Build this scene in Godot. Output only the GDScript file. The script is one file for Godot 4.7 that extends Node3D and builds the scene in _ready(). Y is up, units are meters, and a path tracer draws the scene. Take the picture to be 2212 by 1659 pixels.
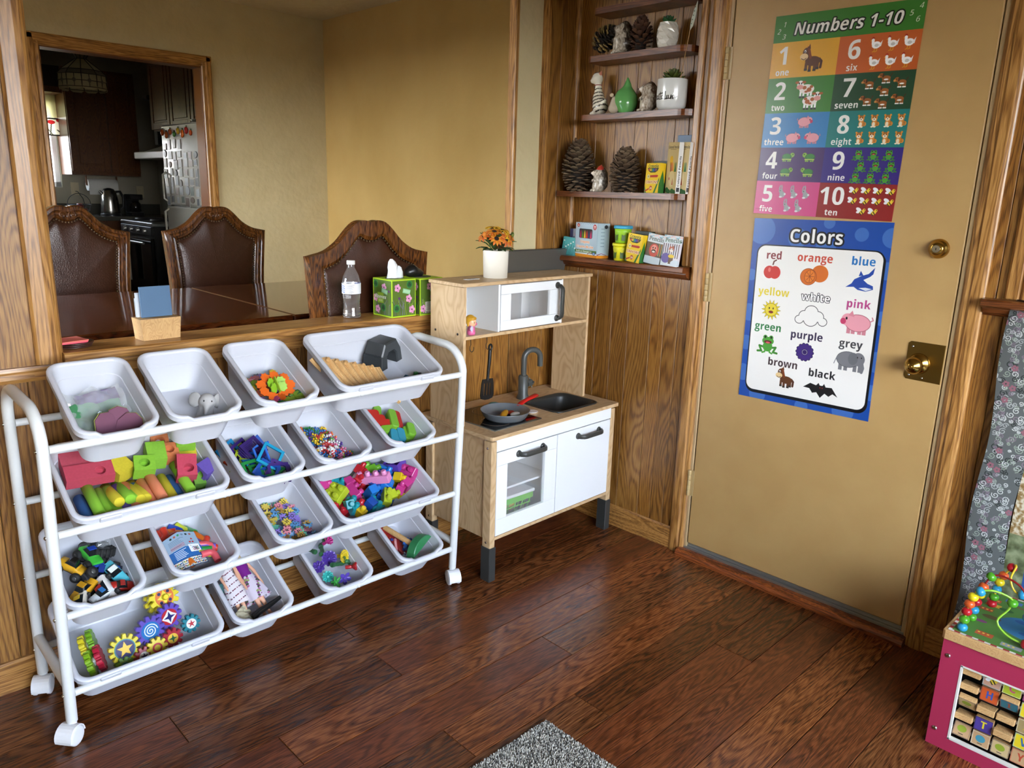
extends Node3D
const SPACE := Vector3.ZERO
var used := {}
var mats := {}
var fonts := {}
var rng := RandomNumberGenerator.new()
func numbered(called: String) -> String:
	var n: int = used.get(called, 0)
	used[called] = n + 1
	return called if n == 0 else "%s_%03d" % [called, n]
func tag(o: Node3D, label: String, category: String, group := "") -> Node3D:
	if label: o.set_meta("label", label)
	if category: o.set_meta("category", category)
	if group: o.set_meta("group", group)
	return o
func thing(called: String, label: String, category: String, at := Vector3.ZERO, turn := Vector3.ZERO, group := "") -> Node3D:
	var o := Node3D.new()
	o.name = numbered(called)
	add_child(o)
	o.position = at
	o.rotation = turn
	return tag(o, label, category, group)
func put(called: String, mesh: Mesh, mat: Material, parent: Node3D = self, at := Vector3.ZERO, turn := Vector3.ZERO) -> MeshInstance3D:
	var o := MeshInstance3D.new()
	o.mesh = mesh
	o.material_override = mat
	o.name = numbered(called) if parent == self else called
	parent.add_child(o, true)
	o.position = at
	o.rotation = turn
	return o
func solo(called: String, label: String, category: String, mesh: Mesh, mat: Material, at := Vector3.ZERO, turn := Vector3.ZERO, group := "") -> MeshInstance3D:
	var o := put(called, mesh, mat, self, at, turn)
	tag(o, label, category, group)
	return o
func fixed(called: String, mesh: Mesh, mat: Material, at := Vector3.ZERO, turn := Vector3.ZERO) -> MeshInstance3D:
	var o := put(called, mesh, mat, self, at, turn)
	o.set_meta("kind", "structure")
	return o
func fixed_box(called: String, a: Vector3, b: Vector3, mat: Material, bev := 0.0) -> MeshInstance3D:
	return fixed(called, box(b - a, bev), mat, (a + b) / 2.0)
func part_box(called: String, a: Vector3, b: Vector3, mat: Material, parent: Node3D, bev := 0.0) -> MeshInstance3D:
	return put(called, box(b - a, bev), mat, parent, (a + b) / 2.0)
func copy(root: Node3D, xf: Transform3D, label := "", group := "") -> Node3D:
	var r: Node3D = root.duplicate()
	r.name = numbered(root.name.rstrip("_0123456789"))
	add_child(r)
	r.transform = xf
	return tag(r, label, "", group)
func turned(x: float, y: float, z: float) -> Basis:
	return Basis.from_euler(Vector3(deg_to_rad(x), deg_to_rad(y), deg_to_rad(z)))
func mat(called: String, c: Color, rough := 0.6, metal := 0.0, spec := 0.5) -> StandardMaterial3D:
	if mats.has(called): return mats[called]
	var m := StandardMaterial3D.new()
	m.resource_name = called
	m.albedo_color = c
	m.roughness = rough
	m.metallic = metal
	m.metallic_specular = spec
	mats[called] = m
	return m
func hexm(hexcode: String, rough := 0.45) -> StandardMaterial3D:
	return mat("plain_%s_%d" % [hexcode, int(rough * 100)], Color(hexcode), rough)
func textured(called: String, tex: Texture2D, rough := 0.6, tint := Color.WHITE) -> StandardMaterial3D:
	if mats.has(called): return mats[called]
	var m := mat(called, tint, rough)
	m.albedo_texture = tex
	return m
func tri(called: String, tex: Texture2D, scale: Vector3, rough := 0.5, tint := Color.WHITE, world := true, bump: Texture2D = null, bump_scale := 1.0) -> StandardMaterial3D:
	var m := textured(called, tex, rough, tint)
	m.uv1_triplanar = true
	m.uv1_world_triplanar = world
	m.uv1_triplanar_sharpness = 8.0
	m.uv1_scale = scale
	if bump:
		m.normal_enabled = true
		m.normal_texture = bump
		m.normal_scale = bump_scale
	return m
func ramp3(a: Color, b: Color, c: Color, t: float) -> Color:
	return a.lerp(b, t * 2.0) if t < 0.5 else b.lerp(c, t * 2.0 - 1.0)
func timber(w: int, h: int, sd: int, dark: Color, mid: Color, light: Color, rings := 9.0, warp := 0.5, pores := 0.35) -> Image:
	var n1 := FastNoiseLite.new()
	n1.seed = sd
	n1.frequency = 1.0
	n1.fractal_octaves = 2
	var n2 := FastNoiseLite.new()
	n2.seed = sd + 7
	n2.frequency = 1.0
	n2.fractal_octaves = 1
	var data := PackedByteArray()
	data.resize(w * h * 3)
	var table := []
	for i in 256: table.append(ramp3(dark, mid, light, i / 255.0))
	var k := 0
	for y in h:
		var v := float(y) / h
		for x in w:
			var u := float(x) / w
			var uu := u * 2.0
			var a := n1.get_noise_2d(uu * 1.6, v * 2.2)
			var b := n1.get_noise_2d((uu - 2.0) * 1.6, v * 2.2)
			var base := lerpf(a, b, smoothstep(0.8, 1.0, u))
			if v > 0.85:
				base = lerpf(base, lerpf(n1.get_noise_2d(uu * 1.6, (v - 1.0) * 2.2), n1.get_noise_2d((uu - 2.0) * 1.6, (v - 1.0) * 2.2), smoothstep(0.8, 1.0, u)), smoothstep(0.85, 1.0, v))
			var ring := 0.5 + 0.5 * sin(TAU * (rings * u + warp * rings * base))
			ring = pow(ring, 1.6)
			var pore := n2.get_noise_2d(x * 0.55, y * 0.035)
			var t := clampf(0.78 - 0.42 * ring + pores * pore + 0.16 * base, 0.0, 1.0)
			var c: Color = table[int(t * 255.0)]
			data[k] = int(c.r * 255.0)
			data[k + 1] = int(c.g * 255.0)
			data[k + 2] = int(c.b * 255.0)
			k += 3
	return Image.create_from_data(w, h, false, Image.FORMAT_RGB8, data)
func across(im: Image) -> Image:
	var r := im.duplicate() as Image
	r.rotate_90(CLOCKWISE)
	return r
func tex(im: Image) -> ImageTexture:
	return ImageTexture.create_from_image(im)
func grainy(size: int, sd: int, freq: float, a: Color, b: Color, octaves := 3, hard := 1.0) -> ImageTexture:
	var n := FastNoiseLite.new()
	n.seed = sd
	n.frequency = freq
	n.fractal_octaves = octaves
	var src := n.get_seamless_image(size, size)
	var data := src.get_data()
	var out := PackedByteArray()
	out.resize(size * size * 3)
	for i in size * size:
		var t := clampf((data[i] / 255.0 - 0.5) * hard + 0.5, 0.0, 1.0)
		var c := a.lerp(b, t)
		out[i * 3] = int(c.r * 255.0)
		out[i * 3 + 1] = int(c.g * 255.0)
		out[i * 3 + 2] = int(c.b * 255.0)
	return tex(Image.create_from_data(size, size, false, Image.FORMAT_RGB8, out))
func bumps(size: int, sd: int, freq: float, strength: float, octaves := 3) -> ImageTexture:
	var n := FastNoiseLite.new()
	n.seed = sd
	n.frequency = freq
	n.fractal_octaves = octaves
	var im := n.get_seamless_image(size, size)
	im.bump_map_to_normal_map(strength)
	return tex(im)
func quad(st: SurfaceTool, a: Vector3, b: Vector3, c: Vector3, d: Vector3) -> void:
	for p in [a, b, c, a, c, d]: st.add_vertex(p)
func surf(smooth := -1) -> SurfaceTool:
	var st := SurfaceTool.new()
	st.begin(Mesh.PRIMITIVE_TRIANGLES)
	st.set_smooth_group(smooth)
	return st
func done(st: SurfaceTool) -> ArrayMesh:
	st.generate_normals()
	return st.commit()
func box(s: Vector3, bev := 0.0) -> ArrayMesh:
	var st := surf()
	box_into(st, s, bev, Transform3D())
	return done(st)
func box_into(st: SurfaceTool, s: Vector3, bev: float, xf: Transform3D) -> void:
	var h := s / 2.0
	var b := minf(bev, minf(h.x, minf(h.y, h.z)) * 0.95)
	st.set_smooth_group(-1)
	for ax in 3:
		for sg in [-1.0, 1.0]:
			var u := (ax + 1) % 3
			var v := (ax + 2) % 3
			var q := []
			for c in [[-1, -1], [1, -1], [1, 1], [-1, 1]]:
				var p := Vector3()
				p[ax] = sg * h[ax]
				p[u] = c[0] * (h[u] - b)
				p[v] = c[1] * (h[v] - b)
				q.append(xf * p)
			if sg < 0: quad(st, q[0], q[1], q[2], q[3])
			else: quad(st, q[3], q[2], q[1], q[0])
	if b <= 0.0: return
	for ax in 3:
		var u := (ax + 1) % 3
		var v := (ax + 2) % 3
		for su in [-1.0, 1.0]:
			for sv in [-1.0, 1.0]:
				var q := []
				for e in [[-1.0, 0], [1.0, 0], [1.0, 1], [-1.0, 1]]:
					var p := Vector3()
					p[ax] = e[0] * (h[ax] - b)
					p[u] = su * (h[u] - (0.0 if e[1] == 0 else b))
					p[v] = sv * (h[v] - (b if e[1] == 0 else 0.0))
					q.append(xf * p)
				if su * sv > 0: quad(st, q[3], q[2], q[1], q[0])
				else: quad(st, q[0], q[1], q[2], q[3])
	for sx in [-1.0, 1.0]:
		for sy in [-1.0, 1.0]:
			for sz in [-1.0, 1.0]:
				var a := xf * Vector3(sx * h.x, sy * (h.y - b), sz * (h.z - b))
				var c := xf * Vector3(sx * (h.x - b), sy * h.y, sz * (h.z - b))
				var d := xf * Vector3(sx * (h.x - b), sy * (h.y - b), sz * h.z)
				for p in ([a, d, c] if sx * sy * sz > 0 else [a, c, d]): st.add_vertex(p)
func emit(st: SurfaceTool, list: Array) -> void:
	var mid: Vector3 = list[0][0]
	var vol := 0.0
	for t in list: vol += (t[0] - mid).dot((t[1] - mid).cross(t[2] - mid))
	for t in list:
		st.set_smooth_group(t[3])
		st.add_vertex(t[0])
		st.add_vertex(t[1 if vol < 0.0 else 2])
		st.add_vertex(t[2 if vol < 0.0 else 1])
var group_count := 1
func loft(rings: Array, cap_a := true, cap_b := true, crease := [], closed := false, into: SurfaceTool = null) -> ArrayMesh:
	var st := into if into else surf(0)
	var list := []
	var n: int = rings[0].size()
	var last := rings.size() if closed else rings.size() - 1
	for i in last:
		if i in crease or i == 0: group_count += 1
		var a = rings[i]
		var b = rings[(i + 1) % rings.size()]
		for j in n:
			var k := (j + 1) % n
			list.append([a[j], a[k], b[k], group_count])
			list.append([a[j], b[k], b[j], group_count])
	if not closed:
		for e in [[cap_a, rings[0], true], [cap_b, rings[-1], false]]:
			if not e[0]: continue
			group_count += 1
			var mid := Vector3()
			for p in e[1]: mid += p
			mid /= n
			for j in n:
				var k := (j + 1) % n
				list.append([mid, e[1][k], e[1][j], group_count] if e[2] else [mid, e[1][j], e[1][k], group_count])
	emit(st, list)
	if into: return null
	return done(st)
func lathe(prof: Array, seg := 24, cap := true, crease := [], into: SurfaceTool = null, xf := Transform3D()) -> ArrayMesh:
	var rings := []
	for p in prof:
		var r := PackedVector3Array()
		for j in seg:
			var a := TAU * j / seg
			r.append(xf * Vector3(maxf(p.x, 0.0002) * cos(a), p.y, -maxf(p.x, 0.0002) * sin(a)))
		rings.append(r)
	return loft(rings, cap, cap, crease, false, into)
func tube(pts: Array, r: float, seg := 10, cap := true, into: SurfaceTool = null, taper := 1.0) -> ArrayMesh:
	var rings := []
	var up := Vector3.UP
	for i in pts.size():
		var d: Vector3 = (pts[mini(i + 1, pts.size() - 1)] - pts[maxi(i - 1, 0)]).normalized()
		if i == 0:
			up = Vector3.UP if absf(d.y) < 0.9 else Vector3.RIGHT
		up = (up - d * up.dot(d)).normalized()
		var sd := d.cross(up)
		var rr := r * lerpf(1.0, taper, float(i) / maxi(pts.size() - 1, 1))
		var ring := PackedVector3Array()
		for j in seg:
			var a := TAU * j / seg
			ring.append(pts[i] + (up * cos(a) - sd * sin(a)) * rr)
		rings.append(ring)
	return loft(rings, cap, cap, [], false, into)
func area2(p: PackedVector2Array) -> float:
	var a := 0.0
	for i in p.size(): a += p[i].cross(p[(i + 1) % p.size()])
	return a
func slab(poly: Array, t: float, bev := 0.0, into: SurfaceTool = null, xf := Transform3D()) -> ArrayMesh:
	var pts := PackedVector2Array(poly)
	if area2(pts) > 0.0: pts.reverse()
	var st := into if into else surf()
	st.set_smooth_group(-1)
	var inner := pts
	if bev > 0.0:
		var ccw := pts.duplicate()
		ccw.reverse()
		var ins := Geometry2D.offset_polygon(ccw, -bev, Geometry2D.JOIN_MITER)
		if ins.size() == 1 and ins[0].size() == pts.size():
			var o: PackedVector2Array = ins[0]
			if area2(o) > 0.0: o.reverse()
			var best := 0
			for i in o.size():
				if o[i].distance_squared_to(pts[0]) < o[best].distance_squared_to(pts[0]): best = i
			inner = PackedVector2Array()
			for i in o.size(): inner.append(o[(best + i) % o.size()])
		else: bev = 0.0
	var n := pts.size()
	var h := t / 2.0
	var idx := Geometry2D.triangulate_polygon(inner)
	for i in range(0, idx.size(), 3):
		var a := inner[idx[i]]
		var b := inner[idx[i + 1]]
		var c := inner[idx[i + 2]]
		if (b - a).cross(c - a) > 0.0:
			var s := b
			b = c
			c = s
		for p in [a, b, c]: st.add_vertex(xf * Vector3(p.x, p.y, h))
		for p in [a, c, b]: st.add_vertex(xf * Vector3(p.x, p.y, -h))
	for i in n:
		var j := (i + 1) % n
		var lv := [[inner[i], inner[j], h], [pts[i], pts[j], h - bev], [pts[i], pts[j], -h + bev], [inner[i], inner[j], -h]]
		for k in 3:
			if k != 1 and bev <= 0.0: continue
			var p0: Vector2 = lv[k][0]
			var p1: Vector2 = lv[k][1]
			var q0: Vector2 = lv[k + 1][0]
			var q1: Vector2 = lv[k + 1][1]
			quad(st, xf * Vector3(p0.x, p0.y, lv[k][2]), xf * Vector3(q0.x, q0.y, lv[k + 1][2]), xf * Vector3(q1.x, q1.y, lv[k + 1][2]), xf * Vector3(p1.x, p1.y, lv[k][2]))
	if into: return null
	return done(st)
func ball(r: Vector3, seg := 14, into: SurfaceTool = null, xf := Transform3D()) -> ArrayMesh:
	var prof := []
	var k := maxi(seg / 2, 4)
	for i in k + 1:
		var a := PI * i / k
		prof.append(Vector2(sin(a), -cos(a)))
	return lathe(prof, seg, false, [], into, xf * Transform3D(Basis.from_scale(r), Vector3.ZERO))
func rect_ring(w: float, d: float, r: float, y: float, n := 5, front := 1) -> PackedVector3Array:
	var out := PackedVector3Array()
	for c in [[1, -1, 0.0], [-1, -1, 90.0], [-1, 1, 180.0], [1, 1, 270.0]]:
		for i in n:
			var a := deg_to_rad(c[2] + 90.0 * i / (n - 1))
			out.append(Vector3(c[0] * (w / 2 - r) + r * cos(a), y, c[1] * (d / 2 - r) - r * sin(a)))
		if c[0] == -1 and c[1] == 1 and front > 1:
			for i in range(1, front): out.append(Vector3(lerpf(-w / 2 + r, w / 2 - r, float(i) / front), y, d / 2))
	return out
func flower(n: int, r1: float, r2: float, k := 4, phase := 0.0) -> Array:
	var out := []
	for i in n * k:
		var a := TAU * i / (n * k) + phase
		var w := 0.5 + 0.5 * cos(TAU * (i % k) / k)
		var r := lerpf(r1, r2, w)
		out.append(Vector2(r * cos(a), r * sin(a)))
	return out
func cog(n: int, r1: float, r2: float) -> Array:
	var out := []
	for i in n:
		for e in [[-0.42, r1], [-0.26, r2], [0.0, r2 * 1.03], [0.26, r2], [0.42, r1]]:
			var a: float = TAU * (i + e[0]) / n
			out.append(Vector2(e[1] * cos(a), e[1] * sin(a)))
	return out
func disc(r: float, n := 20, ry := -1.0) -> Array:
	var out := []
	for i in n: out.append(Vector2(r * cos(TAU * i / n), (ry if ry > 0 else r) * sin(TAU * i / n)))
	return out
func arc(c: Vector3, u: Vector3, v: Vector3, a0: float, a1: float, n := 8) -> Array:
	var out := []
	for i in n + 1:
		var a := deg_to_rad(lerpf(a0, a1, float(i) / n))
		out.append(c + u * cos(a) + v * sin(a))
	return out
var tint_mode := ""
var tint_tone := Color.WHITE
var tint_size := 1.0
var tint_noise := FastNoiseLite.new()
func tinted(p: Vector3, c: Color) -> Color:
	if tint_mode == "stripes":
		if p.y < 0.105 and p.y > 0.008 and fposmod((p.y - p.x * 0.35) * 62.0, 1.0) < 0.30: return Color("23211d")
		return c
	if tint_mode == "bristles":
		var pale := Color("c9bfae")
		var n := tint_noise.get_noise_3d(p.x, p.y * 0.4, p.z)
		if c == tint_tone: return tint_tone.lerp(pale, clampf(n * 1.3, 0.0, 0.75))
		return pale.lerp(tint_tone, clampf(0.25 + n * 0.9, 0.0, 0.8)) if p.z < 0.25 * tint_size else c
	return c
func body(bones: Array, cell: float, k: float, into: SurfaceTool = null) -> ArrayMesh:
	var lo := Vector3(1e9, 1e9, 1e9)
	var hi := -lo
	for e in bones:
		var rr := Vector3.ONE * (maxf(e[2], e[3]) + k + cell * 2.0)
		lo = lo.min(e[0] - rr).min(e[1] - rr)
		hi = hi.max(e[0] + rr).max(e[1] + rr)
	var nx := int((hi.x - lo.x) / cell) + 2
	var ny := int((hi.y - lo.y) / cell) + 2
	var nz := int((hi.z - lo.z) / cell) + 2
	var f := PackedFloat32Array()
	f.resize(nx * ny * nz)
	f.fill(1.0)
	for e in bones:
		var ra: float = e[2]
		var rb: float = e[3]
		var a: Vector3 = e[0]
		var ab: Vector3 = e[1] - a
		var l2 := maxf(ab.length_squared(), 1e-12)
		var rr := Vector3.ONE * (maxf(ra, rb) + k + cell * 2.0)
		var p0 := ((a.min(e[1]) - rr - lo) / cell).max(Vector3.ZERO)
		var p1 := ((a.max(e[1]) + rr - lo) / cell)
		for z in range(int(p0.z), mini(int(p1.z) + 1, nz)):
			for y in range(int(p0.y), mini(int(p1.y) + 1, ny)):
				var o := (z * ny + y) * nx
				for x in range(int(p0.x), mini(int(p1.x) + 1, nx)):
					var q := lo + Vector3(x, y, z) * cell - a
					var t := clampf(q.dot(ab) / l2, 0.0, 1.0)
					var d := (q - ab * t).length() - lerpf(ra, rb, t)
					var g := f[o + x]
					var h := clampf(0.5 + 0.5 * (g - d) / k, 0.0, 1.0)
					f[o + x] = lerpf(g, d, h) - k * h * (1.0 - h)
	var vid := {}
	var verts := []
	var cols := []
	var faces := []
	for z in nz - 1:
		for y in ny - 1:
			for x in nx - 1:
				var o := (z * ny + y) * nx + x
				var inside := 0
				for c in 8:
					if f[o + (c & 1) + ((c >> 1) & 1) * nx + (c >> 2) * nx * ny] < 0.0: inside += 1
				if inside == 0 or inside == 8: continue
				var s := Vector3()
				var m := 0
				for ed in [[0, 1], [2, 3], [4, 5], [6, 7], [0, 2], [1, 3], [4, 6], [5, 7], [0, 4], [1, 5], [2, 6], [3, 7]]:
					var a: int = ed[0]
					var b: int = ed[1]
					var va := f[o + (a & 1) + ((a >> 1) & 1) * nx + (a >> 2) * nx * ny]
					var vb := f[o + (b & 1) + ((b >> 1) & 1) * nx + (b >> 2) * nx * ny]
					if (va < 0.0) == (vb < 0.0): continue
					var t := va / (va - vb)
					s += Vector3(a & 1, (a >> 1) & 1, a >> 2).lerp(Vector3(b & 1, (b >> 1) & 1, b >> 2), t)
					m += 1
				vid[o] = verts.size()
				var p := lo + (Vector3(x, y, z) + s / m) * cell
				verts.append(p)
				var best := 1e9
				var col := Color.WHITE
				for e in bones:
					var ab: Vector3 = e[1] - e[0]
					var t := clampf((p - e[0]).dot(ab) / maxf(ab.length_squared(), 1e-12), 0.0, 1.0)
					var d: float = (p - e[0] - ab * t).length() - lerpf(e[2], e[3], t) - (e[5] if e.size() > 5 else 0.0)
					if d < best:
						best = d
						col = e[4]
				cols.append(tinted(p, col))
	var st := into if into else surf(0)
	st.set_smooth_group(0)
	var stride := [1, nx, nx * ny]
	var list := []
	var vol := 0.0
	for z in range(1, nz - 1):
		for y in range(1, ny - 1):
			for x in range(1, nx - 1):
				var o := (z * ny + y) * nx + x
				for ax in 3:
					var s0 := f[o] < 0.0
					var s1 := f[o + stride[ax]] < 0.0
					if s0 == s1: continue
					var u: int = stride[(ax + 1) % 3]
					var v: int = stride[(ax + 2) % 3]
					var q := [o - u - v, o - v, o, o - u]
					if not s0: q.reverse()
					if not (vid.has(q[0]) and vid.has(q[1]) and vid.has(q[2]) and vid.has(q[3])): continue
					for t in [[0, 2, 1], [0, 3, 2]]:
						var w := [vid[q[t[0]]], vid[q[t[1]]], vid[q[t[2]]]]
						list.append(w)
						vol += (verts[w[0]] - lo).dot((verts[w[1]] - lo).cross(verts[w[2]] - lo))
	for w in list:
		for i in ([0, 1, 2] if vol < 0.0 else [0, 2, 1]):
			st.set_color(cols[w[i]].srgb_to_linear())
			st.add_vertex(verts[w[i]])
	if into: return null
	return done(st)
func painted(called: String, rough := 0.4) -> StandardMaterial3D:
	var m := mat(called, Color.WHITE, rough)
	m.vertex_color_use_as_albedo = true
	return m
class Sheet:
	var im: Image
	var w: float
	var h: float
	var k := 1.0
	func _init(pw: int, ph: int, ground: Color, over := 2):
		im = Image.create(pw * over, ph * over, false, Image.FORMAT_RGB8)
		im.fill(ground)
		k = over
		w = pw
		h = ph
	func rect(x: float, y: float, rw: float, rh: float, c: Color) -> void:
		im.fill_rect(Rect2i(roundi(x * k), roundi(y * k), roundi(rw * k), roundi(rh * k)), c)
	func ell(cx: float, cy: float, rx: float, ry: float, c: Color, turn := 0.0) -> void:
		var p := []
		for i in 28:
			var a := TAU * i / 28
			p.append(Vector2(cx, cy) + Vector2(rx * cos(a), ry * sin(a)).rotated(turn))
		poly(p, c)
	func poly(pts: Array, c: Color) -> void:
		var lo := 1e9
		var hi := -1e9
		for p in pts:
			lo = minf(lo, p.y * k)
			hi = maxf(hi, p.y * k)
		for y in range(maxi(int(lo), 0), mini(int(hi) + 1, im.get_height())):
			var xs := []
			var yc := y + 0.5
			for i in pts.size():
				var a: Vector2 = pts[i] * k
				var b: Vector2 = pts[(i + 1) % pts.size()] * k
				if (a.y <= yc) != (b.y <= yc): xs.append(a.x + (yc - a.y) / (b.y - a.y) * (b.x - a.x))
			xs.sort()
			for i in range(0, xs.size() - 1, 2):
				im.fill_rect(Rect2i(roundi(xs[i]), y, maxi(roundi(xs[i + 1]) - roundi(xs[i]), 1), 1), c)
	func line(pts: Array, t: float, c: Color) -> void:
		for i in pts.size() - 1:
			var a: Vector2 = pts[i]
			var b: Vector2 = pts[i + 1]
			var n := (b - a).normalized().orthogonal() * t / 2
			poly([a + n, b + n, b - n, a - n], c)
			ell(b.x, b.y, t / 2, t / 2, c)
	func rrect(x: float, y: float, rw: float, rh: float, r: float, c: Color) -> void:
		rect(x + r, y, rw - 2 * r, rh, c)
		rect(x, y + r, rw, rh - 2 * r, c)
		for a in [[x + r, y + r], [x + rw - r, y + r], [x + r, y + rh - r], [x + rw - r, y + rh - r]]: ell(a[0], a[1], r, r, c)
	func tris(t: PackedVector2Array, at: Vector2, size: float, slant: float, turn: float, c: Color) -> void:
		for i in range(0, t.size(), 3):
			var q := []
			for j in 3:
				var p := t[i + j]
				q.append(at + Vector2((p.x + p.y * slant) * size, -p.y * size).rotated(turn))
			poly(q, c)
	func out() -> ImageTexture:
		if k > 1.0: im.resize(int(w), int(h), Image.INTERPOLATE_LANCZOS)
		return ImageTexture.create_from_image(im)
var glyphs := {}
func letters(text: String, bold := true, face := "Droid Sans") -> PackedVector2Array:
	var key := "%s|%s|%s" % [text, bold, face]
	if glyphs.has(key): return glyphs[key]
	var f := SystemFont.new()
	f.font_names = PackedStringArray([face])
	f.font_weight = 700 if bold else 400
	var tm := TextMesh.new()
	tm.font = f
	tm.text = text
	tm.font_size = 64
	tm.depth = 0.0
	tm.pixel_size = 1.0 / 64
	var out := PackedVector2Array()
	if tm.get_surface_count():
		var ar := tm.surface_get_arrays(0)
		for i in ar[Mesh.ARRAY_INDEX]: out.append(Vector2(ar[Mesh.ARRAY_VERTEX][i].x, ar[Mesh.ARRAY_VERTEX][i].y))
	glyphs[key] = out
	return out
func write(s: Sheet, text: String, x: float, y: float, size: float, c: Color, bold := true, slant := 0.0, edge := 0.0, edge_c := Color.BLACK, turn := 0.0, face := "Droid Sans") -> void:
	var t := letters(text, bold, face)
	if edge > 0.0:
		for i in 12: s.tris(t, Vector2(x, y) + Vector2(edge, 0).rotated(TAU * i / 12), size, slant, turn, edge_c)
	s.tris(t, Vector2(x, y), size, slant, turn, c)
func card_box(s: Vector3, fw: float, sw: float) -> ArrayMesh:
	var st := surf()
	var h := s / 2.0
	var faces := [
		[Vector3(-h.x, h.y, h.z), Vector3(h.x, h.y, h.z), Vector3(h.x, -h.y, h.z), Vector3(-h.x, -h.y, h.z), 0.0, fw],
		[Vector3(h.x, h.y, h.z), Vector3(h.x, h.y, -h.z), Vector3(h.x, -h.y, -h.z), Vector3(h.x, -h.y, h.z), fw, fw + sw],
		[Vector3(-h.x, h.y, -h.z), Vector3(-h.x, h.y, h.z), Vector3(-h.x, -h.y, h.z), Vector3(-h.x, -h.y, -h.z), fw, fw + sw],
		[Vector3(-h.x, h.y, -h.z), Vector3(h.x, h.y, -h.z), Vector3(h.x, h.y, h.z), Vector3(-h.x, h.y, h.z), fw + sw, 1.0],
		[Vector3(-h.x, -h.y, h.z), Vector3(h.x, -h.y, h.z), Vector3(h.x, -h.y, -h.z), Vector3(-h.x, -h.y, -h.z), fw + sw, 1.0],
		[Vector3(h.x, h.y, -h.z), Vector3(-h.x, h.y, -h.z), Vector3(-h.x, -h.y, -h.z), Vector3(h.x, -h.y, -h.z), 0.0, fw]]
	for f in faces:
		var uv := [Vector2(f[4], 0), Vector2(f[5], 0), Vector2(f[5], 1), Vector2(f[4], 1)]
		for i in [0, 1, 2, 0, 2, 3]:
			st.set_uv(uv[i])
			st.add_vertex(f[i])
	return done(st)
func sheet_mesh(w: float, h: float, t: float) -> ArrayMesh:
	return card_box(Vector3(w, h, t), 0.98, 0.01)
func _ready() -> void:
	rng.seed = 20240611
	var cam := Camera3D.new()
	cam.name = "camera"
	cam.fov = rad_to_deg(2.0 * atan(829.5 / 1658.126))
	cam.near = 0.05
	cam.far = 60.0
	cam.position = Vector3(-2.466, 1.37, 2.263)
	cam.rotation = Vector3(-0.24404952, -0.77508933, 0.02913609)
	add_child(cam)
	var env := Environment.new()
	env.background_mode = Environment.BG_SKY
	var sky := Sky.new()
	var air := ProceduralSkyMaterial.new()
	air.sky_top_color = Color(0.80, 0.87, 0.97)
	air.sky_horizon_color = Color(0.97, 0.97, 0.96)
	air.sky_energy_multiplier = 5.0
	air.ground_bottom_color = Color(0.42, 0.40, 0.35)
	air.ground_horizon_color = Color(0.62, 0.60, 0.54)
	air.ground_energy_multiplier = 2.2
	sky.sky_material = air
	env.sky = sky
	env.tonemap_mode = Environment.TONE_MAPPER_LINEAR
	env.tonemap_exposure = 0.94
	env.sdfgi_enabled = true
	env.ssao_enabled = true
	env.ssil_enabled = true
	var we := WorldEnvironment.new()
	we.name = "surroundings"
	we.environment = env
	add_child(we)
	make_materials()
	build_playroom()
	build_door()
	build_floor()
	build_beyond()
	build_rest()
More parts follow.
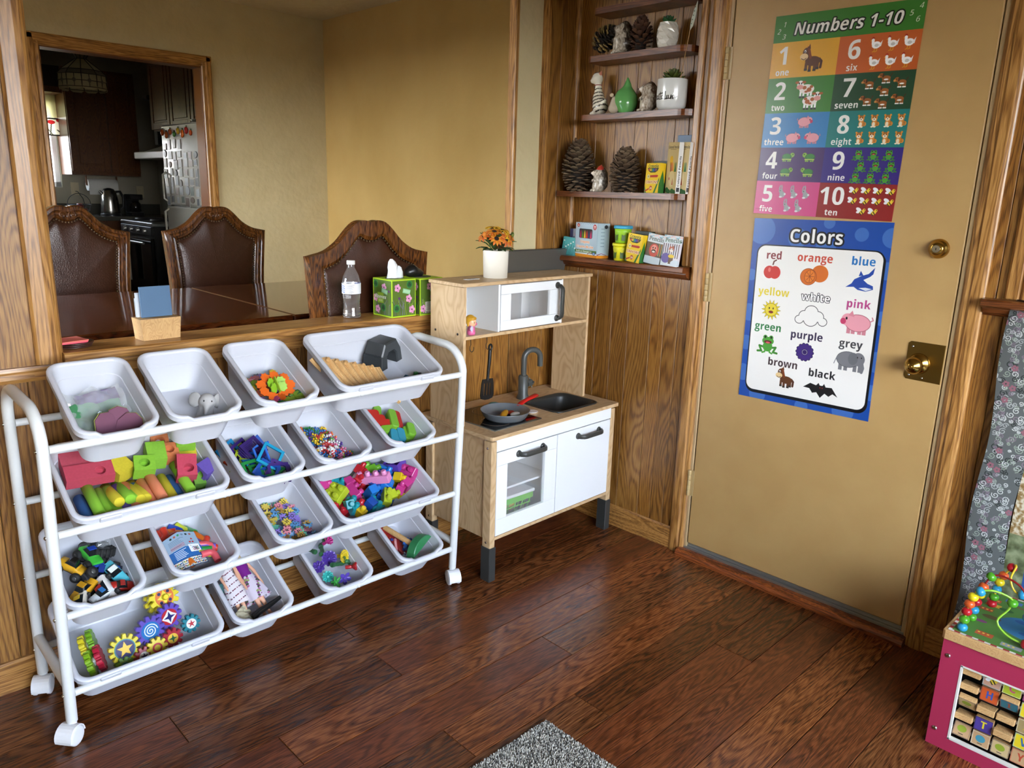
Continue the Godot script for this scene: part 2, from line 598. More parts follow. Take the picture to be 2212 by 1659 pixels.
func make_materials() -> void:
	var oak := timber(512, 1024, 3, Color("46290e"), Color("855a26"), Color("a87c40"), 20.0, 0.34, 0.34)
	tri("oak panel", tex(oak), Vector3(1.9, 0.42, 1.9), 0.38)
	tri("oak panel b", mats["oak panel"].albedo_texture, Vector3(1.7, 0.40, 1.7), 0.38, Color(0.93, 0.91, 0.88))
	mats["oak panel b"].uv1_offset = Vector3(0.37, 0.2, 0.61)
	tri("oak panel c", mats["oak panel"].albedo_texture, Vector3(2.1, 0.45, 2.1), 0.38, Color(1.0, 0.97, 0.9))
	mats["oak panel c"].uv1_offset = Vector3(0.71, 0.6, 0.13)
	mat("groove", Color("3b2610"), 0.7)
	var trim := timber(256, 1024, 11, Color("4f2f12"), Color("9a6a34"), Color("c59555"), 4.0, 0.7, 0.30)
	tri("oak trim up", tex(trim), Vector3(6.0, 0.5, 6.0), 0.32)
	var flat := across(trim)
	tri("oak trim along", tex(flat), Vector3(0.5, 7.0, 7.0), 0.32)
	tri("oak trim deep", tex(trim), Vector3(7.0, 7.0, 0.5), 0.32)
	var cherry := timber(256, 1024, 23, Color("331605"), Color("5f3013"), Color("86502a"), 5.0, 0.5, 0.30)
	tri("shelf wood", tex(across(cherry)), Vector3(0.6, 6.0, 0.6), 0.28)
	tri("walnut up", tex(cherry), Vector3(5.0, 0.8, 5.0), 0.22, Color(1, 1, 1), false)
	tri("walnut along", mats["shelf wood"].albedo_texture, Vector3(0.8, 5.0, 5.0), 0.2, Color(1, 1, 1), false)
	var plaster := bumps(512, 5, 0.035, 6.0, 3)
	tri("plaster cream", grainy(256, 8, 0.02, Color("c9ba90"), Color("d0c299"), 3), Vector3(1.0, 1.0, 1.0), 0.85, Color.WHITE, true, plaster, 0.15)
	tri("plaster tan", grainy(512, 31, 0.006, Color("bb9a5a"), Color("c6a666"), 4, 1.0), Vector3(0.55, 0.4, 0.55), 0.8, Color.WHITE, true, plaster, 0.12)
	tri("plaster ceiling", grainy(256, 9, 0.03, Color("c4b592"), Color("cbbd9b"), 3), Vector3(1.0, 1.0, 1.0), 0.9, Color.WHITE, true, plaster, 0.2)
	tri("door paint", grainy(512, 12, 0.01, Color("b3905a"), Color("b8965f"), 4, 1.5), Vector3(1.0, 1.0, 1.0), 0.42)
	mat("jamb paint", Color("b59a70"), 0.45)
	mat("white plastic", Color("e9eaec"), 0.35)
	var bins := mat("bin plastic", Color("cfd1d8"), 0.32)
	bins.backlight_enabled = true
	bins.backlight = Color(0.45, 0.45, 0.47)
	mat("rack tube", Color("d8dad8"), 0.3)
	mat("chrome", Color("c9c9c6"), 0.18, 1.0)
	mat("brass", Color("b08d45"), 0.2, 1.0)
	mat("brass dull", Color("7d6331"), 0.35, 1.0)
	mat("dark grey", Color("333534"), 0.42)
	mat("black", Color("131313"), 0.4)
	var birch := timber(256, 512, 41, Color("a5845c"), Color("c3a47b"), Color("d0b48c"), 3.0, 1.1, 0.10)
	tri("birch up", tex(birch), Vector3(3.0, 1.4, 3.0), 0.4, Color.WHITE, false)
	tri("birch along", tex(across(birch)), Vector3(1.4, 3.0, 3.0), 0.4, Color.WHITE, false)
	tri("beech", mats["birch up"].albedo_texture, Vector3(12.0, 5.0, 12.0), 0.5, Color(1.0, 0.94, 0.82), false)
	mat("ply edge", Color("8f6d47"), 0.55)
	mat("clear", Color(1, 1, 1, 0.06), 0.02).transparency = BaseMaterial3D.TRANSPARENCY_ALPHA
	for a in ["mahogany a", "mahogany b", "mahogany c", "mahogany d"]:
		var i := mats.size() % 7
		var key: int = ["mahogany a", "mahogany b", "mahogany c", "mahogany d"].find(a)
		if key == 0:
			var planks := timber(256, 1024, 77, Color("2a1408"), Color("5c3219"), Color("84532e"), 5.0, 0.8, 0.42)
			tri(a, tex(across(planks)), Vector3(0.55, 5.0, 3.6), 0.24)
		else:
			tri(a, mats["mahogany a"].albedo_texture, Vector3(0.5 + 0.04 * key, 5.0, 3.2 + 0.3 * key), 0.22 + 0.02 * key, [Color.WHITE, Color(0.84, 0.80, 0.78), Color(1.12, 1.06, 1.0), Color(0.98, 0.88, 0.86)][key])
			mats[a].uv1_offset = Vector3(0.23 * key + 0.1 * i, 0, 0.37 * key)
	mat("joint", Color("8a6a4a"), 0.7)
func boards(wall: Node3D, along: String, from: float, to: float, y0: float, y1: float, face: float, out: float, t := 0.006) -> void:
	var p := from
	while p < to - 0.004:
		var w: float = minf([0.062, 0.098, 0.125, 0.083, 0.110][rng.randi() % 5], to - p)
		if to - p - w < 0.03: w = to - p
		var a := Vector3(p + 0.0008, y0, face)
		var b := Vector3(p + w - 0.0008, y1, face + out * t)
		if along == "z":
			a = Vector3(face, y0, p + 0.0008)
			b = Vector3(face + out * t, y1, p + w - 0.0008)
		var lo := a.min(b)
		var hi := a.max(b)
		var o := put("plank", box(hi - lo, 0.0016), mats[["oak panel", "oak panel b", "oak panel c"][rng.randi() % 3]], wall)
		o.position = (lo + hi) / 2.0 - wall.position
		p += w
func upright(called: String, prof: Array, y0: float, y1: float, m: Material, at := Vector3.ZERO) -> MeshInstance3D:
	var a := PackedVector3Array()
	var b := PackedVector3Array()
	for p in prof:
		a.append(Vector3(p.x, y1, p.y))
		b.append(Vector3(p.x, y0, p.y))
	return fixed(called, crisp([a, b]), m, at)
func crisp(rings: Array) -> ArrayMesh:
	var st := surf(-1)
	var list := []
	var n: int = rings[0].size()
	for i in rings.size() - 1:
		for j in n:
			var k := (j + 1) % n
			list.append([rings[i][j], rings[i][k], rings[i + 1][k], -1])
			list.append([rings[i][j], rings[i + 1][k], rings[i + 1][j], -1])
	for e in [rings[0], rings[-1]]:
		var pts := PackedVector2Array()
		var n0: Vector3 = (e[1] - e[0]).cross(e[2] - e[1])
		var ax := n0.abs().max_axis_index()
		for p in e: pts.append(Vector2(p[(ax + 1) % 3], p[(ax + 2) % 3]))
		var idx := Geometry2D.triangulate_polygon(pts)
		for i in range(0, idx.size(), 3):
			var t := [e[idx[i]], e[idx[i + 1]], e[idx[i + 2]], -1]
			var out: Vector3 = e[0] - (rings[-1][0] if e == rings[0] else rings[0][0])
			if (t[1] - t[0]).cross(t[2] - t[0]).dot(out) > 0.0: t = [t[0], t[2], t[1], -1]
			list.append(t + [true])
	var mid: Vector3 = list[0][0]
	var vol := 0.0
	for t in list: if t.size() == 4: vol += (t[0] - mid).dot((t[1] - mid).cross(t[2] - mid))
	for t in list:
		var ok: bool = t.size() == 5 or vol < 0.0
		st.add_vertex(t[0])
		st.add_vertex(t[1 if ok else 2])
		st.add_vertex(t[2 if ok else 1])
	return done(st)
func build_playroom() -> void:
	var up := mats["oak trim up"] as Material
	var along := mats["oak trim along"] as Material
	var half := fixed_box("wall_partition", Vector3(-1.93, 0, -0.11), Vector3(-0.276, 0.9, -0.006), mats["groove"])
	boards(half, "x", -1.93, -0.276, 0.088, 0.862, -0.006, 1)
	var left := fixed_box("wall_partition_left", Vector3(-4.3, 0, -0.11), Vector3(-1.93, 2.57, -0.006), mats["groove"])
	boards(left, "x", -2.75, -1.93, 0.088, 0.862, -0.006, 1)
	boards(left, "x", -2.75, -1.985, 0.895, 2.57, -0.006, 1)
	var pier := fixed_box("wall_pier", Vector3(-0.27, 0, -0.03), Vector3(0.2, 2.57, -0.002), mats["plaster cream"])
	fixed_box("wall_header", Vector3(-1.93, 2.24, -0.11), Vector3(-0.27, 2.57, 0), mats["plaster cream"])
	boards(pier, "x", -0.276, 0.0, 0.088, 0.862, -0.002, 1, 0.004)
	boards(pier, "x", -0.112, 0.068, 0.9, 2.57, -0.002, 1, 0.006)
	upright("trim_1", [Vector2(-1.992, -0.004), Vector2(-1.992, 0.010), Vector2(-1.985, 0.016), Vector2(-1.955, 0.020), Vector2(-1.940, 0.018), Vector2(-1.932, 0.012), Vector2(-1.926, 0.004), Vector2(-1.926, -0.112), Vector2(-1.94, -0.112), Vector2(-1.94, -0.004)], 0.9, 2.26, up)
	upright("trim_2", [Vector2(-0.287, -0.030), Vector2(-0.287, 0.002), Vector2(-0.283, 0.005), Vector2(-0.276, 0.006), Vector2(-0.268, 0.004), Vector2(-0.268, -0.030)], 0.93, 2.26, up)
	upright("trim_3", [Vector2(-0.134, -0.004), Vector2(-0.134, 0.008), Vector2(-0.131, 0.013), Vector2(-0.124, 0.013), Vector2(-0.120, 0.009), Vector2(-0.116, 0.014), Vector2(-0.104, 0.014), Vector2(-0.100, 0.008), Vector2(-0.100, -0.004)], 0.93, 2.57, up)
	var sill := fixed("trim_4", crisp(profile_x([Vector2(-0.118, 0.898), Vector2(-0.118, 0.926), Vector2(0.026, 0.926), Vector2(0.031, 0.922), Vector2(0.031, 0.904), Vector2(0.026, 0.898)], -1.93, -0.27)), along)
	sill.set_meta("label", "oak sill board on the half wall")
	for e in [["trim_5", -4.3, 0.0]]:
		fixed(e[0], crisp(profile_x([Vector2(-0.002, 0.858), Vector2(-0.002, 0.898), Vector2(0.014, 0.898), Vector2(0.016, 0.888), Vector2(0.012, 0.882), Vector2(0.013, 0.868), Vector2(0.008, 0.858)], e[1], e[2])), along)
	fixed("baseboard_partition", crisp(profile_x([Vector2(-0.004, 0.0), Vector2(-0.004, 0.09), Vector2(0.008, 0.09), Vector2(0.012, 0.084), Vector2(0.012, 0.0)], -4.3, 0.0)), along)
	var w2 := fixed_box("wall_door_side", Vector3(0.004, 0, -0.002), Vector3(0.2, 1.1, 0.74), mats["groove"])
	boards(w2, "z", 0.0, 0.688, 0.088, 1.1, 0.004, -1)
	var niche := fixed_box("wall_niche", Vector3(0.074, 1.1, -0.002), Vector3(0.2, 2.57, 0.74), mats["groove"])
	boards(niche, "z", 0.0, 0.65, 1.1, 2.57, 0.074, -1)
	fixed_box("trim_6", Vector3(0.0, 1.1, 0.634), Vector3(0.08, 2.57, 0.74), mats["oak panel"])
	upright("trim_7", [Vector2(0.004, 0.634), Vector2(-0.006, 0.634), Vector2(-0.009, 0.638), Vector2(-0.009, 0.656), Vector2(-0.006, 0.660), Vector2(0.004, 0.660)], 1.126, 2.57, up)
	var q := [Vector2(0.070, 0.002)]
	for i in 6: q.append(Vector2(0.070 - 0.019 * cos(deg_to_rad(90.0 * i / 5)), 0.003 + 0.019 * sin(deg_to_rad(90.0 * i / 5))))
	upright("trim_8", q, 1.12, 2.57, up)
	fixed_box("wall_door_right", Vector3(0.004, 0, 1.585), Vector3(0.2, 2.57, 4.0), mats["groove"])
	var w3: Node3D = get_node("wall_door_right")
	boards(w3, "z", 1.585, 2.3, 0.088, 1.09, 0.004, -1)
	boards(w3, "z", 1.585, 1.72, 1.12, 2.57, 0.004, -1)
	upright("trim_9", [Vector2(0.002, 1.690), Vector2(-0.008, 1.690), Vector2(-0.014, 1.696), Vector2(-0.014, 1.722), Vector2(-0.008, 1.728), Vector2(-0.016, 1.734), Vector2(-0.016, 1.76), Vector2(0.002, 1.76)], 1.126, 2.57, up)
	boards(w3, "z", 1.76, 2.3, 1.12, 2.57, 0.004, -1)
	fixed_box("wall_over_door", Vector3(0.004, 2.06, 0.74), Vector3(0.2, 2.57, 1.585), mats["plaster cream"])
	for e in [["trim_10", "trim_11", 0.0, 0.672], ["trim_12", "trim_13", 1.646, 2.32]]:
		fixed(e[0], crisp(profile_z([Vector2(0.08 if e[2] < 0.1 else 0.004, 1.100), Vector2(0.08 if e[2] < 0.1 else 0.004, 1.122), Vector2(-0.048, 1.122), Vector2(-0.054, 1.118), Vector2(-0.054, 1.104), Vector2(-0.048, 1.100)], e[2], e[3])), mats["shelf wood"])
		fixed(e[1], crisp(profile_z([Vector2(0.004, 1.074), Vector2(0.004, 1.100), Vector2(-0.030, 1.100), Vector2(-0.030, 1.094), Vector2(-0.022, 1.084), Vector2(-0.012, 1.080), Vector2(-0.008, 1.074)], e[2], e[3])), mats["shelf wood"])
	fixed("baseboard_door_side", crisp(profile_z([Vector2(0.004, 0), Vector2(0.004, 0.09), Vector2(-0.006, 0.09), Vector2(-0.011, 0.084), Vector2(-0.011, 0)], 0.0, 0.684)), mats["oak trim deep"])
	fixed("baseboard_door_right", crisp(profile_z([Vector2(0.004, 0), Vector2(0.004, 0.09), Vector2(-0.006, 0.09), Vector2(-0.011, 0.084), Vector2(-0.011, 0)], 1.642, 4.0)), mats["oak trim deep"])
	fixed_box("wall_left", Vector3(-4.4, 0, 0), Vector3(-4.3, 2.57, 4.0), mats["plaster cream"])
	var wx := [-3.3, -0.7]
	var wy := [0.75, 2.15]
	fixed_box("wall_window_below", Vector3(-4.4, 0, 4.0), Vector3(0.2, wy[0], 4.12), mats["plaster cream"])
	fixed_box("wall_window_above", Vector3(-4.4, wy[1], 4.0), Vector3(0.2, 2.57, 4.12), mats["plaster cream"])
	fixed_box("wall_window_left", Vector3(-4.4, wy[0], 4.0), Vector3(wx[0], wy[1], 4.12), mats["plaster cream"])
	fixed_box("wall_window_right", Vector3(wx[1], wy[0], 4.0), Vector3(0.2, wy[1], 4.12), mats["plaster cream"])
	window_at("window_1", Vector3((wx[0] + wx[1]) / 2, (wy[0] + wy[1]) / 2, 4.06), wx[1] - wx[0], wy[1] - wy[0], 0.0, 3)
	fixed_box("ceiling", Vector3(-4.4, 2.57, -0.11), Vector3(0.2, 2.67, 4.12), mats["plaster ceiling"])
	for e in [[2.051, 0.165, 0.6], [1.881, 0.145, 0.612], [1.6665, 0.118, 0.636], [1.3725, 0.004, 0.634]]:
		var z0: float = e[1]
		var z1: float = e[2]
		var pts := [Vector2(z0, 0.073), Vector2(z1, 0.073)]
		for i in 7: pts.append(Vector2(z1 - 0.05 + 0.05 * cos(deg_to_rad(90.0 * i / 6)), 0.020 - 0.055 * sin(deg_to_rad(90.0 * i / 6))))
		if e[1] > 0.05:
			for i in 6: pts.append(Vector2(z0 + 0.02 - 0.02 * sin(deg_to_rad(90.0 * i / 5)), -0.015 - 0.02 * cos(deg_to_rad(90.0 * i / 5))))
		else: pts.append_array([Vector2(z0 + 0.012, -0.035), Vector2(z0, -0.023)])
		var lo := PackedVector3Array()
		var hi := PackedVector3Array()
		for p in pts:
			lo.append(Vector3(p.y, -0.011, p.x))
			hi.append(Vector3(p.y, 0.011, p.x))
		var names := {2.051: "dark wooden wall shelf, topmost in the niche and empty of pots", 1.881: "dark wooden wall shelf carrying the small cones and the dimpled pot", 1.6665: "dark wooden wall shelf carrying the striped cat and green gnome", 1.3725: "dark wooden wall shelf carrying the two big pine cones"}
		var sh := solo("wall_shelf", names[e[0]], "shelf", crisp([hi, lo]), mats["shelf wood"], Vector3(0, e[0] - 0.011 + 0.011, 0), Vector3.ZERO, "shelves in the niche")
		sh.position.y = e[0]
func profile_x(p: Array, x0: float, x1: float) -> Array:
	var a := PackedVector3Array()
	var b := PackedVector3Array()
	for v in p:
		a.append(Vector3(x0, v.y, v.x))
		b.append(Vector3(x1, v.y, v.x))
	return [a, b]
func profile_z(p: Array, z0: float, z1: float) -> Array:
	var a := PackedVector3Array()
	var b := PackedVector3Array()
	for v in p:
		a.append(Vector3(v.x, v.y, z0))
		b.append(Vector3(v.x, v.y, z1))
	return [a, b]
func window_at(called: String, at: Vector3, w: float, h: float, turn: float, lights: int) -> void:
	var o := Node3D.new()
	o.name = called
	add_child(o)
	o.position = at
	o.rotation.y = turn
	o.set_meta("kind", "structure")
	var m := mats["white plastic"] as Material
	for s in [-1, 1]:
		put("frame", box(Vector3(0.05, h, 0.06), 0.004), m, o, Vector3(s * (w / 2 - 0.025), 0, 0))
		put("frame", box(Vector3(w, 0.05, 0.06), 0.004), m, o, Vector3(0, s * (h / 2 - 0.025), 0))
	for i in range(1, lights): put("mullion", box(Vector3(0.045, h - 0.1, 0.05), 0.004), m, o, Vector3(-w / 2 + w * i / lights, 0, 0))
	for i in lights: put("pane", box(Vector3(w / lights - 0.05, h - 0.1, 0.004)), mats["clear"], o, Vector3(-w / 2 + w * (i + 0.5) / lights, 0, 0))
func build_door() -> void:
	var up := mats["oak trim up"] as Material
	for e in [["trim_14", 0.684, 0.748, 1.0], ["trim_15", 1.583, 1.644, -1.0]]:
		var a: float = e[1]
		var b: float = e[2]
		var p := [Vector2(0.004, a), Vector2(-0.012, a), Vector2(-0.015, a + 0.004), Vector2(-0.018, a + 0.012), Vector2(-0.018, b - 0.026), Vector2(-0.013, b - 0.020), Vector2(-0.014, b - 0.012), Vector2(-0.010, b - 0.004), Vector2(-0.006, b), Vector2(0.004, b)]
		if e[3] < 0:
			for i in p.size(): p[i].y = a + b - p[i].y
		upright(e[0], p, 0.0, 2.1, up)
	fixed_box("trim_16", Vector3(-0.017, 2.06, 0.684), Vector3(0.004, 2.13, 1.644), mats["oak trim deep"], 0.003)
	for e in [["trim_17", 0.744, 0.7585], ["trim_18", 1.5715, 1.588]]: fixed_box(e[0], Vector3(-0.004, 0.02, e[1]), Vector3(0.11, 2.06, e[2]), mats["jamb paint"], 0.002)
	fixed_box("wall_outside_door", Vector3(0.12, 0, 0.74), Vector3(0.2, 2.06, 1.59), mats["groove"])
	var d := Node3D.new()
	d.name = "door_1"
	add_child(d)
	d.set_meta("kind", "structure")
	d.set_meta("label", "flat tan painted door with posters and brass locks")
	d.position = Vector3(0, 0, 0.7625)
	put("slab", box(Vector3(0.044, 2.0, 0.8055), 0.003), mats["door paint"], d, Vector3(0.020, 1.05, 0.40275))
	for y in [1.817, 1.057, 0.300]:
		var hinge := put("hinge", box(Vector3(0.002, 0.104, 0.02), 0.0), mat("hinge paint", Color("b39a6a"), 0.4), d, Vector3(-0.004, y, -0.004))
		for i in 5: put("knuckle", lathe([Vector2(0.006, 0.0098), Vector2(0.0065, 0.0085), Vector2(0.0065, -0.0085), Vector2(0.006, -0.0098)], 12), mats["hinge paint"], hinge, Vector3(-0.006, -0.0415 + i * 0.0208, -0.008))
	var side := Vector3(0, 0, PI / 2)
	var bolt := put("deadbolt", lathe([Vector2(0.012, 0.026), Vector2(0.015, 0.026), Vector2(0.0185, 0.023), Vector2(0.020, 0.018), Vector2(0.0215, 0.0165), Vector2(0.024, 0.013), Vector2(0.027, 0.010), Vector2(0.0285, 0.004), Vector2(0.0285, 0.0)], 32), mats["brass"], d, Vector3(-0.002, 1.2475, 0.741), side)
	put("keyway", lathe([Vector2(0.0105, 0.003), Vector2(0.0115, 0.0015), Vector2(0.0115, 0)], 24), mats["chrome"], bolt, Vector3(0, 0.0255, 0))
	put("key_slot", box(Vector3(0.007, 0.002, 0.0022)), mats["black"], bolt, Vector3(0, 0.0285, 0))
	var plate := put("lock_plate", slab([Vector2(-0.052, -0.048), Vector2(-0.046, -0.057), Vector2(0.052, -0.059), Vector2(0.052, 0.059), Vector2(-0.045, 0.059), Vector2(-0.052, 0.052)], 0.003, 0.001), mats["brass dull"], d, Vector3(-0.0035, 0.911, 0.7510), Vector3(0, -PI / 2, 0))
	for e in [[-0.038, 0.044], [-0.038, -0.044], [0.0, -0.048]]: put("screw", lathe([Vector2(0.002, 0.0022), Vector2(0.0036, 0.0012), Vector2(0.0036, 0)], 10), mats["chrome"], plate, Vector3(e[0], e[1], 0.0015), Vector3(PI / 2, 0, 0))
	var knob := put("knob", lathe([Vector2(0.006, 0.0655), Vector2(0.010, 0.0655), Vector2(0.011, 0.063), Vector2(0.017, 0.0615), Vector2(0.0195, 0.057), Vector2(0.0215, 0.056), Vector2(0.0255, 0.048), Vector2(0.026, 0.040), Vector2(0.022, 0.031), Vector2(0.014, 0.025), Vector2(0.0125, 0.018), Vector2(0.016, 0.013), Vector2(0.026, 0.009), Vector2(0.031, 0.004), Vector2(0.032, 0.0)], 32), mats["brass"], d, Vector3(-0.005, 0.905, 0.7360), side)
	put("button", lathe([Vector2(0.004, 0.004), Vector2(0.0055, 0.003), Vector2(0.0055, 0)], 16), mats["brass"], knob, Vector3(0, 0.0652, 0))
	fixed_box("trim_19", Vector3(0.0, 0.0, 0.748), Vector3(0.12, 0.032, 1.583), mat("sill metal", Color("8d9190"), 0.35, 0.9))
	for e in [[-0.002, 0.034, 0.004], [0.010, 0.036, 0.003], [0.016, 0.044, 0.004]]: fixed_box("trim_20", Vector3(e[0] - e[2], 0.02, 0.75), Vector3(e[0] + e[2], e[1], 1.581), mat("sill strip", Color("b9bdbb"), 0.3, 0.9), 0.001)
	fixed("trim_21", crisp(profile_z([Vector2(0.004, 0), Vector2(0.004, 0.026), Vector2(-0.030, 0.026), Vector2(-0.040, 0.021), Vector2(-0.044, 0.010), Vector2(-0.044, 0)], 0.735, 1.592)), tri("step wood", mats["mahogany a"].albedo_texture, Vector3(5.0, 5.0, 0.6), 0.3, Color(1.25, 1.1, 0.95)))
func build_floor() -> void:
	var f := fixed_box("floor", Vector3(-4.3, -0.06, 0.0), Vector3(0.13, -0.0075, 4.0), mats["joint"])
	var rows := {2: [-1.30, -0.16], 3: [-0.66, -1.85], 4: [-1.305, -0.25], 5: [-0.485, -1.69], 6: [-0.855, -2.06], 7: [-0.155, -1.36], 8: [-0.995, -2.2], 9: [-0.47, -1.68], 10: [-0.103, -1.31]}
	for r in range(0, 31):
		var z0 := 0.396 + 0.1305 * (r - 3)
		var z1 := z0 + 0.1305
		z0 = maxf(z0, 0.0)
		if z1 <= 0.01 or z0 > 3.99: continue
		z1 = minf(z1, 4.0)
		var cut: float = rows[r][0] if rows.has(r) else -rng.randf() * 1.2
		var x := 0.06
		var nx := cut
		var first := true
		while x > -4.3:
			var hi_x := minf(x, 0.0 if z0 < 0.68 or z1 > 1.6 else 0.06)
			var lo_x := maxf(nx, -4.3)
			if hi_x - lo_x > 0.02:
				var o := put("plank", box(Vector3(hi_x - lo_x - 0.0022, 0.0075, z1 - z0 - 0.0022), 0.0009), mats[["mahogany a", "mahogany b", "mahogany c", "mahogany d"][rng.randi() % 4]], f)
				o.position = Vector3((hi_x + lo_x) / 2, -0.00375, (z0 + z1) / 2) - f.position
			x = nx
			nx -= 1.21
			first = false
func build_beyond() -> void:
	var cream := mats["plaster cream"] as Material
	var up := mats["oak trim up"] as Material
	fixed_box("floor_dining", Vector3(-4.3, 0.0, -6.32), Vector3(1.2, 0.13, -0.11), mat("dining floor", Color("5a3a22"), 0.35))
	fixed_box("wall_dining_back_left", Vector3(-4.3, 0.13, -3.30), Vector3(-1.115, 2.57, -3.18), cream)
	fixed_box("wall_dining_back_right", Vector3(-0.146, 0.13, -3.30), Vector3(0.79, 2.57, -3.18), cream)
	fixed_box("wall_dining_back_over", Vector3(-1.115, 2.14, -3.30), Vector3(-0.146, 2.57, -3.18), cream)
	fixed_box("wall_dining_right", Vector3(0.79, 0.13, -3.30), Vector3(0.9, 2.57, -0.05), mats["plaster tan"])
	fixed_box("wall_dining_corner", Vector3(0.2, 0.0, -0.11), Vector3(0.9, 2.57, 0.0), cream)
	fixed_box("ceiling_dining", Vector3(-4.4, 2.57, -6.32), Vector3(1.2, 2.67, -0.11), mats["plaster ceiling"])
	fixed_box("wall_dining_left_below", Vector3(-4.4, 0, -3.3), Vector3(-4.3, 0.7, 0), cream)
	fixed_box("wall_dining_left_above", Vector3(-4.4, 2.35, -3.3), Vector3(-4.3, 2.57, 0), cream)
	fixed_box("wall_dining_left_near", Vector3(-4.4, 0.7, -0.4), Vector3(-4.3, 2.35, 0), cream)
	fixed_box("wall_dining_left_far", Vector3(-4.4, 0.7, -3.3), Vector3(-4.3, 2.35, -2.8), cream)
	window_at("window_2", Vector3(-4.35, 1.525, -1.6), 2.4, 1.65, PI / 2, 2)
	var prof := [Vector2(0, 0), Vector2(0.010, 0), Vector2(0.016, 0.006), Vector2(0.014, 0.024), Vector2(0.020, 0.034), Vector2(0.020, 0.060), Vector2(0.014, 0.068), Vector2(0, 0.068)]
	var l := []
	var r := []
	for p in prof:
		l.append(Vector2(-1.110 - p.y, -3.182 + p.x))
		r.append(Vector2(-0.151 + p.y, -3.182 + p.x))
	upright("trim_22", l, 0.13, 2.20, up)
	upright("trim_23", r, 0.13, 2.20, up)
	var t := []
	for p in prof: t.append(Vector2(-3.182 + p.x, 2.135 + p.y))
	fixed("trim_24", crisp(profile_x(t, -1.178, -0.083)), mats["oak trim along"])
	for e in [["trim_25", -1.117, -1.105], ["trim_26", -0.156, -0.144]]: fixed_box(e[0], Vector3(e[1], 0.13, -3.302), Vector3(e[2], 2.14, -3.178), mat("jamb oak", Color("7a4a20"), 0.4), 0.001)
	fixed_box("trim_27", Vector3(-1.115, 2.128, -3.302), Vector3(-0.146, 2.142, -3.178), mats["jamb oak"])
	build_dining()
	build_kitchen()
func back_outline(inner: bool, n: int) -> Array:
	var half := [Vector2(0.232, 0.40), Vector2(0.252, 0.80), Vector2(0.268, 1.005), Vector2(0.240, 1.010), Vector2(0.190, 1.022), Vector2(0.140, 1.052), Vector2(0.100, 1.092), Vector2(0.065, 1.120), Vector2(0.030, 1.128), Vector2(0.0, 1.122)]
	if inner: half = [Vector2(0.176, 0.44), Vector2(0.193, 0.80), Vector2(0.208, 0.962), Vector2(0.190, 0.966), Vector2(0.150, 0.982), Vector2(0.110, 1.012), Vector2(0.078, 1.046), Vector2(0.050, 1.072), Vector2(0.026, 1.060), Vector2(0.0, 1.056)]
	var c := Curve2D.new()
	for i in half.size():
		var a: Vector2 = half[maxi(i - 1, 0)]
		var b: Vector2 = half[mini(i + 1, half.size() - 1)]
		var tan := (b - a) / 6.0
		if i == 2 or i <= 1: tan = Vector2.ZERO
		if inner and i == 7: tan = Vector2(-0.006, 0)
		if i == half.size() - 1: tan = Vector2(-0.006, 0)
		c.add_point(half[i], -tan, tan)
	var len := c.get_baked_length()
	var pts := []
	var marks := []
	for i in half.size() - 1:
		for j in n: marks.append(c.sample(i, float(j) / n))
	for m in marks: pts.append(m)
	pts.append(half[-1])
	for i in range(marks.size() - 1, -1, -1): pts.append(Vector2(-marks[i].x, marks[i].y))
	return pts
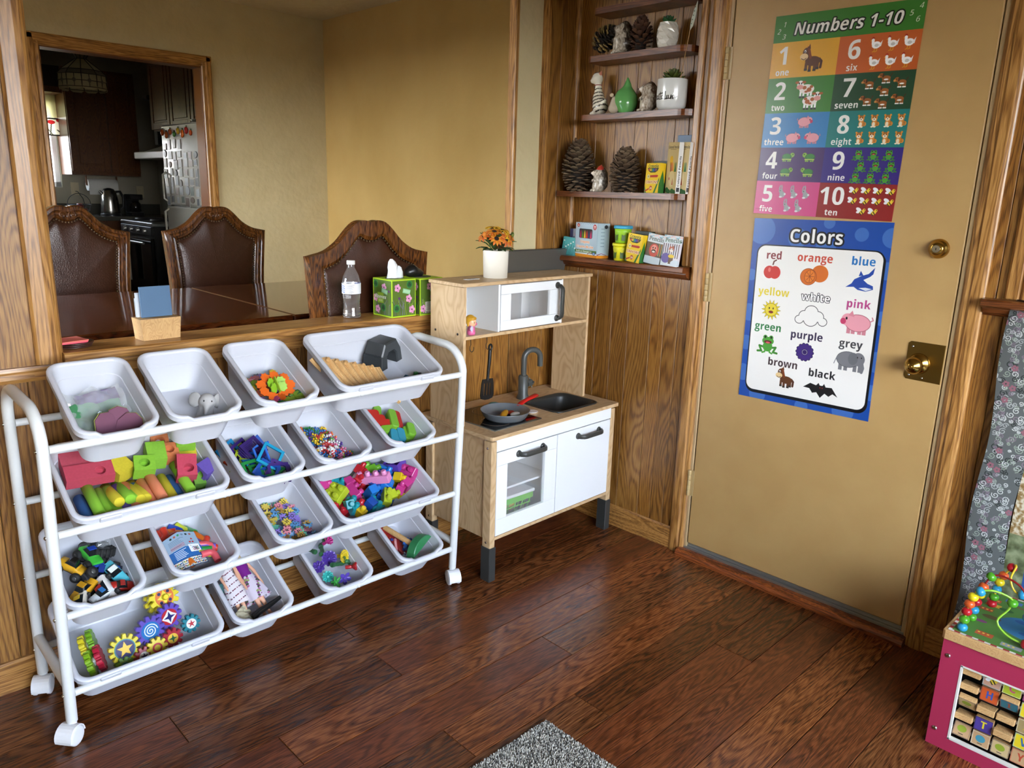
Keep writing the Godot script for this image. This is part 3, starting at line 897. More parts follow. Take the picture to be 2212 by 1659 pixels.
func make_dining_chair(label: String) -> Node3D:
	var o := thing("dining_chair", label, "chair", Vector3.ZERO, Vector3.ZERO, "carved leather dining chairs")
	var wood := tri("chair wood", tex(timber(128, 512, 90, Color("1d0d04"), Color("4a2810"), Color("7a4a1e"), 4.0, 0.6, 0.4)), Vector3(9.0, 1.6, 9.0), 0.24, Color.WHITE, false)
	var hide := tri("brown leather", grainy(256, 66, 0.03, Color("3a1f10"), Color("43261a"), 4), Vector3(4, 4, 4), 0.30, Color.WHITE, false, bumps(256, 67, 0.12, 2.0), 0.25)
	var a := back_outline(false, 3)
	var b := back_outline(true, 3)
	var rings := []
	for e in [[0.0, -0.022], [0.0, 0.016], [0.10, 0.024], [0.34, 0.026], [0.42, 0.019], [0.52, 0.022], [0.66, 0.022], [0.74, 0.014], [0.88, 0.016], [1.0, 0.008], [1.0, -0.016], [0.8, -0.022]]:
		var ring := PackedVector3Array()
		for i in a.size():
			var p: Vector2 = a[i].lerp(b[i], e[0])
			ring.append(Vector3(p.x, p.y, e[1]))
		rings.append(ring)
	put("frame", loft(rings, false, false, [1, 2, 3, 4, 5, 6, 7, 8, 9, 10, 11], true), wood, o)
	var mid := Vector2(0, 0.76)
	for s in [1.0, -1.0]:
		var pad := []
		for e in [[1.0, 0.004], [0.97, 0.012], [0.90, 0.017], [0.75, 0.022], [0.5, 0.026], [0.25, 0.027], [0.02, 0.028]]:
			var ring := PackedVector3Array()
			for p in b:
				var q: Vector2 = mid + (p - mid) * e[0]
				ring.append(Vector3(q.x, q.y, s * (e[1] * (1.0 if s > 0 else 0.6))))
			pad.append(ring)
		put("leather_pad" if s > 0 else "rear_leather_pad", loft(pad, true, true), hide, o)
	for s in [1.0, -1.0]:
		var st := surf(0)
		var run := 0.0
		for i in b.size() - 1:
			var d: float = b[i].distance_to(b[i + 1])
			while run < d:
				var p: Vector2 = b[i].lerp(b[i + 1], run / d)
				ball(Vector3(0.0042, 0.0042, 0.0030), 6, st, Transform3D(Basis(), Vector3(p.x * 0.985, mid.y + (p.y - mid.y) * 0.985, s * (0.0135 if s > 0 else 0.013))))
				run += 0.0135
			run -= d
		put("nailhead_trim", done(st), mat("nail brass", Color("7c6d52"), 0.3, 1.0), o)
	for s in [1.0, -1.0]:
		var pts := []
		for i in 22:
			var an := -0.6 + i * 0.42
			var rr := 0.020 * (1.0 - i / 24.0)
			pts.append(Vector3(s * (0.021 - rr * cos(an)), 1.086 + rr * sin(an) * 0.9, 0.021))
		put("scroll", tube(pts, 0.0042, 8, true, null, 1.3), wood, o)
	put("seat", box(Vector3(0.50, 0.07, 0.46), 0.02), hide, o, Vector3(0, 0.455, 0.24))
	put("apron", box(Vector3(0.48, 0.06, 0.44), 0.006), wood, o, Vector3(0, 0.39, 0.24))
	for s in [-1.0, 1.0]:
		put("leg", loft([rect_at(0.022, Vector3(s * 0.215, 0.42, 0.44)), rect_at(0.026, Vector3(s * 0.218, 0.30, 0.445)), rect_at(0.014, Vector3(s * 0.215, 0.06, 0.44)), rect_at(0.019, Vector3(s * 0.215, 0, 0.446))]), wood, o)
		put("leg", loft([rect_at(0.022, Vector3(s * 0.21, 0.5, -0.005)), rect_at(0.020, Vector3(s * 0.21, 0.25, -0.01)), rect_at(0.018, Vector3(s * 0.21, 0, -0.05))]), wood, o)
	return o
func rect_at(r: float, at: Vector3) -> PackedVector3Array:
	var out := PackedVector3Array()
	for i in 10: out.append(at + Vector3(r * cos(TAU * i / 10), 0, -r * sin(TAU * i / 10)))
	return out
func build_dining() -> void:
	var t := thing("dining_table", "long dark glossy wooden dining table behind the half wall", "table", Vector3(-1.3, 0.13, -0.92))
	var top := tri("table wood", mats["shelf wood"].albedo_texture, Vector3(0.9, 3.0, 3.0), 0.10, Color(0.80, 0.72, 0.68), false)
	top.clearcoat_enabled = true
	top.clearcoat = 0.6
	top.clearcoat_roughness = 0.06
	for e in [[-1.3, 0.278], [0.280, 1.2]]:
		var o := put("tabletop_leaf", box(Vector3(e[1] - e[0] - 0.001, 0.035, 1.0), 0.006), top, t, Vector3((e[0] + e[1]) / 2, 0.7425, 0.0))
	put("apron", box(Vector3(2.3, 0.09, 0.84), 0.004), mats["walnut along"], t, Vector3(-0.05, 0.68, 0))
	for x in [-1.15, 1.05]:
		for z in [-0.38, 0.38]: put("leg", lathe([Vector2(0.05, 0.64), Vector2(0.05, 0.56), Vector2(0.035, 0.54), Vector2(0.05, 0.45), Vector2(0.028, 0.16), Vector2(0.045, 0.08), Vector2(0.03, 0)], 16), mats["walnut up"], t, Vector3(x, 0, z))
	var c := make_dining_chair("carved leather dining chair across the table, facing the doorway's right jamb side")
	c.transform = Transform3D(Basis(), Vector3(-0.737, 0.13, -1.75))
	c.set_meta("label", "carved leather dining chair across the table, just right of the stove")
	copy(c, Transform3D(turned(0, 3, 0), Vector3(-1.435, 0.13, -1.73)), "carved leather dining chair across the table, beside the oak post")
	copy(c, Transform3D(turned(0, 183, 0), Vector3(-0.842, 0.13, -0.175)), "carved leather dining chair turned away, its back against the half wall sill")
	copy(c, Transform3D(turned(0, -90, 0), Vector3(0.45, 0.13, -0.60)), "carved leather dining chair at the table head, mostly hidden behind the pier")
func panel_door(parent: Node3D, called: String, w: float, h: float, at: Vector3, turn: float, m: Material) -> MeshInstance3D:
	var o := put(called, box(Vector3(w, h, 0.018), 0.003), m, parent, at, Vector3(0, turn, 0))
	var f := 0.055
	for s in [-1, 1]:
		put("stile", box(Vector3(f, h, 0.008), 0.002), m, o, Vector3(s * (w - f) / 2, 0, 0.012))
		put("rail", box(Vector3(w - 2 * f, f, 0.008), 0.002), m, o, Vector3(0, s * (h - f) / 2, 0.012))
	put("raised_panel", box(Vector3(w - 2 * f - 0.03, h - 2 * f - 0.03, 0.008), 0.006), m, o, Vector3(0, 0, 0.011))
	return o
func build_kitchen() -> void:
	var grey := mat("kitchen wall", Color("9a9482"), 0.8)
	fixed_box("wall_kitchen_right", Vector3(0.62, 0.13, -6.2), Vector3(0.74, 2.57, -3.30), grey)
	fixed_box("wall_kitchen_left", Vector3(-2.3, 0.13, -6.2), Vector3(-2.2, 2.57, -3.30), grey)
	fixed_box("wall_kitchen_back_below", Vector3(-2.3, 0.13, -6.3), Vector3(0.74, 1.30, -6.2), grey)
	fixed_box("wall_kitchen_back_above", Vector3(-2.3, 2.13, -6.3), Vector3(0.74, 2.57, -6.2), grey)
	fixed_box("wall_kitchen_back_right", Vector3(-0.285, 1.30, -6.3), Vector3(0.74, 2.13, -6.2), grey)
	fixed_box("wall_kitchen_back_left", Vector3(-2.3, 1.30, -6.3), Vector3(-1.0, 2.13, -6.2), grey)
	window_at("window_3", Vector3(-0.6425, 1.715, -6.25), 0.715, 0.83, 0.0, 2)
	var dark := tri("cabinet oak", mats["oak panel"].albedo_texture, Vector3(3.0, 0.9, 3.0), 0.35, Color(0.66, 0.56, 0.48), false)
	var k := thing("wall_cabinet", "brown oak wall cabinet beside the kitchen window", "cabinet", Vector3(0.02, 1.42, -6.2))
	part_box("carcass", Vector3(-0.30, 0, 0), Vector3(0.31, 0.94, 0.33), dark, k)
	panel_door(k, "cabinet_door", 0.33, 0.88, Vector3(-0.13, 0.47, 0.34), 0, dark)
	panel_door(k, "cabinet_door", 0.26, 0.88, Vector3(0.175, 0.47, 0.34), 0, dark)
	fixed_box("trim_28", Vector3(-1.2, 2.18, -6.2), Vector3(-0.29, 2.36, -5.9), mat("cornice", Color("191715"), 0.5))
	fixed_box("trim_29", Vector3(-1.2, 2.13, -6.2), Vector3(-0.29, 2.18, -5.88), dark)
	k = thing("wall_cabinet", "tall dark wall cabinet above the magnet-covered fridge", "cabinet", Vector3(0.22, 1.81, -5.12))
	part_box("carcass", Vector3(0, 0, 0), Vector3(0.40, 0.60, 1.75), dark, k)
	for i in 4: panel_door(k, "cabinet_door", 0.42, 0.58, Vector3(-0.01, 0.30, 0.22 + i * 0.435), -PI / 2, dark)
	for e in [["curtain_valance", "white kitchen valance printed with red poppies", Vector3(-0.60, 1.845, -6.13), 0.70, 0.16], ["cafe_curtain", "white cafe curtain printed with red poppies at kitchen window", Vector3(-0.60, 1.52, -6.15), 0.46, 0.34], ["roller_blind", "pale yellow blind in the top of kitchen window", Vector3(-0.60, 2.03, -6.16), 0.70, 0.20]]:
		var s := Sheet.new(256, 128, Color("e8e2cf") if e[0] != "roller_blind" else Color("d9d3a4"), 1)
		if e[0] != "roller_blind":
			for i in 9:
				var x := 14.0 + i * 29
				s.line([Vector2(x, 128), Vector2(x + 6, 60 - (i % 3) * 14)], 4, Color("2c2a22"))
				s.line([Vector2(x + 8, 118), Vector2(x - 6, 84)], 4, Color("3a382c"))
				s.ell(x + 6, 44 - (i % 3) * 14, 13, 15, Color("9c1f22"))
			s.rect(0, 0, 256, 10, Color("1c1a18"))
			if e[0] == "curtain_valance": s.rect(0, 118, 256, 10, Color("1c1a18"))
		var st := surf(0)
		var nx := 24
		for i in nx:
			for q in [[0, 0], [1, 0], [1, 1], [0, 0], [1, 1], [0, 1]]:
				var u := float(i + q[0]) / nx
				st.set_uv(Vector2(u, q[1]))
				st.add_vertex(Vector3((u - 0.5) * e[3], (0.5 - q[1]) * e[4], 0.012 * sin(u * 40.0)))
		var m := textured(e[0], s.out(), 0.9)
		m.backlight_enabled = true
		m.backlight = Color(0.9, 0.88, 0.8)
		m.cull_mode = BaseMaterial3D.CULL_DISABLED
		solo(e[0], e[1], "curtain" if e[0] != "roller_blind" else "blind", done(st), m, e[2])
	k = thing("base_cabinet", "kitchen base cabinet with dark counter under the window", "cabinet", Vector3(-0.9, 0.13, -5.9))
	part_box("carcass", Vector3(-1.2, 0, -0.295), Vector3(1.5, 0.88, 0.28), dark, k)
	part_box("counter", Vector3(-1.2, 0.88, -0.295), Vector3(1.5, 0.92, 0.32), mat("granite", Color("4b4a42"), 0.2), k, 0.004)
	part_box("backsplash", Vector3(-1.2, 0.92, -0.295), Vector3(1.5, 1.02, -0.28), mats["granite"], k)
	k = thing("stove", "black gas stove with stainless trim in the kitchen", "stove", Vector3(-0.09, 0.13, -5.26))
	var steel := mat("stainless", Color("a9a9a4"), 0.28, 1.0)
	part_box("body", Vector3(0.02, 0, 0), Vector3(0.66, 0.88, 0.76), mats["black"], k)
	part_box("cooktop", Vector3(0, 0.88, 0), Vector3(0.66, 0.91, 0.76), steel, k, 0.006)
	part_box("control_panel", Vector3(-0.005, 0.80, 0.01), Vector3(0.03, 0.875, 0.75), mats["black"], k, 0.004)
	part_box("oven_door", Vector3(-0.012, 0.16, 0.02), Vector3(0.02, 0.78, 0.74), mat("oven glass", Color("0a0a0a"), 0.08), k, 0.004)
	put("oven_handle", tube([Vector3(-0.05, 0.74, 0.08), Vector3(-0.05, 0.74, 0.68)], 0.010), steel, k)
	for i in 4: put("knob", lathe([Vector2(0.016, 0.02), Vector2(0.02, 0.0)], 14), steel, k, Vector3(-0.005, 0.84, 0.14 + i * 0.16), Vector3(0, 0, PI / 2))
	for i in 2:
		for j in 2: put("burner_grate", tube(arc(Vector3(0.18 + i * 0.3, 0.925, 0.2 + j * 0.36), Vector3(0.11, 0, 0), Vector3(0, 0, 0.11), 0, 360, 14), 0.007, 6), mats["black"], k)
	var towel := put("hanging_towel", box(Vector3(0.006, 0.34, 0.13), 0.002), mat("tea towel", Color("b9b4a4"), 0.9), k, Vector3(-0.062, 0.575, 0.30))
	solo("splash_panel", "black panel on the kitchen wall behind the stove", "panel", box(Vector3(0.02, 0.55, 0.80), 0.002), mats["black"], Vector3(0.60, 1.34, -4.90))
	k = thing("range_hood", "pale flat range hood above the stove", "hood", Vector3(0.09, 1.57, -5.30))
	var hoodm := mat("hood white", Color("b7b3a4"), 0.4)
	part_box("canopy", Vector3(0, 0, 0), Vector3(0.52, 0.06, 0.80), hoodm, k, 0.006)
	put("cowl", crisp([PackedVector3Array([Vector3(0.06, 0.06, 0.02), Vector3(0.52, 0.06, 0.02), Vector3(0.52, 0.06, 0.78), Vector3(0.06, 0.06, 0.78)]), PackedVector3Array([Vector3(0.26, 0.14, 0.12), Vector3(0.52, 0.14, 0.12), Vector3(0.52, 0.14, 0.68), Vector3(0.26, 0.14, 0.68)])]), hoodm, k)
	k = thing("black_cabinet_post", "narrow black carved post beside the kitchen wall cabinets", "post", Vector3(0.30, 1.68, -5.24))
	part_box("shaft", Vector3(-0.03, 0.02, -0.03), Vector3(0.05, 0.42, 0.05), mats["black"], k, 0.004)
	part_box("capital", Vector3(-0.10, 0.40, -0.06), Vector3(0.06, 0.44, 0.06), mats["black"], k, 0.01)
	build_fridge()
	build_lamp()
	k = thing("kettle", "brushed steel electric kettle on the kitchen counter", "kettle", Vector3(0.02, 1.05, -5.86))
	put("body", lathe([Vector2(0.05, 0.215), Vector2(0.062, 0.20), Vector2(0.075, 0.12), Vector2(0.083, 0.02), Vector2(0.08, 0.0)], 24), mat("kettle steel", Color("b4b2ac"), 0.25, 1.0), k)
	put("lid", lathe([Vector2(0.012, 0.235), Vector2(0.045, 0.225), Vector2(0.05, 0.212)], 20), mats["black"], k)
	put("handle", tube([Vector3(0.05, 0.20, 0), Vector3(0.10, 0.205, 0), Vector3(0.125, 0.15, 0), Vector3(0.12, 0.06, 0), Vector3(0.085, 0.03, 0)], 0.012, 10), mats["black"], k)
	put("spout", tube([Vector3(-0.05, 0.17, 0), Vector3(-0.085, 0.205, 0)], 0.016, 10, true, null, 0.7), mats["kettle steel"], k)
	put("base", lathe([Vector2(0.085, 0.0), Vector2(0.09, -0.012), Vector2(0.09, -0.02)], 24), mats["black"], k, Vector3(0, 0.0, 0))
	k.position.y = 1.07
	k = thing("coffee_maker", "small black coffee maker next to the steel kettle", "coffee maker", Vector3(0.24, 1.051, -5.86))
	part_box("base", Vector3(-0.06, 0, -0.09), Vector3(0.06, 0.03, 0.09), mats["black"], k, 0.006)
	part_box("tower", Vector3(-0.06, 0.03, -0.09), Vector3(0.06, 0.2, -0.03), mats["black"], k, 0.006)
	part_box("brew_head", Vector3(-0.06, 0.15, -0.03), Vector3(0.06, 0.2, 0.08), mats["black"], k, 0.006)
	put("carafe", lathe([Vector2(0.03, 0.135), Vector2(0.05, 0.11), Vector2(0.052, 0.05), Vector2(0.04, 0.031)], 16), mat("carafe", Color("1e1c1a"), 0.1), k, Vector3(0, 0, 0.03))
	k = thing("paper_towel_roll", "white paper towel roll hanging under kitchen cabinet", "paper towel", Vector3(0.013, 1.33, -6.02))
	put("roll", lathe([Vector2(0.055, 0.13), Vector2(0.055, -0.13)], 24), mat("paper", Color("cfcfca"), 0.9), k, Vector3.ZERO, Vector3(0, 0, PI / 2))
	part_box("hanging_sheet", Vector3(-0.13, -0.09, 0.052), Vector3(0.13, 0.0, 0.055), mats["paper"], k)
	for s in [-1, 1]: put("bracket", box(Vector3(0.008, 0.09, 0.03), 0.002), mats["cabinet oak"], k, Vector3(s * 0.136, 0.04, 0))
	k = thing("wire_basket", "round wire basket of red apples on kitchen counter", "basket", Vector3(-0.26, 1.05, -5.82))
	for e in [[0.06, 0.004], [0.085, 0.05], [0.10, 0.10]]: put("hoop", tube(arc(Vector3(0, e[1], 0), Vector3(e[0], 0, 0), Vector3(0, 0, e[0]), 0, 360, 20), 0.003, 6), mats["black"], k)
	put("handle", tube(arc(Vector3(0, 0.10, 0), Vector3(0.10, 0, 0), Vector3(0, 0.10, 0), 0, 180, 14), 0.003, 6), mats["black"], k)
	for i in 8:
		var d := Vector3(cos(TAU * i / 8), 0, sin(TAU * i / 8))
		put("rib", tube([d * 0.06 + Vector3(0, 0.004, 0), d * 0.085 + Vector3(0, 0.05, 0), d * 0.10 + Vector3(0, 0.10, 0)], 0.002, 5), mats["black"], k)
	for i in 4: solo("apple", "red apple in the kitchen wire basket", "apple", lathe([Vector2(0.004, 0.026), Vector2(0.02, 0.031), Vector2(0.034, 0.012), Vector2(0.032, -0.01), Vector2(0.018, -0.03), Vector2(0.004, -0.027)], 14), hexm("7d2a1e", 0.3), Vector3(-0.26 + 0.036 * [1, -1, 0, 0.1][i], 1.085 + (0.045 if i == 3 else 0.0), -5.82 + 0.036 * [0.6, 0.6, -1, 0][i]), Vector3.ZERO, "apples in the basket")
	for e in [[Vector3(-0.18, 1.29, -6.196), "by the paper towel roll"], [Vector3(0.42, 1.27, -6.196), "near the corner behind the coffee maker"]]:
		k = thing("wall_outlet", "ivory wall outlet " + e[1], "outlet", e[0])
		put("cover", box(Vector3(0.07, 0.115, 0.006), 0.002), mat("ivory", Color("b8ab8a"), 0.4), k)
		for s in [-1, 1]: put("socket", box(Vector3(0.03, 0.028, 0.003), 0.001), mats["ivory"], k, Vector3(0, s * 0.025, 0.004))
	solo("power_cord", "black power cord plugged in beside paper towels", "cord", tube([Vector3(-0.18, 1.265, -6.185), Vector3(-0.17, 1.26, -6.15), Vector3(-0.14, 1.20, -6.12), Vector3(-0.13, 1.10, -6.08), Vector3(-0.15, 1.056, -6.0)], 0.004, 6), mats["black"])
func build_fridge() -> void:
	var k := thing("refrigerator", "white top-freezer refrigerator covered with magnets", "refrigerator", Vector3(-0.09, 0.13, -4.14))
	var m := mat("fridge enamel", Color("b9b6a8"), 0.16)
	part_box("cabinet", Vector3(0.06, 0.02, 0), Vector3(0.70, 1.66, 0.70), m, k, 0.006)
	part_box("freezer_door", Vector3(0, 1.075, 0.002), Vector3(0.055, 1.67, 0.698), m, k, 0.012)
	part_box("fridge_door", Vector3(0, 0.06, 0.002), Vector3(0.055, 1.062, 0.698), m, k, 0.012)
	part_box("kick_plate", Vector3(0.03, 0.0, 0.02), Vector3(0.06, 0.05, 0.68), mats["black"], k)
	for e in [[1.10, 1.32], [0.70, 1.04]]: put("door_handle", tube([Vector3(0.0, e[0], 0.05), Vector3(-0.03, e[0] + 0.02, 0.05), Vector3(-0.03, e[1] - 0.02, 0.05), Vector3(0.0, e[1], 0.05)], 0.009, 8), m, k)
	var r := RandomNumberGenerator.new()
	r.seed = 5
	var tones := ["2b2f33", "43484a", "5b4a3a", "8a8f92", "6f7d86", "31241f", "3c4c3f", "7f6a58", "21262c", "5c2f2a", "9aa0a0", "4a5560"]
	var face := -0.0925
	for i in 46:
		var col := i % 7
		var row := i / 7
		var w := r.randf_range(0.045, 0.078)
		var h := r.randf_range(0.045, 0.080)
		var at := Vector3(face, 1.24 + row * 0.068 + r.randf_range(-0.012, 0.012), -4.08 + col * 0.095 + r.randf_range(-0.014, 0.014))
		var c: String = tones[r.randi() % tones.size()]
		if i % 6 == 5: solo("fridge_magnet", "oval souvenir magnet on the fridge freezer door", "magnet", slab(disc(w / 2, 18, h / 2), 0.006, 0.002), hexm(c, 0.35), at, Vector3(0, -PI / 2, r.randf_range(-0.1, 0.1)), "oval magnets on the fridge")
		else:
			var o := thing("fridge_magnet", "small rectangular photo magnet on the freezer door", "magnet", at, Vector3(0, -PI / 2, r.randf_range(-0.06, 0.06)), "photo magnets on the fridge")
			put("backing", box(Vector3(w, h, 0.004), 0.001), hexm("a8a69c", 0.4), o)
			put("picture", box(Vector3(w - 0.01, h - 0.01, 0.001)), hexm(c, 0.3), o, Vector3(0, 0, 0.0023))
	var fruits := [["c8571e", 0.025], ["cf6424", 0.027], ["c4551f", 0.022], ["3f7a2a", 0.02], ["c9a227", 0.024], ["d0641f", 0.030], ["a3261f", 0.026], ["b84a1d", 0.02]]
	for i in fruits.size():
		var o := thing("fruit_magnet", "glossy fruit-shaped magnet near the top of the fridge", "magnet", Vector3(face, 1.745 - 0.02 * (i % 2), -4.09 + i * 0.077), Vector3.ZERO, "fruit magnets on the fridge")
		put("fruit", ball(Vector3(0.012, fruits[i][1], fruits[i][1] * 0.85), 12), hexm(fruits[i][0], 0.2), o, Vector3(-0.006, 0, 0))
		put("stalk", box(Vector3(0.008, 0.018, 0.016), 0.003), hexm("2d4a20", 0.5), o, Vector3(-0.004, fruits[i][1], 0))
	solo("chrome_tray", "shiny chrome tray lying on top of refrigerator", "tray", lathe([Vector2(0.10, 0.024), Vector2(0.104, 0.022), Vector2(0.07, 0.004), Vector2(0.06, 0.0)], 24), mats["chrome"], Vector3(0.04, 1.80, -3.62))
	solo("glass_jar", "ribbed glass jar on the kitchen cabinet shelf", "jar", lathe([Vector2(0.03, 0.11), Vector2(0.045, 0.10), Vector2(0.042, 0.07), Vector2(0.047, 0.05), Vector2(0.042, 0.02), Vector2(0.04, 0.0)], 16), mat("jar glass", Color("6f736e"), 0.08), Vector3(0.34, 2.00, -5.30))
	solo("jar_shelf", "small dark bracket shelf under a glass jar", "shelf", box(Vector3(0.30, 0.02, 0.14), 0.002), mats["cabinet oak"], Vector3(0.45, 1.99, -5.30))
func build_lamp() -> void:
	var k := thing("pendant_lamp", "leaded glass pendant lamp with cream panels and diamonds", "pendant lamp", Vector3(-0.594, 2.02, -4.2))
	var cream := mat("cream glass", Color("a39a78"), 0.3)
	cream.backlight_enabled = true
	cream.backlight = Color(0.3, 0.28, 0.22)
	var lead := mat("lead came", Color("26241f"), 0.5, 0.4)
	var amber := mat("grey glass", Color("5d584a"), 0.3)
	var n := 10
	var rim := 0.162
	for i in n:
		var a0 := TAU * i / n
		var a1 := TAU * (i + 1) / n
		var d0 := Vector3(cos(a0), 0, sin(a0))
		var d1 := Vector3(cos(a1), 0, sin(a1))
		var m := (d0 + d1) / 2
		for e in [[d0, m, 0.042, 0.085], [m, d1, 0.042, 0.085], [d0, m, 0.0, 0.042], [m, d1, 0.0, 0.042]]:
			put("pane", plate([e[0] * rim + Vector3(0, e[2], 0), e[1] * rim + Vector3(0, e[2], 0), e[1] * (rim - 0.004) + Vector3(0, e[3], 0), e[0] * (rim - 0.004) + Vector3(0, e[3], 0)], 0.003), cream, k)
		put("diamond", plate([m * (rim + 0.003) + Vector3(0, 0.022, 0), m.lerp(d1, 0.3) * (rim + 0.003) + Vector3(0, 0.042, 0), m * (rim + 0.003) + Vector3(0, 0.062, 0), m.lerp(d0, 0.3) * (rim + 0.003) + Vector3(0, 0.042, 0)], 0.003), amber, k)
		put("pane", plate([d0 * rim + Vector3(0, 0.088, 0), d1 * rim + Vector3(0, 0.088, 0), d1 * 0.135 + Vector3(0, 0.118, 0), d0 * 0.135 + Vector3(0, 0.118, 0)], 0.003), amber, k)
		put("pane", plate([d0 * 0.135 + Vector3(0, 0.12, 0), d1 * 0.135 + Vector3(0, 0.12, 0), d1 * 0.034 + Vector3(0, 0.198, 0), d0 * 0.034 + Vector3(0, 0.198, 0)], 0.003), cream, k)
		put("pane", plate([d0 * 0.034 + Vector3(0, 0.20, 0), d1 * 0.034 + Vector3(0, 0.20, 0), d1 * 0.066 + Vector3(0, 0.256, 0), d0 * 0.066 + Vector3(0, 0.256, 0)], 0.003), amber, k)
		put("pane", plate([d0 * rim + Vector3(0, -0.002, 0), d1 * rim + Vector3(0, -0.002, 0), d1.lerp(m, 0.4) * (rim - 0.004) - Vector3(0, 0.018, 0), d0.lerp(m, 0.4) * (rim - 0.004) - Vector3(0, 0.018, 0)], 0.003), cream, k)
		put("came", tube([d0 * (rim - 0.002) - Vector3(0, 0.004, 0), d0 * rim + Vector3(0, 0.088, 0), d0 * 0.137 + Vector3(0, 0.12, 0), d0 * 0.036 + Vector3(0, 0.20, 0), d0 * 0.068 + Vector3(0, 0.258, 0)], 0.0035, 5), lead, k)
		put("came", tube([m * rim, m * rim + Vector3(0, 0.086, 0)], 0.0025, 5), lead, k)
	for e in [[rim, 0.0], [rim, 0.042], [rim, 0.087], [0.137, 0.119], [0.036, 0.199]]: put("came", tube(arc(Vector3(0, e[1], 0), Vector3(e[0], 0, 0), Vector3(0, 0, e[0]), 0, 360, n), 0.003, 5), lead, k)
	put("rod", tube([Vector3(0, 0.2, 0), Vector3(0, 0.55, 0)], 0.004, 6), lead, k)
func plate(q: Array, t: float) -> ArrayMesh:
	var nrm: Vector3 = (q[1] - q[0]).cross(q[3] - q[0]).normalized() * t / 2
	var a := PackedVector3Array()
	var b := PackedVector3Array()
	for p in q:
		a.append(p + nrm)
		b.append(p - nrm)
	return crisp([a, b])
const TILT := 0.4718
const ROWS := [[0.802, 0.385], [0.591, 0.371], [0.370, 0.357], [0.155, 0.343]]
const BINS := [
	[[-1.911, 0, "holding green and purple felt in a clear bag"], [-1.698, 0, "holding a grey plush elephant and little else"], [-1.467, 0, "holding flat plastic flower discs and an orange wreath"], [-1.114, 1, "holding wooden train track and a dark grey tunnel"]],
	[[-1.836, 1, "holding soft foam blocks and foam rods"], [-1.512, 0, "holding see-through magnetic tile frames"], [-1.283, 0, "holding tiny flower-shaped linking beads"], [-1.032, 0, "holding red, green and blue padded bricks"]],
	[[-1.967, 0, "holding toy cars and monster trucks"], [-1.715, 0, "holding coloured pipe toys and a printed leaflet"], [-1.419, 0, "holding pastel letter tiles"], [-1.103, 1, "holding big studded building bricks"]],
	[[-1.867, 1, "holding painted toy gears"], [-1.553, 0, "holding two fashion dolls"], [-1.268, 0, "holding plastic flower-garden pieces"], [-0.974, 0, "holding a wooden hammer toy with green head"]]]
var bin_at := {}
func leg_z(y: float) -> float: return 0.325 + 0.062 * y
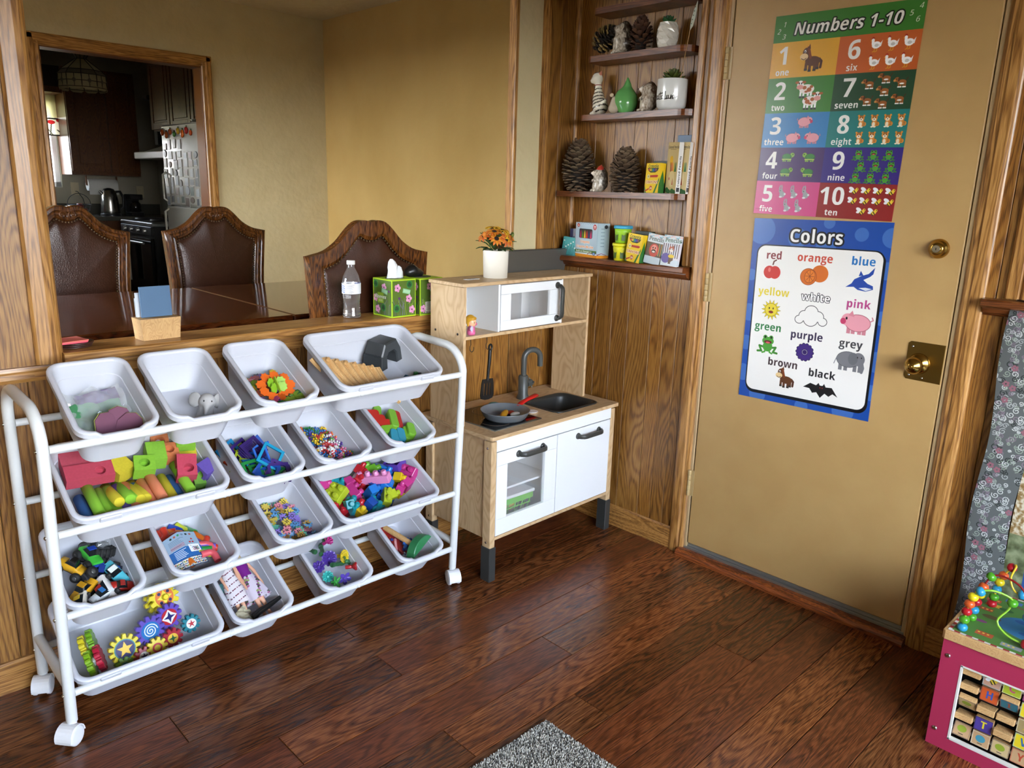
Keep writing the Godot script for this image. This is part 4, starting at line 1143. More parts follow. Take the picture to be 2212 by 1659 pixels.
func build_rack() -> void:
	var m := mats["rack tube"] as Material
	var rack := thing("toy_rack", "white tubular steel toy rack on casters against the half wall", "rack", Vector3(-1.4615, 0, 0.2))
	for s in [-1.0, 1.0]:
		var x: float = s * 0.6165
		var p := [Vector3(x, 0.058, 0.06 - 0.2), Vector3(x, 0.4, -0.14), Vector3(x, 0.775, -0.14)]
		p.append_array(arc(Vector3(x, 0.795, -0.06), Vector3(0, 0, -0.08), Vector3(0, 0.078, 0), 12, 90, 6))
		p.append_array(arc(Vector3(x, 0.78, leg_z(0.78) - 0.2 - 0.095), Vector3(0, 0, 0.095), Vector3(0, 0.088, 0), 84, 8, 7))
		for y in [0.70, 0.4, 0.058]: p.append(Vector3(x, y, leg_z(y) - 0.2))
		var side := put("side_frame", tube(p, 0.0135, 14), m, rack)
		put("cross_bar", tube([Vector3(x, 0.168, -0.14), Vector3(x, 0.160, leg_z(0.16) - 0.2)], 0.0125, 12), m, rack)
		for e in [[-0.14, [0.769, 0.5555, 0.344, 0.131]], [0.0, [0.78, 0.567, 0.350, 0.135]]]:
			for y in e[1]:
				var z: float = e[0] if e[0] < -0.1 else leg_z(y) - 0.2
				put("screw", lathe([Vector2(0.002, 0.004), Vector2(0.0045, 0.002), Vector2(0.0045, 0)], 10), mats["chrome"], side, Vector3(x + s * 0.0125, y, z), Vector3(0, 0, -s * PI / 2))
		for e in [[-0.14, -0.5 if s < 0 else 0.4], [leg_z(0.05) - 0.2, -0.9 if s < 0 else -0.35]]:
			var c := put("caster", lathe([Vector2(0.008, 0.062), Vector2(0.010, 0.056), Vector2(0.012, 0.040)], 12), mats["white plastic"], rack, Vector3(x, 0, e[0]))
			var turn: float = e[1]
			var off := Vector3(sin(turn), 0, cos(turn)) * 0.012
			put("hood", hood_mesh(), mats["white plastic"], c, off, Vector3(0, turn, 0))
			for w in [-1.0, 1.0]: put("wheel", lathe([Vector2(0.016, 0.006), Vector2(0.022, 0.0055), Vector2(0.0255, 0.003), Vector2(0.0255, -0.004), Vector2(0.02, -0.006)], 24), mats["white plastic"], c, off + Vector3(cos(turn), 0, -sin(turn)) * 0.017 * w + Vector3(0, 0.0255, 0), Vector3(0, turn, -PI / 2 * w))
	for i in 4:
		for e in [[-0.14, [0.769, 0.5555, 0.344, 0.131][i], "rear_rail"], [leg_z([0.78, 0.567, 0.350, 0.135][i]) - 0.2, [0.78, 0.567, 0.350, 0.135][i], "front_rail"]]:
			var y: float = e[1]
			var rail := put(e[2], tube([Vector3(-0.604, y, e[0]), Vector3(0, y, e[0]), Vector3(0.604, y, e[0])], 0.0098, 14), m, rack)
			for x in [-0.20, 0.215]:
				for d in [-0.006, 0.006]: put("coupling_ring", lathe([Vector2(0.0098, 0.003), Vector2(0.0107, 0.002), Vector2(0.0107, -0.002), Vector2(0.0098, -0.003)], 14, false), m, rail, Vector3(x + d, y, e[0]), Vector3(0, 0, PI / 2))
	var meshes := [bin_mesh(0.192, false), bin_mesh(0.388, true)]
	for r in 4:
		for c in 4:
			var e: Array = BINS[r][c]
			var b := Basis(Vector3.RIGHT, TILT)
			var at := Vector3(e[0], ROWS[r][0], ROWS[r][1]) - b * Vector3(0, 0, 0.139)
			bin_at["%d%d" % [r + 1, c + 1]] = Transform3D(b, at)
			var o := thing("toy_bin", "%s white plastic bin %s" % ["wide" if e[1] else "small", e[2]], "bin", at, Vector3(TILT, 0, 0), "white bins on the rack")
			put("shell", meshes[e[1]], mats["bin plastic"], o)
			if e[1]:
				for s in [-1.0, 1.0]: put("hook_tab", box(Vector3(0.05, 0.014, 0.008), 0.002), mats["bin plastic"], o, Vector3(s * 0.115, -0.010, 0.140))
func hood_mesh() -> ArrayMesh:
	var a := PackedVector3Array()
	var b := PackedVector3Array()
	var pts := []
	for i in 13:
		var an := deg_to_rad(-20.0 + 200.0 * i / 12)
		pts.append(Vector2(0.0285 * cos(an), 0.0255 + 0.0285 * sin(an)))
	for i in range(12, -1, -1):
		var an := deg_to_rad(-20.0 + 200.0 * i / 12)
		pts.append(Vector2(0.0262 * cos(an), 0.0255 + 0.0262 * sin(an)))
	for p in pts:
		a.append(Vector3(-0.0215, p.y, p.x))
		b.append(Vector3(0.0215, p.y, p.x))
	return crisp([a, b])
func bin_mesh(w: float, wide: bool) -> ArrayMesh:
	var d := 0.278
	var rings := []
	for e in [[-0.1255, 0.034, 0.030], [-0.121, 0.0275, 0.032], [-0.075, 0.020, 0.034], [-0.020, 0.0115, 0.036], [-0.0175, 0.0005, 0.038], [-0.004, 0.0, 0.038], [-0.0008, 0.0025, 0.036], [0.0, 0.006, 0.034], [-0.0015, 0.0115, 0.030], [-0.006, 0.0135, 0.029], [-0.040, 0.0195, 0.029], [-0.041, 0.0215, 0.028], [-0.113, 0.0315, 0.027], [-0.1185, 0.038, 0.024]]:
		var ring := rect_ring(w - 2 * e[1], d - 2 * e[1], e[2], e[0], 6, 16)
		if not wide and e[0] > -0.03:
			for i in ring.size():
				var p := ring[i]
				if p.z > d / 2 - 0.03:
					var k := 1.0 - smoothstep(0.040, 0.058, absf(p.x))
					p.y -= 0.010 * k
					p.z += 0.004 * k
					ring[i] = p
		rings.append(ring)
	return loft(rings, true, true, [1, 4, 5, 9, 10, 11, 13])
func inbin(key: String, at: Vector3, b := Basis()) -> Transform3D:
	return (bin_at[key] as Transform3D) * Transform3D(b, at)
func inlevel(key: String, at: Vector3, b := Basis()) -> Transform3D:
	var t: Transform3D = bin_at[key]
	return Transform3D(b, t.origin + at)
func build_play_kitchen() -> void:
	var k := thing("play_kitchen", "toy kitchen in birch plywood with white doors and sink", "play kitchen", Vector3(-0.757, 0, 0.4304), Vector3(0, 0.0241, 0))
	var ply := mats["birch up"] as Material
	var flat := mats["birch along"] as Material
	var edge := mats["ply edge"] as Material
	var white := mat("white foil", Color("e6e9ea"), 0.3)
	for x in [0.010, 0.684]:
		for z in [-0.052, -0.372]:
			var leg := part_box("leg", Vector3(x, 0.0, z - 0.04 + 0.04), Vector3(x + 0.026, 0.53, z + 0.04), ply, k, 0.002)
			part_box("foot", Vector3(x - 0.003, 0, z - 0.003), Vector3(x + 0.029, 0.1315, z + 0.043), mats["dark grey"], k, 0.0015)
			for y in [0.150, 0.505]: put("bolt", lathe([Vector2(0.002, 0.001), Vector2(0.0045, 0.001), Vector2(0.0045, 0)], 10), mats["chrome"], leg, Vector3(-0.0132 if x < 0.3 else 0.0132, y - 0.265, 0.0), Vector3(0, 0, PI / 2 if x < 0.3 else -PI / 2))
	part_box("side_panel", Vector3(0.020, 0.156, -0.372), Vector3(0.032, 0.538, -0.052), ply, k, 0.001)
	part_box("side_panel", Vector3(0.688, 0.156, -0.372), Vector3(0.700, 0.538, -0.052), ply, k, 0.001)
	part_box("bottom_panel", Vector3(0.036, 0.156, -0.38), Vector3(0.684, 0.168, -0.014), flat, k, 0.001)
	part_box("back_panel", Vector3(0.036, 0.168, -0.385), Vector3(0.684, 0.538, -0.378), white, k)
	part_box("divider", Vector3(0.355, 0.168, -0.37), Vector3(0.365, 0.52, -0.04), white, k)
	part_box("oven_shelf", Vector3(0.04, 0.318, -0.37), Vector3(0.355, 0.326, -0.05), white, k)
	part_box("oven_floor", Vector3(0.04, 0.169, -0.37), Vector3(0.355, 0.172, -0.04), mat("oven floor", Color("55564f"), 0.5), k)
	part_box("apron", Vector3(0.036, 0.491, -0.026), Vector3(0.684, 0.538, -0.012), white, k, 0.001)
	var sx := [0.405, 0.655]
	var sz := [-0.255, -0.055]
	var w := put("worktop", CSGless(sx, sz), flat, k)
	var rings := []
	for e in [[0.0, -0.006, 0.030, 0.0], [0.0, -0.002, 0.030, 0.003], [0.006, 0.0, 0.030, 0.0045], [0.014, 0.004, 0.028, 0.002], [0.018, 0.006, 0.028, -0.01], [0.026, 0.010, 0.034, -0.07], [0.045, 0.02, 0.03, -0.082]]:
		var ring := rect_ring(0.262 - 2 * e[0], 0.212 - 2 * e[0], e[2] + 0.012, 0.553 + e[3] , 6)
		for i in ring.size(): ring[i] += Vector3(0.530, 0, -0.155)
		rings.append(ring)
	var bowl := rings.duplicate()
	for e in [[0.043, -0.085], [0.022, -0.073], [0.014, -0.004]]:
		var ring := rect_ring(0.262 - 2 * e[0], 0.212 - 2 * e[0], 0.04, 0.553 + e[1], 6)
		for i in ring.size(): ring[i] += Vector3(0.530, 0, -0.155)
		bowl.append(ring)
	put("sink", loft(rings, false, true), mat("sink plastic", Color("262827"), 0.3), k)
	put("drain", lathe([Vector2(0.010, 0.003), Vector2(0.018, 0.002), Vector2(0.018, 0)], 16), mats["chrome"], k, Vector3(0.53, 0.4715, -0.155))
	var hob := part_box("hob", Vector3(0.060, 0.553, -0.315), Vector3(0.300, 0.556, -0.050), mat("hob glass", Color("0c0c0c"), 0.04), k, 0.001)
	put("hob_frame", frame_mesh(0.244, 0.269, 0.006, 0.004), mat("hob rim", Color("4b4a45"), 0.25), k, Vector3(0.18, 0.5545, -0.1825), Vector3(-PI / 2, 0, 0))
	for e in [[-0.04, 0.055, 0.055], [0.03, -0.06, 0.06]]: put("hob_ring", tube(arc(Vector3(e[0], 0.0016, e[1]), Vector3(e[2], 0, 0), Vector3(0, 0, e[2]), 0, 360, 28), 0.0006, 4), hexm("5d4a3d", 0.4), hob)
	put("switch_plate", slab(disc(0.020, 20, 0.013), 0.004, 0.001), mats["dark grey"], k, Vector3(0.352, 0.555, -0.205), Vector3(-PI / 2, 0, 0))
	var tap := mat("tap plastic", Color("494b48"), 0.35)
	var faucet := put("faucet", lathe([Vector2(0.016, 0.098), Vector2(0.0205, 0.094), Vector2(0.0205, 0.018), Vector2(0.0245, 0.010), Vector2(0.0265, 0.0)], 20), tap, k, Vector3(0.462, 0.553, -0.300))
	var pts := [Vector3(0, 0.09, 0), Vector3(0, 0.155, 0)]
	pts.append_array(arc(Vector3(0.036, 0.165, 0.012), Vector3(-0.036, 0, -0.012), Vector3(0, 0.036, 0), 0, 180, 10))
	pts.append(Vector3(0.072, 0.130, 0.024))
	put("spout", tube(pts, 0.0118, 14), tap, faucet)
	var kn := put("tap_knob", lathe([Vector2(0.013, 0.040), Vector2(0.014, 0.036), Vector2(0.014, 0.010)], 16), tap, faucet, Vector3(0.006, 0.058, 0.004), Vector3(0, 0, -PI / 2 + 0.1))
	for i in 4: put("spoke", tube([Vector3(0, 0.034, 0), Vector3(0.021 * cos(i * PI / 2 + 0.3), 0.034, 0.021 * sin(i * PI / 2 + 0.3))], 0.0034, 8), tap, kn)
	var od := Node3D.new()
	od.name = "oven_door"
	k.add_child(od)
	for e in [[0.039, 0.1705, 0.357, 0.232], [0.039, 0.436, 0.357, 0.4865], [0.039, 0.2325, 0.093, 0.4355], [0.292, 0.2325, 0.357, 0.4355]]: part_box("door_rail", Vector3(e[0], e[1], -0.028), Vector3(e[2], e[3], -0.014), white, od, 0.0007)
	part_box("pane", Vector3(0.090, 0.230, -0.024), Vector3(0.295, 0.438, -0.022), mats["clear"], od)
	handle(k, Vector3(0.212, 0.460, -0.014), 0.0, 0.128)
	part_box("cupboard_door", Vector3(0.361, 0.1705, -0.028), Vector3(0.684, 0.4865, -0.014), white, k, 0.0007)
	handle(k, Vector3(0.545, 0.4565, -0.014), 0.0, 0.128)
	var zf := -0.162
	for x in [0.006, 0.680]: 
		part_box("upper_side", Vector3(x, 0.553, zf - 0.178), Vector3(x + 0.013, 1.050, zf), ply, k, 0.001)
		for e in [[0.885, -0.03], [0.885, -0.15]]: put("bolt", lathe([Vector2(0.002, 0.001), Vector2(0.0045, 0.001), Vector2(0.0045, 0)], 10), mats["black"], k, Vector3(x if x < 0.3 else x + 0.013, e[0], zf + e[1]), Vector3(0, 0, PI / 2 if x < 0.3 else -PI / 2))
	part_box("top_board", Vector3(0.0, 1.051, zf - 0.184), Vector3(0.701, 1.064, zf + 0.005), flat, k, 0.002)
	part_box("shelf_board", Vector3(0.019, 0.866, zf - 0.178), Vector3(0.680, 0.878, zf), flat, k, 0.001)
	part_box("shelf_back", Vector3(0.019, 0.878, zf - 0.178), Vector3(0.680, 1.05, zf - 0.172), white, k)
	part_box("shelf_lining", Vector3(0.0195, 0.8785, zf - 0.17), Vector3(0.0245, 1.0505, zf - 0.010), white, k)
	for x in [0.176, 0.519]: part_box("microwave_side", Vector3(x, 0.8785, zf - 0.171), Vector3(x + 0.009, 1.0505, zf - 0.003), white, k, 0.0005)
	part_box("microwave_divider", Vector3(0.345, 0.8785, zf - 0.171), Vector3(0.349, 1.0505, zf - 0.05), white, k)
	var mw := Node3D.new()
	mw.name = "microwave_door"
	k.add_child(mw)
	for e in [[0.187, 0.8815, 0.517, 0.917], [0.187, 1.014, 0.517, 1.0475], [0.187, 0.9175, 0.238, 1.0135], [0.450, 0.9175, 0.517, 1.0135]]: part_box("door_rail", Vector3(e[0], e[1], zf - 0.012), Vector3(e[2], e[3], zf), white, mw, 0.0007)
	part_box("pane", Vector3(0.236, 0.915, zf - 0.008), Vector3(0.452, 1.016, zf - 0.006), mats["clear"], mw)
	handle(k, Vector3(0.492, 0.965, zf), PI / 2, 0.128)
	for x in [0.074, 0.154]:
		var p := [Vector3(x, 0.868, -0.20), Vector3(x + 0.001, 0.846, -0.199)]
		p.append_array(arc(Vector3(x + 0.004, 0.826, -0.196), Vector3(-0.005, 0, -0.005), Vector3(0, -0.014, 0), -60, 200, 9))
		put("hook", tube(p, 0.0013, 6), mats["black"], k)
	kitchen_things()
func CSGless(sx: Array, sz: Array) -> ArrayMesh:
	var st := surf()
	var y0 := 0.5395
	var y1 := 0.553
	var strips := [[0.0, sx[0], -0.40, 0.0], [sx[1], 0.72, -0.40, 0.0], [sx[0], sx[1], -0.40, sz[0]], [sx[0], sx[1], sz[1], 0.0]]
	for e in strips:
		var pts := [Vector2(e[0], e[2]), Vector2(e[1], e[2]), Vector2(e[1], e[3]), Vector2(e[0], e[3])]
		if e[0] == 0.0: pts = [Vector2(0, -0.4), Vector2(e[1], -0.4), Vector2(e[1], 0), Vector2(0.010, 0), Vector2(0.003, -0.003), Vector2(0, -0.010)]
		if e[1] == 0.72: pts = [Vector2(e[0], -0.4), Vector2(0.72, -0.4), Vector2(0.72, -0.010), Vector2(0.717, -0.003), Vector2(0.710, 0), Vector2(e[0], 0)]
		slab(pts, y1 - y0, 0.0, st, Transform3D(Basis(Vector3(1, 0, 0), Vector3(0, 0, 1), Vector3(0, -1, 0)), Vector3(0, (y0 + y1) / 2, 0)))
	return done(st)
func frame_mesh(w: float, h: float, b: float, t: float) -> ArrayMesh:
	var rings := []
	for e in [[0.0, -t / 2], [0.0, t / 2], [b, t / 2], [b, -t / 2]]:
		var r := PackedVector3Array()
		for c in [[1, 1], [-1, 1], [-1, -1], [1, -1]]: r.append(Vector3(c[0] * (w / 2 - e[0]), c[1] * (h / 2 - e[0]), e[1]))
		rings.append(r)
	return loft(rings, false, false, [1, 2, 3], true)
func handle(parent: Node3D, at: Vector3, turn: float, w: float) -> void:
	var g := mat("handle grey", Color("3a3b38"), 0.4)
	var h := put("handle", loft([flat_ring(Vector3(-w / 2, 0, 0.002)), flat_ring(Vector3(-w / 2, 0, 0.016)), flat_ring(Vector3(-w / 2 + 0.010, 0, 0.026), 0.7), flat_ring(Vector3(-w / 2 + 0.02, 0, 0.028), PI / 2), flat_ring(Vector3(w / 2 - 0.02, 0, 0.028), PI / 2), flat_ring(Vector3(w / 2 - 0.010, 0, 0.026), PI - 0.7), flat_ring(Vector3(w / 2, 0, 0.016), PI), flat_ring(Vector3(w / 2, 0, 0.002), PI)]), g, parent, at, Vector3(0, 0, turn))
	for s in [-1.0, 1.0]: put("handle_foot", lathe([Vector2(0.005, 0.006), Vector2(0.012, 0.004), Vector2(0.013, 0.0)], 18), g, h, Vector3(s * w / 2, 0, 0), Vector3(PI / 2, 0, 0))
func flat_ring(at: Vector3, a := 0.0) -> PackedVector3Array:
	var out := PackedVector3Array()
	for i in 12:
		var t := TAU * i / 12
		var u := 0.0055 * signf(cos(t)) * pow(absf(cos(t)), 0.5)
		var v := 0.0085 * signf(sin(t)) * pow(absf(sin(t)), 0.5)
		out.append(at + Vector3(cos(a) * u, v, -sin(a) * u))
	return out
func in_kitchen(at: Vector3, b := Basis()) -> Transform3D:
	return (get_node("play_kitchen") as Node3D).transform * Transform3D(b, at)
func kitchen_things() -> void:
	var p := thing("toy_frying_pan", "grey toy frying pan with red handle on the hob", "pan")
	p.transform = in_kitchen(Vector3(0.195, 0.5565, -0.135), turned(0, 12, 0))
	put("pan", lathe([Vector2(0.0915, 0.034), Vector2(0.093, 0.0335), Vector2(0.0925, 0.032), Vector2(0.079, 0.008), Vector2(0.070, 0.0), Vector2(0.002, 0.0)], 40, false), mat("pan grey", Color("7f868c"), 0.3, 0.5), p)
	put("pan_inside", lathe([Vector2(0.002, 0.0025), Vector2(0.066, 0.0025), Vector2(0.076, 0.0095), Vector2(0.0915, 0.034)], 40, false), mats["pan grey"], p)
	put("handle", loft([oval_ring(Vector3(0.088, 0.026, 0), 0.011, 0.005), oval_ring(Vector3(0.11, 0.034, 0), 0.012, 0.006), oval_ring(Vector3(0.15, 0.0385, 0), 0.010, 0.006), oval_ring(Vector3(0.20, 0.042, 0), 0.0135, 0.006), oval_ring(Vector3(0.222, 0.043, 0), 0.012, 0.006), oval_ring(Vector3(0.228, 0.043, 0), 0.005, 0.004)]), mat("red plastic", Color("c4201c"), 0.3), p)
	var foods := [["toy_banana", "small yellow toy banana slice lying in the pan", "toy food", Vector3(0.19, 0.574, -0.135), "c98f1f", Vector3(0.036, 0.009, 0.013), 30], ["toy_egg_white", "small white toy egg piece lying in the pan", "toy food", Vector3(0.232, 0.569, -0.120), "d8d6d0", Vector3(0.020, 0.007, 0.015), -20], ["toy_tomato_slice", "dark red toy slice lying in the pan", "toy food", Vector3(0.238, 0.567, -0.150), "7a1d16", Vector3(0.018, 0.006, 0.014), 10]]
	for f in foods:
		var st := surf(0)
		st.set_smooth_group(0)
		ball(f[5], 14, st, Transform3D())
		var o := solo(f[0], f[1], f[2], done(st), hexm(f[4], 0.35))
		o.transform = in_kitchen(f[3], turned(0, f[6], 8))
	var o := solo("toy_bowl", "small turquoise toy bowl upside down behind the pan", "bowl", lathe([Vector2(0.004, 0.022), Vector2(0.018, 0.020), Vector2(0.030, 0.008), Vector2(0.032, 0.0)], 20), mat("turquoise", Color("2c93a6"), 0.35))
	o.transform = in_kitchen(Vector3(0.262, 0.5562, -0.262))
	o = solo("toy_saucer", "small white toy saucer beside the pan handle", "saucer", lathe([Vector2(0.022, 0.006), Vector2(0.023, 0.0055), Vector2(0.012, 0.0), Vector2(0.002, 0.0)], 20), hexm("dfe1e0", 0.3))
	o.transform = in_kitchen(Vector3(0.336, 0.5532, -0.128))
	var t := thing("toy_spatula", "black slotted toy spatula hanging from kitchen hook", "spatula")
	t.transform = in_kitchen(Vector3(0.162, 0.700, -0.198), turned(0, 0, -2.5))
	var bl := [Vector2(-0.026, 0.0), Vector2(0.026, 0.0), Vector2(0.0315, -0.01), Vector2(0.034, -0.062), Vector2(0.028, -0.074), Vector2(0.010, -0.079), Vector2(-0.010, -0.079), Vector2(-0.028, -0.074), Vector2(-0.034, -0.062), Vector2(-0.0315, -0.01)]
	var blade := Geometry2D.clip_polygons(PackedVector2Array(bl), PackedVector2Array())
	var st2 := surf()
	for e in [[-0.034, -0.018], [-0.0135, -0.0035], [0.0010, 0.011], [0.0155, 0.034]]:
		slab([Vector2(maxf(e[0], -0.031), -0.016), Vector2(minf(e[1], 0.031), -0.016), Vector2(e[1], -0.062), Vector2(e[0], -0.062)], 0.003, 0.0, st2)
	slab([Vector2(-0.026, 0.0), Vector2(0.026, 0.0), Vector2(0.031, -0.016), Vector2(-0.031, -0.016)], 0.003, 0.0, st2)
	slab([Vector2(-0.034, -0.062), Vector2(0.034, -0.062), Vector2(0.028, -0.074), Vector2(0.010, -0.079), Vector2(-0.010, -0.079), Vector2(-0.028, -0.074)], 0.003, 0.0, st2)
	put("blade", done(st2), mats["black"], t)
	put("handle", tube([Vector3(0, -0.006, 0), Vector3(0, 0.03, 0.001), Vector3(0.001, 0.07, 0.003), Vector3(0.003, 0.108, 0.002)], 0.0052, 10, true, null, 1.35), mats["black"], t)
	put("eye", tube(arc(Vector3(0.004, 0.118, 0.002), Vector3(0.0075, 0, 0), Vector3(0, 0.011, 0), 0, 360, 16), 0.0036, 8), mats["black"], t)
	var d := thing("toy_figure", "tiny blonde toy figure in pink dress on kitchen shelf", "figurine")
	d.transform = in_kitchen(Vector3(0.068, 0.8782, -0.190), turned(0, 14, 0))
	var skin := Color("e8b48c")
	var pink := Color("d8699a")
	put("body", body([[Vector3(0, 0.008, 0), Vector3(0, 0.030, 0), 0.0155, 0.012, pink], [Vector3(0, 0.042, 0.0), Vector3(0, 0.046, 0.001), 0.0165, 0.0165, skin], [Vector3(-0.010, 0.030, 0.004), Vector3(-0.019, 0.022, 0.008), 0.005, 0.005, pink], [Vector3(0.010, 0.030, 0.004), Vector3(0.019, 0.036, 0.008), 0.005, 0.0045, pink]], 0.0022, 0.004), painted("figure paint", 0.3), d)
	put("hair", body([[Vector3(0, 0.052, -0.004), Vector3(0, 0.050, -0.006), 0.0185, 0.018, Color("c9962e")], [Vector3(-0.013, 0.040, -0.004), Vector3(-0.014, 0.034, -0.004), 0.007, 0.005, Color("c9962e")], [Vector3(0.013, 0.040, -0.004), Vector3(0.014, 0.036, -0.004), 0.006, 0.005, Color("c9962e")], [Vector3(-0.006, 0.058, 0.010), Vector3(0.008, 0.057, 0.010), 0.006, 0.006, Color("c9962e")]], 0.0024, 0.004), mats["figure paint"], d)
	for s in [-1.0, 1.0]: put("eye", ball(Vector3(0.0018, 0.0026, 0.001), 8), mats["black"], d, Vector3(s * 0.0055, 0.044, 0.0165))
	put("bag", slab(disc(0.0085, 14, 0.010), 0.004, 0.001), hexm("cfc4dd", 0.3), d, Vector3(-0.0165, 0.024, 0.013))
	sunflowers()
	var tagm := Sheet.new(128, 64, Color("d9d9d6"), 1)
	for i in 14: tagm.rect(22 + i * 6, 12, 2 + (i * 7) % 4, 26, Color("3b3a38"))
	for i in 2: tagm.rect(22, 42 + i * 7, 60, 3, Color("6b6a66"))
	o = solo("barcode_tag", "small white barcode sticker tag lying on kitchen top", "tag", sheet_mesh(0.060, 0.022, 0.0012), textured("barcode", tagm.out(), 0.5))
	o.transform = in_kitchen(Vector3(0.120, 1.0652, -0.248), turned(-90, 4, 0))
	var basket := thing("toy_basket", "green plastic lattice basket inside toy oven", "basket")
	basket.transform = in_kitchen(Vector3(0.178, 0.174, -0.130), turned(0, -2, 0))
	var green := hexm("5fae35", 0.4)
	put("rim", frame_mesh_flat(0.225, 0.14, 0.010, 0.022), green, basket, Vector3(0, 0.083, 0))
	put("base", box(Vector3(0.17, 0.004, 0.10), 0.001), green, basket, Vector3(0, 0.002, 0))
	for s in [-1.0, 1.0]:
		for i in 6:
			var x := lerpf(-0.095, 0.095, i / 5.0)
			put("bar", tube([Vector3(x * 0.86, 0.003, s * 0.05), Vector3(x, 0.078, s * 0.064)], 0.0028, 6), green, basket)
		for y in [0.028, 0.052]: put("bar", tube([Vector3(-0.098, y, s * (0.052 + 0.012 * y / 0.07)), Vector3(0.098, y, s * (0.052 + 0.012 * y / 0.07))], 0.0026, 6), green, basket)
		for z in [-0.03, 0.0, 0.03]: put("bar", tube([Vector3(s * 0.086, 0.003, z), Vector3(s * 0.108, 0.078, z)], 0.0028, 6), green, basket)
	var foodc := [["toy_corn", "yellow toy food in the green basket", Vector3(0.150, 0.204, -0.118), "d9c22e", Vector3(0.035, 0.017, 0.018), 20], ["toy_lemon", "round yellow toy lemon in the green basket", Vector3(0.208, 0.212, -0.112), "e0ca3c", Vector3(0.024, 0.020, 0.020), -30], ["toy_beet", "dark red toy food in the green basket", Vector3(0.25, 0.222, -0.13), "7b1c22", Vector3(0.020, 0.018, 0.02), 0], ["toy_aubergine", "dark brown toy food in the green basket", Vector3(0.105, 0.207, -0.125), "3a1c18", Vector3(0.018, 0.016, 0.024), 10]]
	for f in foodc:
		var st := surf(0)
		ball(f[4], 14, st)
		o = solo(f[0], f[1], "toy food", done(st), hexm(f[3], 0.4))
		o.transform = in_kitchen(f[2], turned(0, f[5], 15))
	o = solo("white_tray", "flat white tray lying across the green basket", "tray", box(Vector3(0.235, 0.012, 0.15), 0.003), hexm("e4e6e6", 0.35))
	o.transform = in_kitchen(Vector3(0.172, 0.2745, -0.132), turned(0, -2, 0))
	o = solo("red_tongs", "red toy tongs on the white tray in oven", "tongs", tube([Vector3(-0.07, 0, 0.03), Vector3(0, 0.004, 0.0), Vector3(0.07, 0, -0.02)], 0.010, 10, true, null, 0.6), mats["red plastic"])
	o.transform = in_kitchen(Vector3(0.15, 0.2915, -0.115))
	var bag := thing("clear_bag", "crumpled clear bag with white header card in oven", "bag")
	bag.transform = in_kitchen(Vector3(0.118, 0.3265, -0.105))
	put("film", crumple(Vector3(0.036, 0.042, 0.030), 9), mat("film", Color(0.92, 0.93, 0.94, 0.22), 0.1), bag, Vector3(0.01, 0.042, 0))
	mats["film"].transparency = BaseMaterial3D.TRANSPARENCY_ALPHA
	put("header_card", box(Vector3(0.05, 0.026, 0.001)), hexm("e6e6e4", 0.5), bag, Vector3(0.02, 0.092, 0.012), Vector3(-0.3, 0.3, 0.5))
	for i in 6: put("clip", tube([Vector3(-0.02 + 0.006 * i, 0.012, 0.012), Vector3(-0.026 + 0.011 * i, 0.05, 0.012 - 0.003 * (i % 3))], 0.0022, 6), hexm("4b4540", 0.3), bag)
func frame_mesh_flat(w: float, d: float, b: float, t: float) -> ArrayMesh:
	var rings := []
	for e in [[0.0, -t / 2], [0.0, t / 2], [b, t / 2], [b, -t / 2]]: rings.append(rect_ring(w - 2 * e[0], d - 2 * e[0], 0.014, e[1], 4))
	return loft(rings, false, false, [1, 2, 3], true)
func oval_ring(at: Vector3, rz: float, ry: float) -> PackedVector3Array:
	var out := PackedVector3Array()
	for i in 12: out.append(at + Vector3(0, ry * sin(TAU * i / 12), rz * cos(TAU * i / 12)))
	return out
func crumple(r: Vector3, sd: int) -> ArrayMesh:
	var n := FastNoiseLite.new()
	n.seed = sd
	n.frequency = 1.1
	var st := surf(-1)
	var rings := []
	for i in range(1, 9):
		var ring := PackedVector3Array()
		for j in 14:
			var a := PI * i / 9
			var b := TAU * j / 14
			var d := Vector3(sin(a) * cos(b), cos(a), sin(a) * sin(b))
			ring.append(d * r * (1.0 + 0.45 * n.get_noise_3dv(d * 2.4)))
		rings.append(ring)
	var list := []
	for i in rings.size() - 1:
		for j in 14:
			var k := (j + 1) % 14
			list.append([rings[i][j], rings[i][k], rings[i + 1][k], -1])
			list.append([rings[i][j], rings[i + 1][k], rings[i + 1][j], -1])
	emit(st, list)
	return done(st)
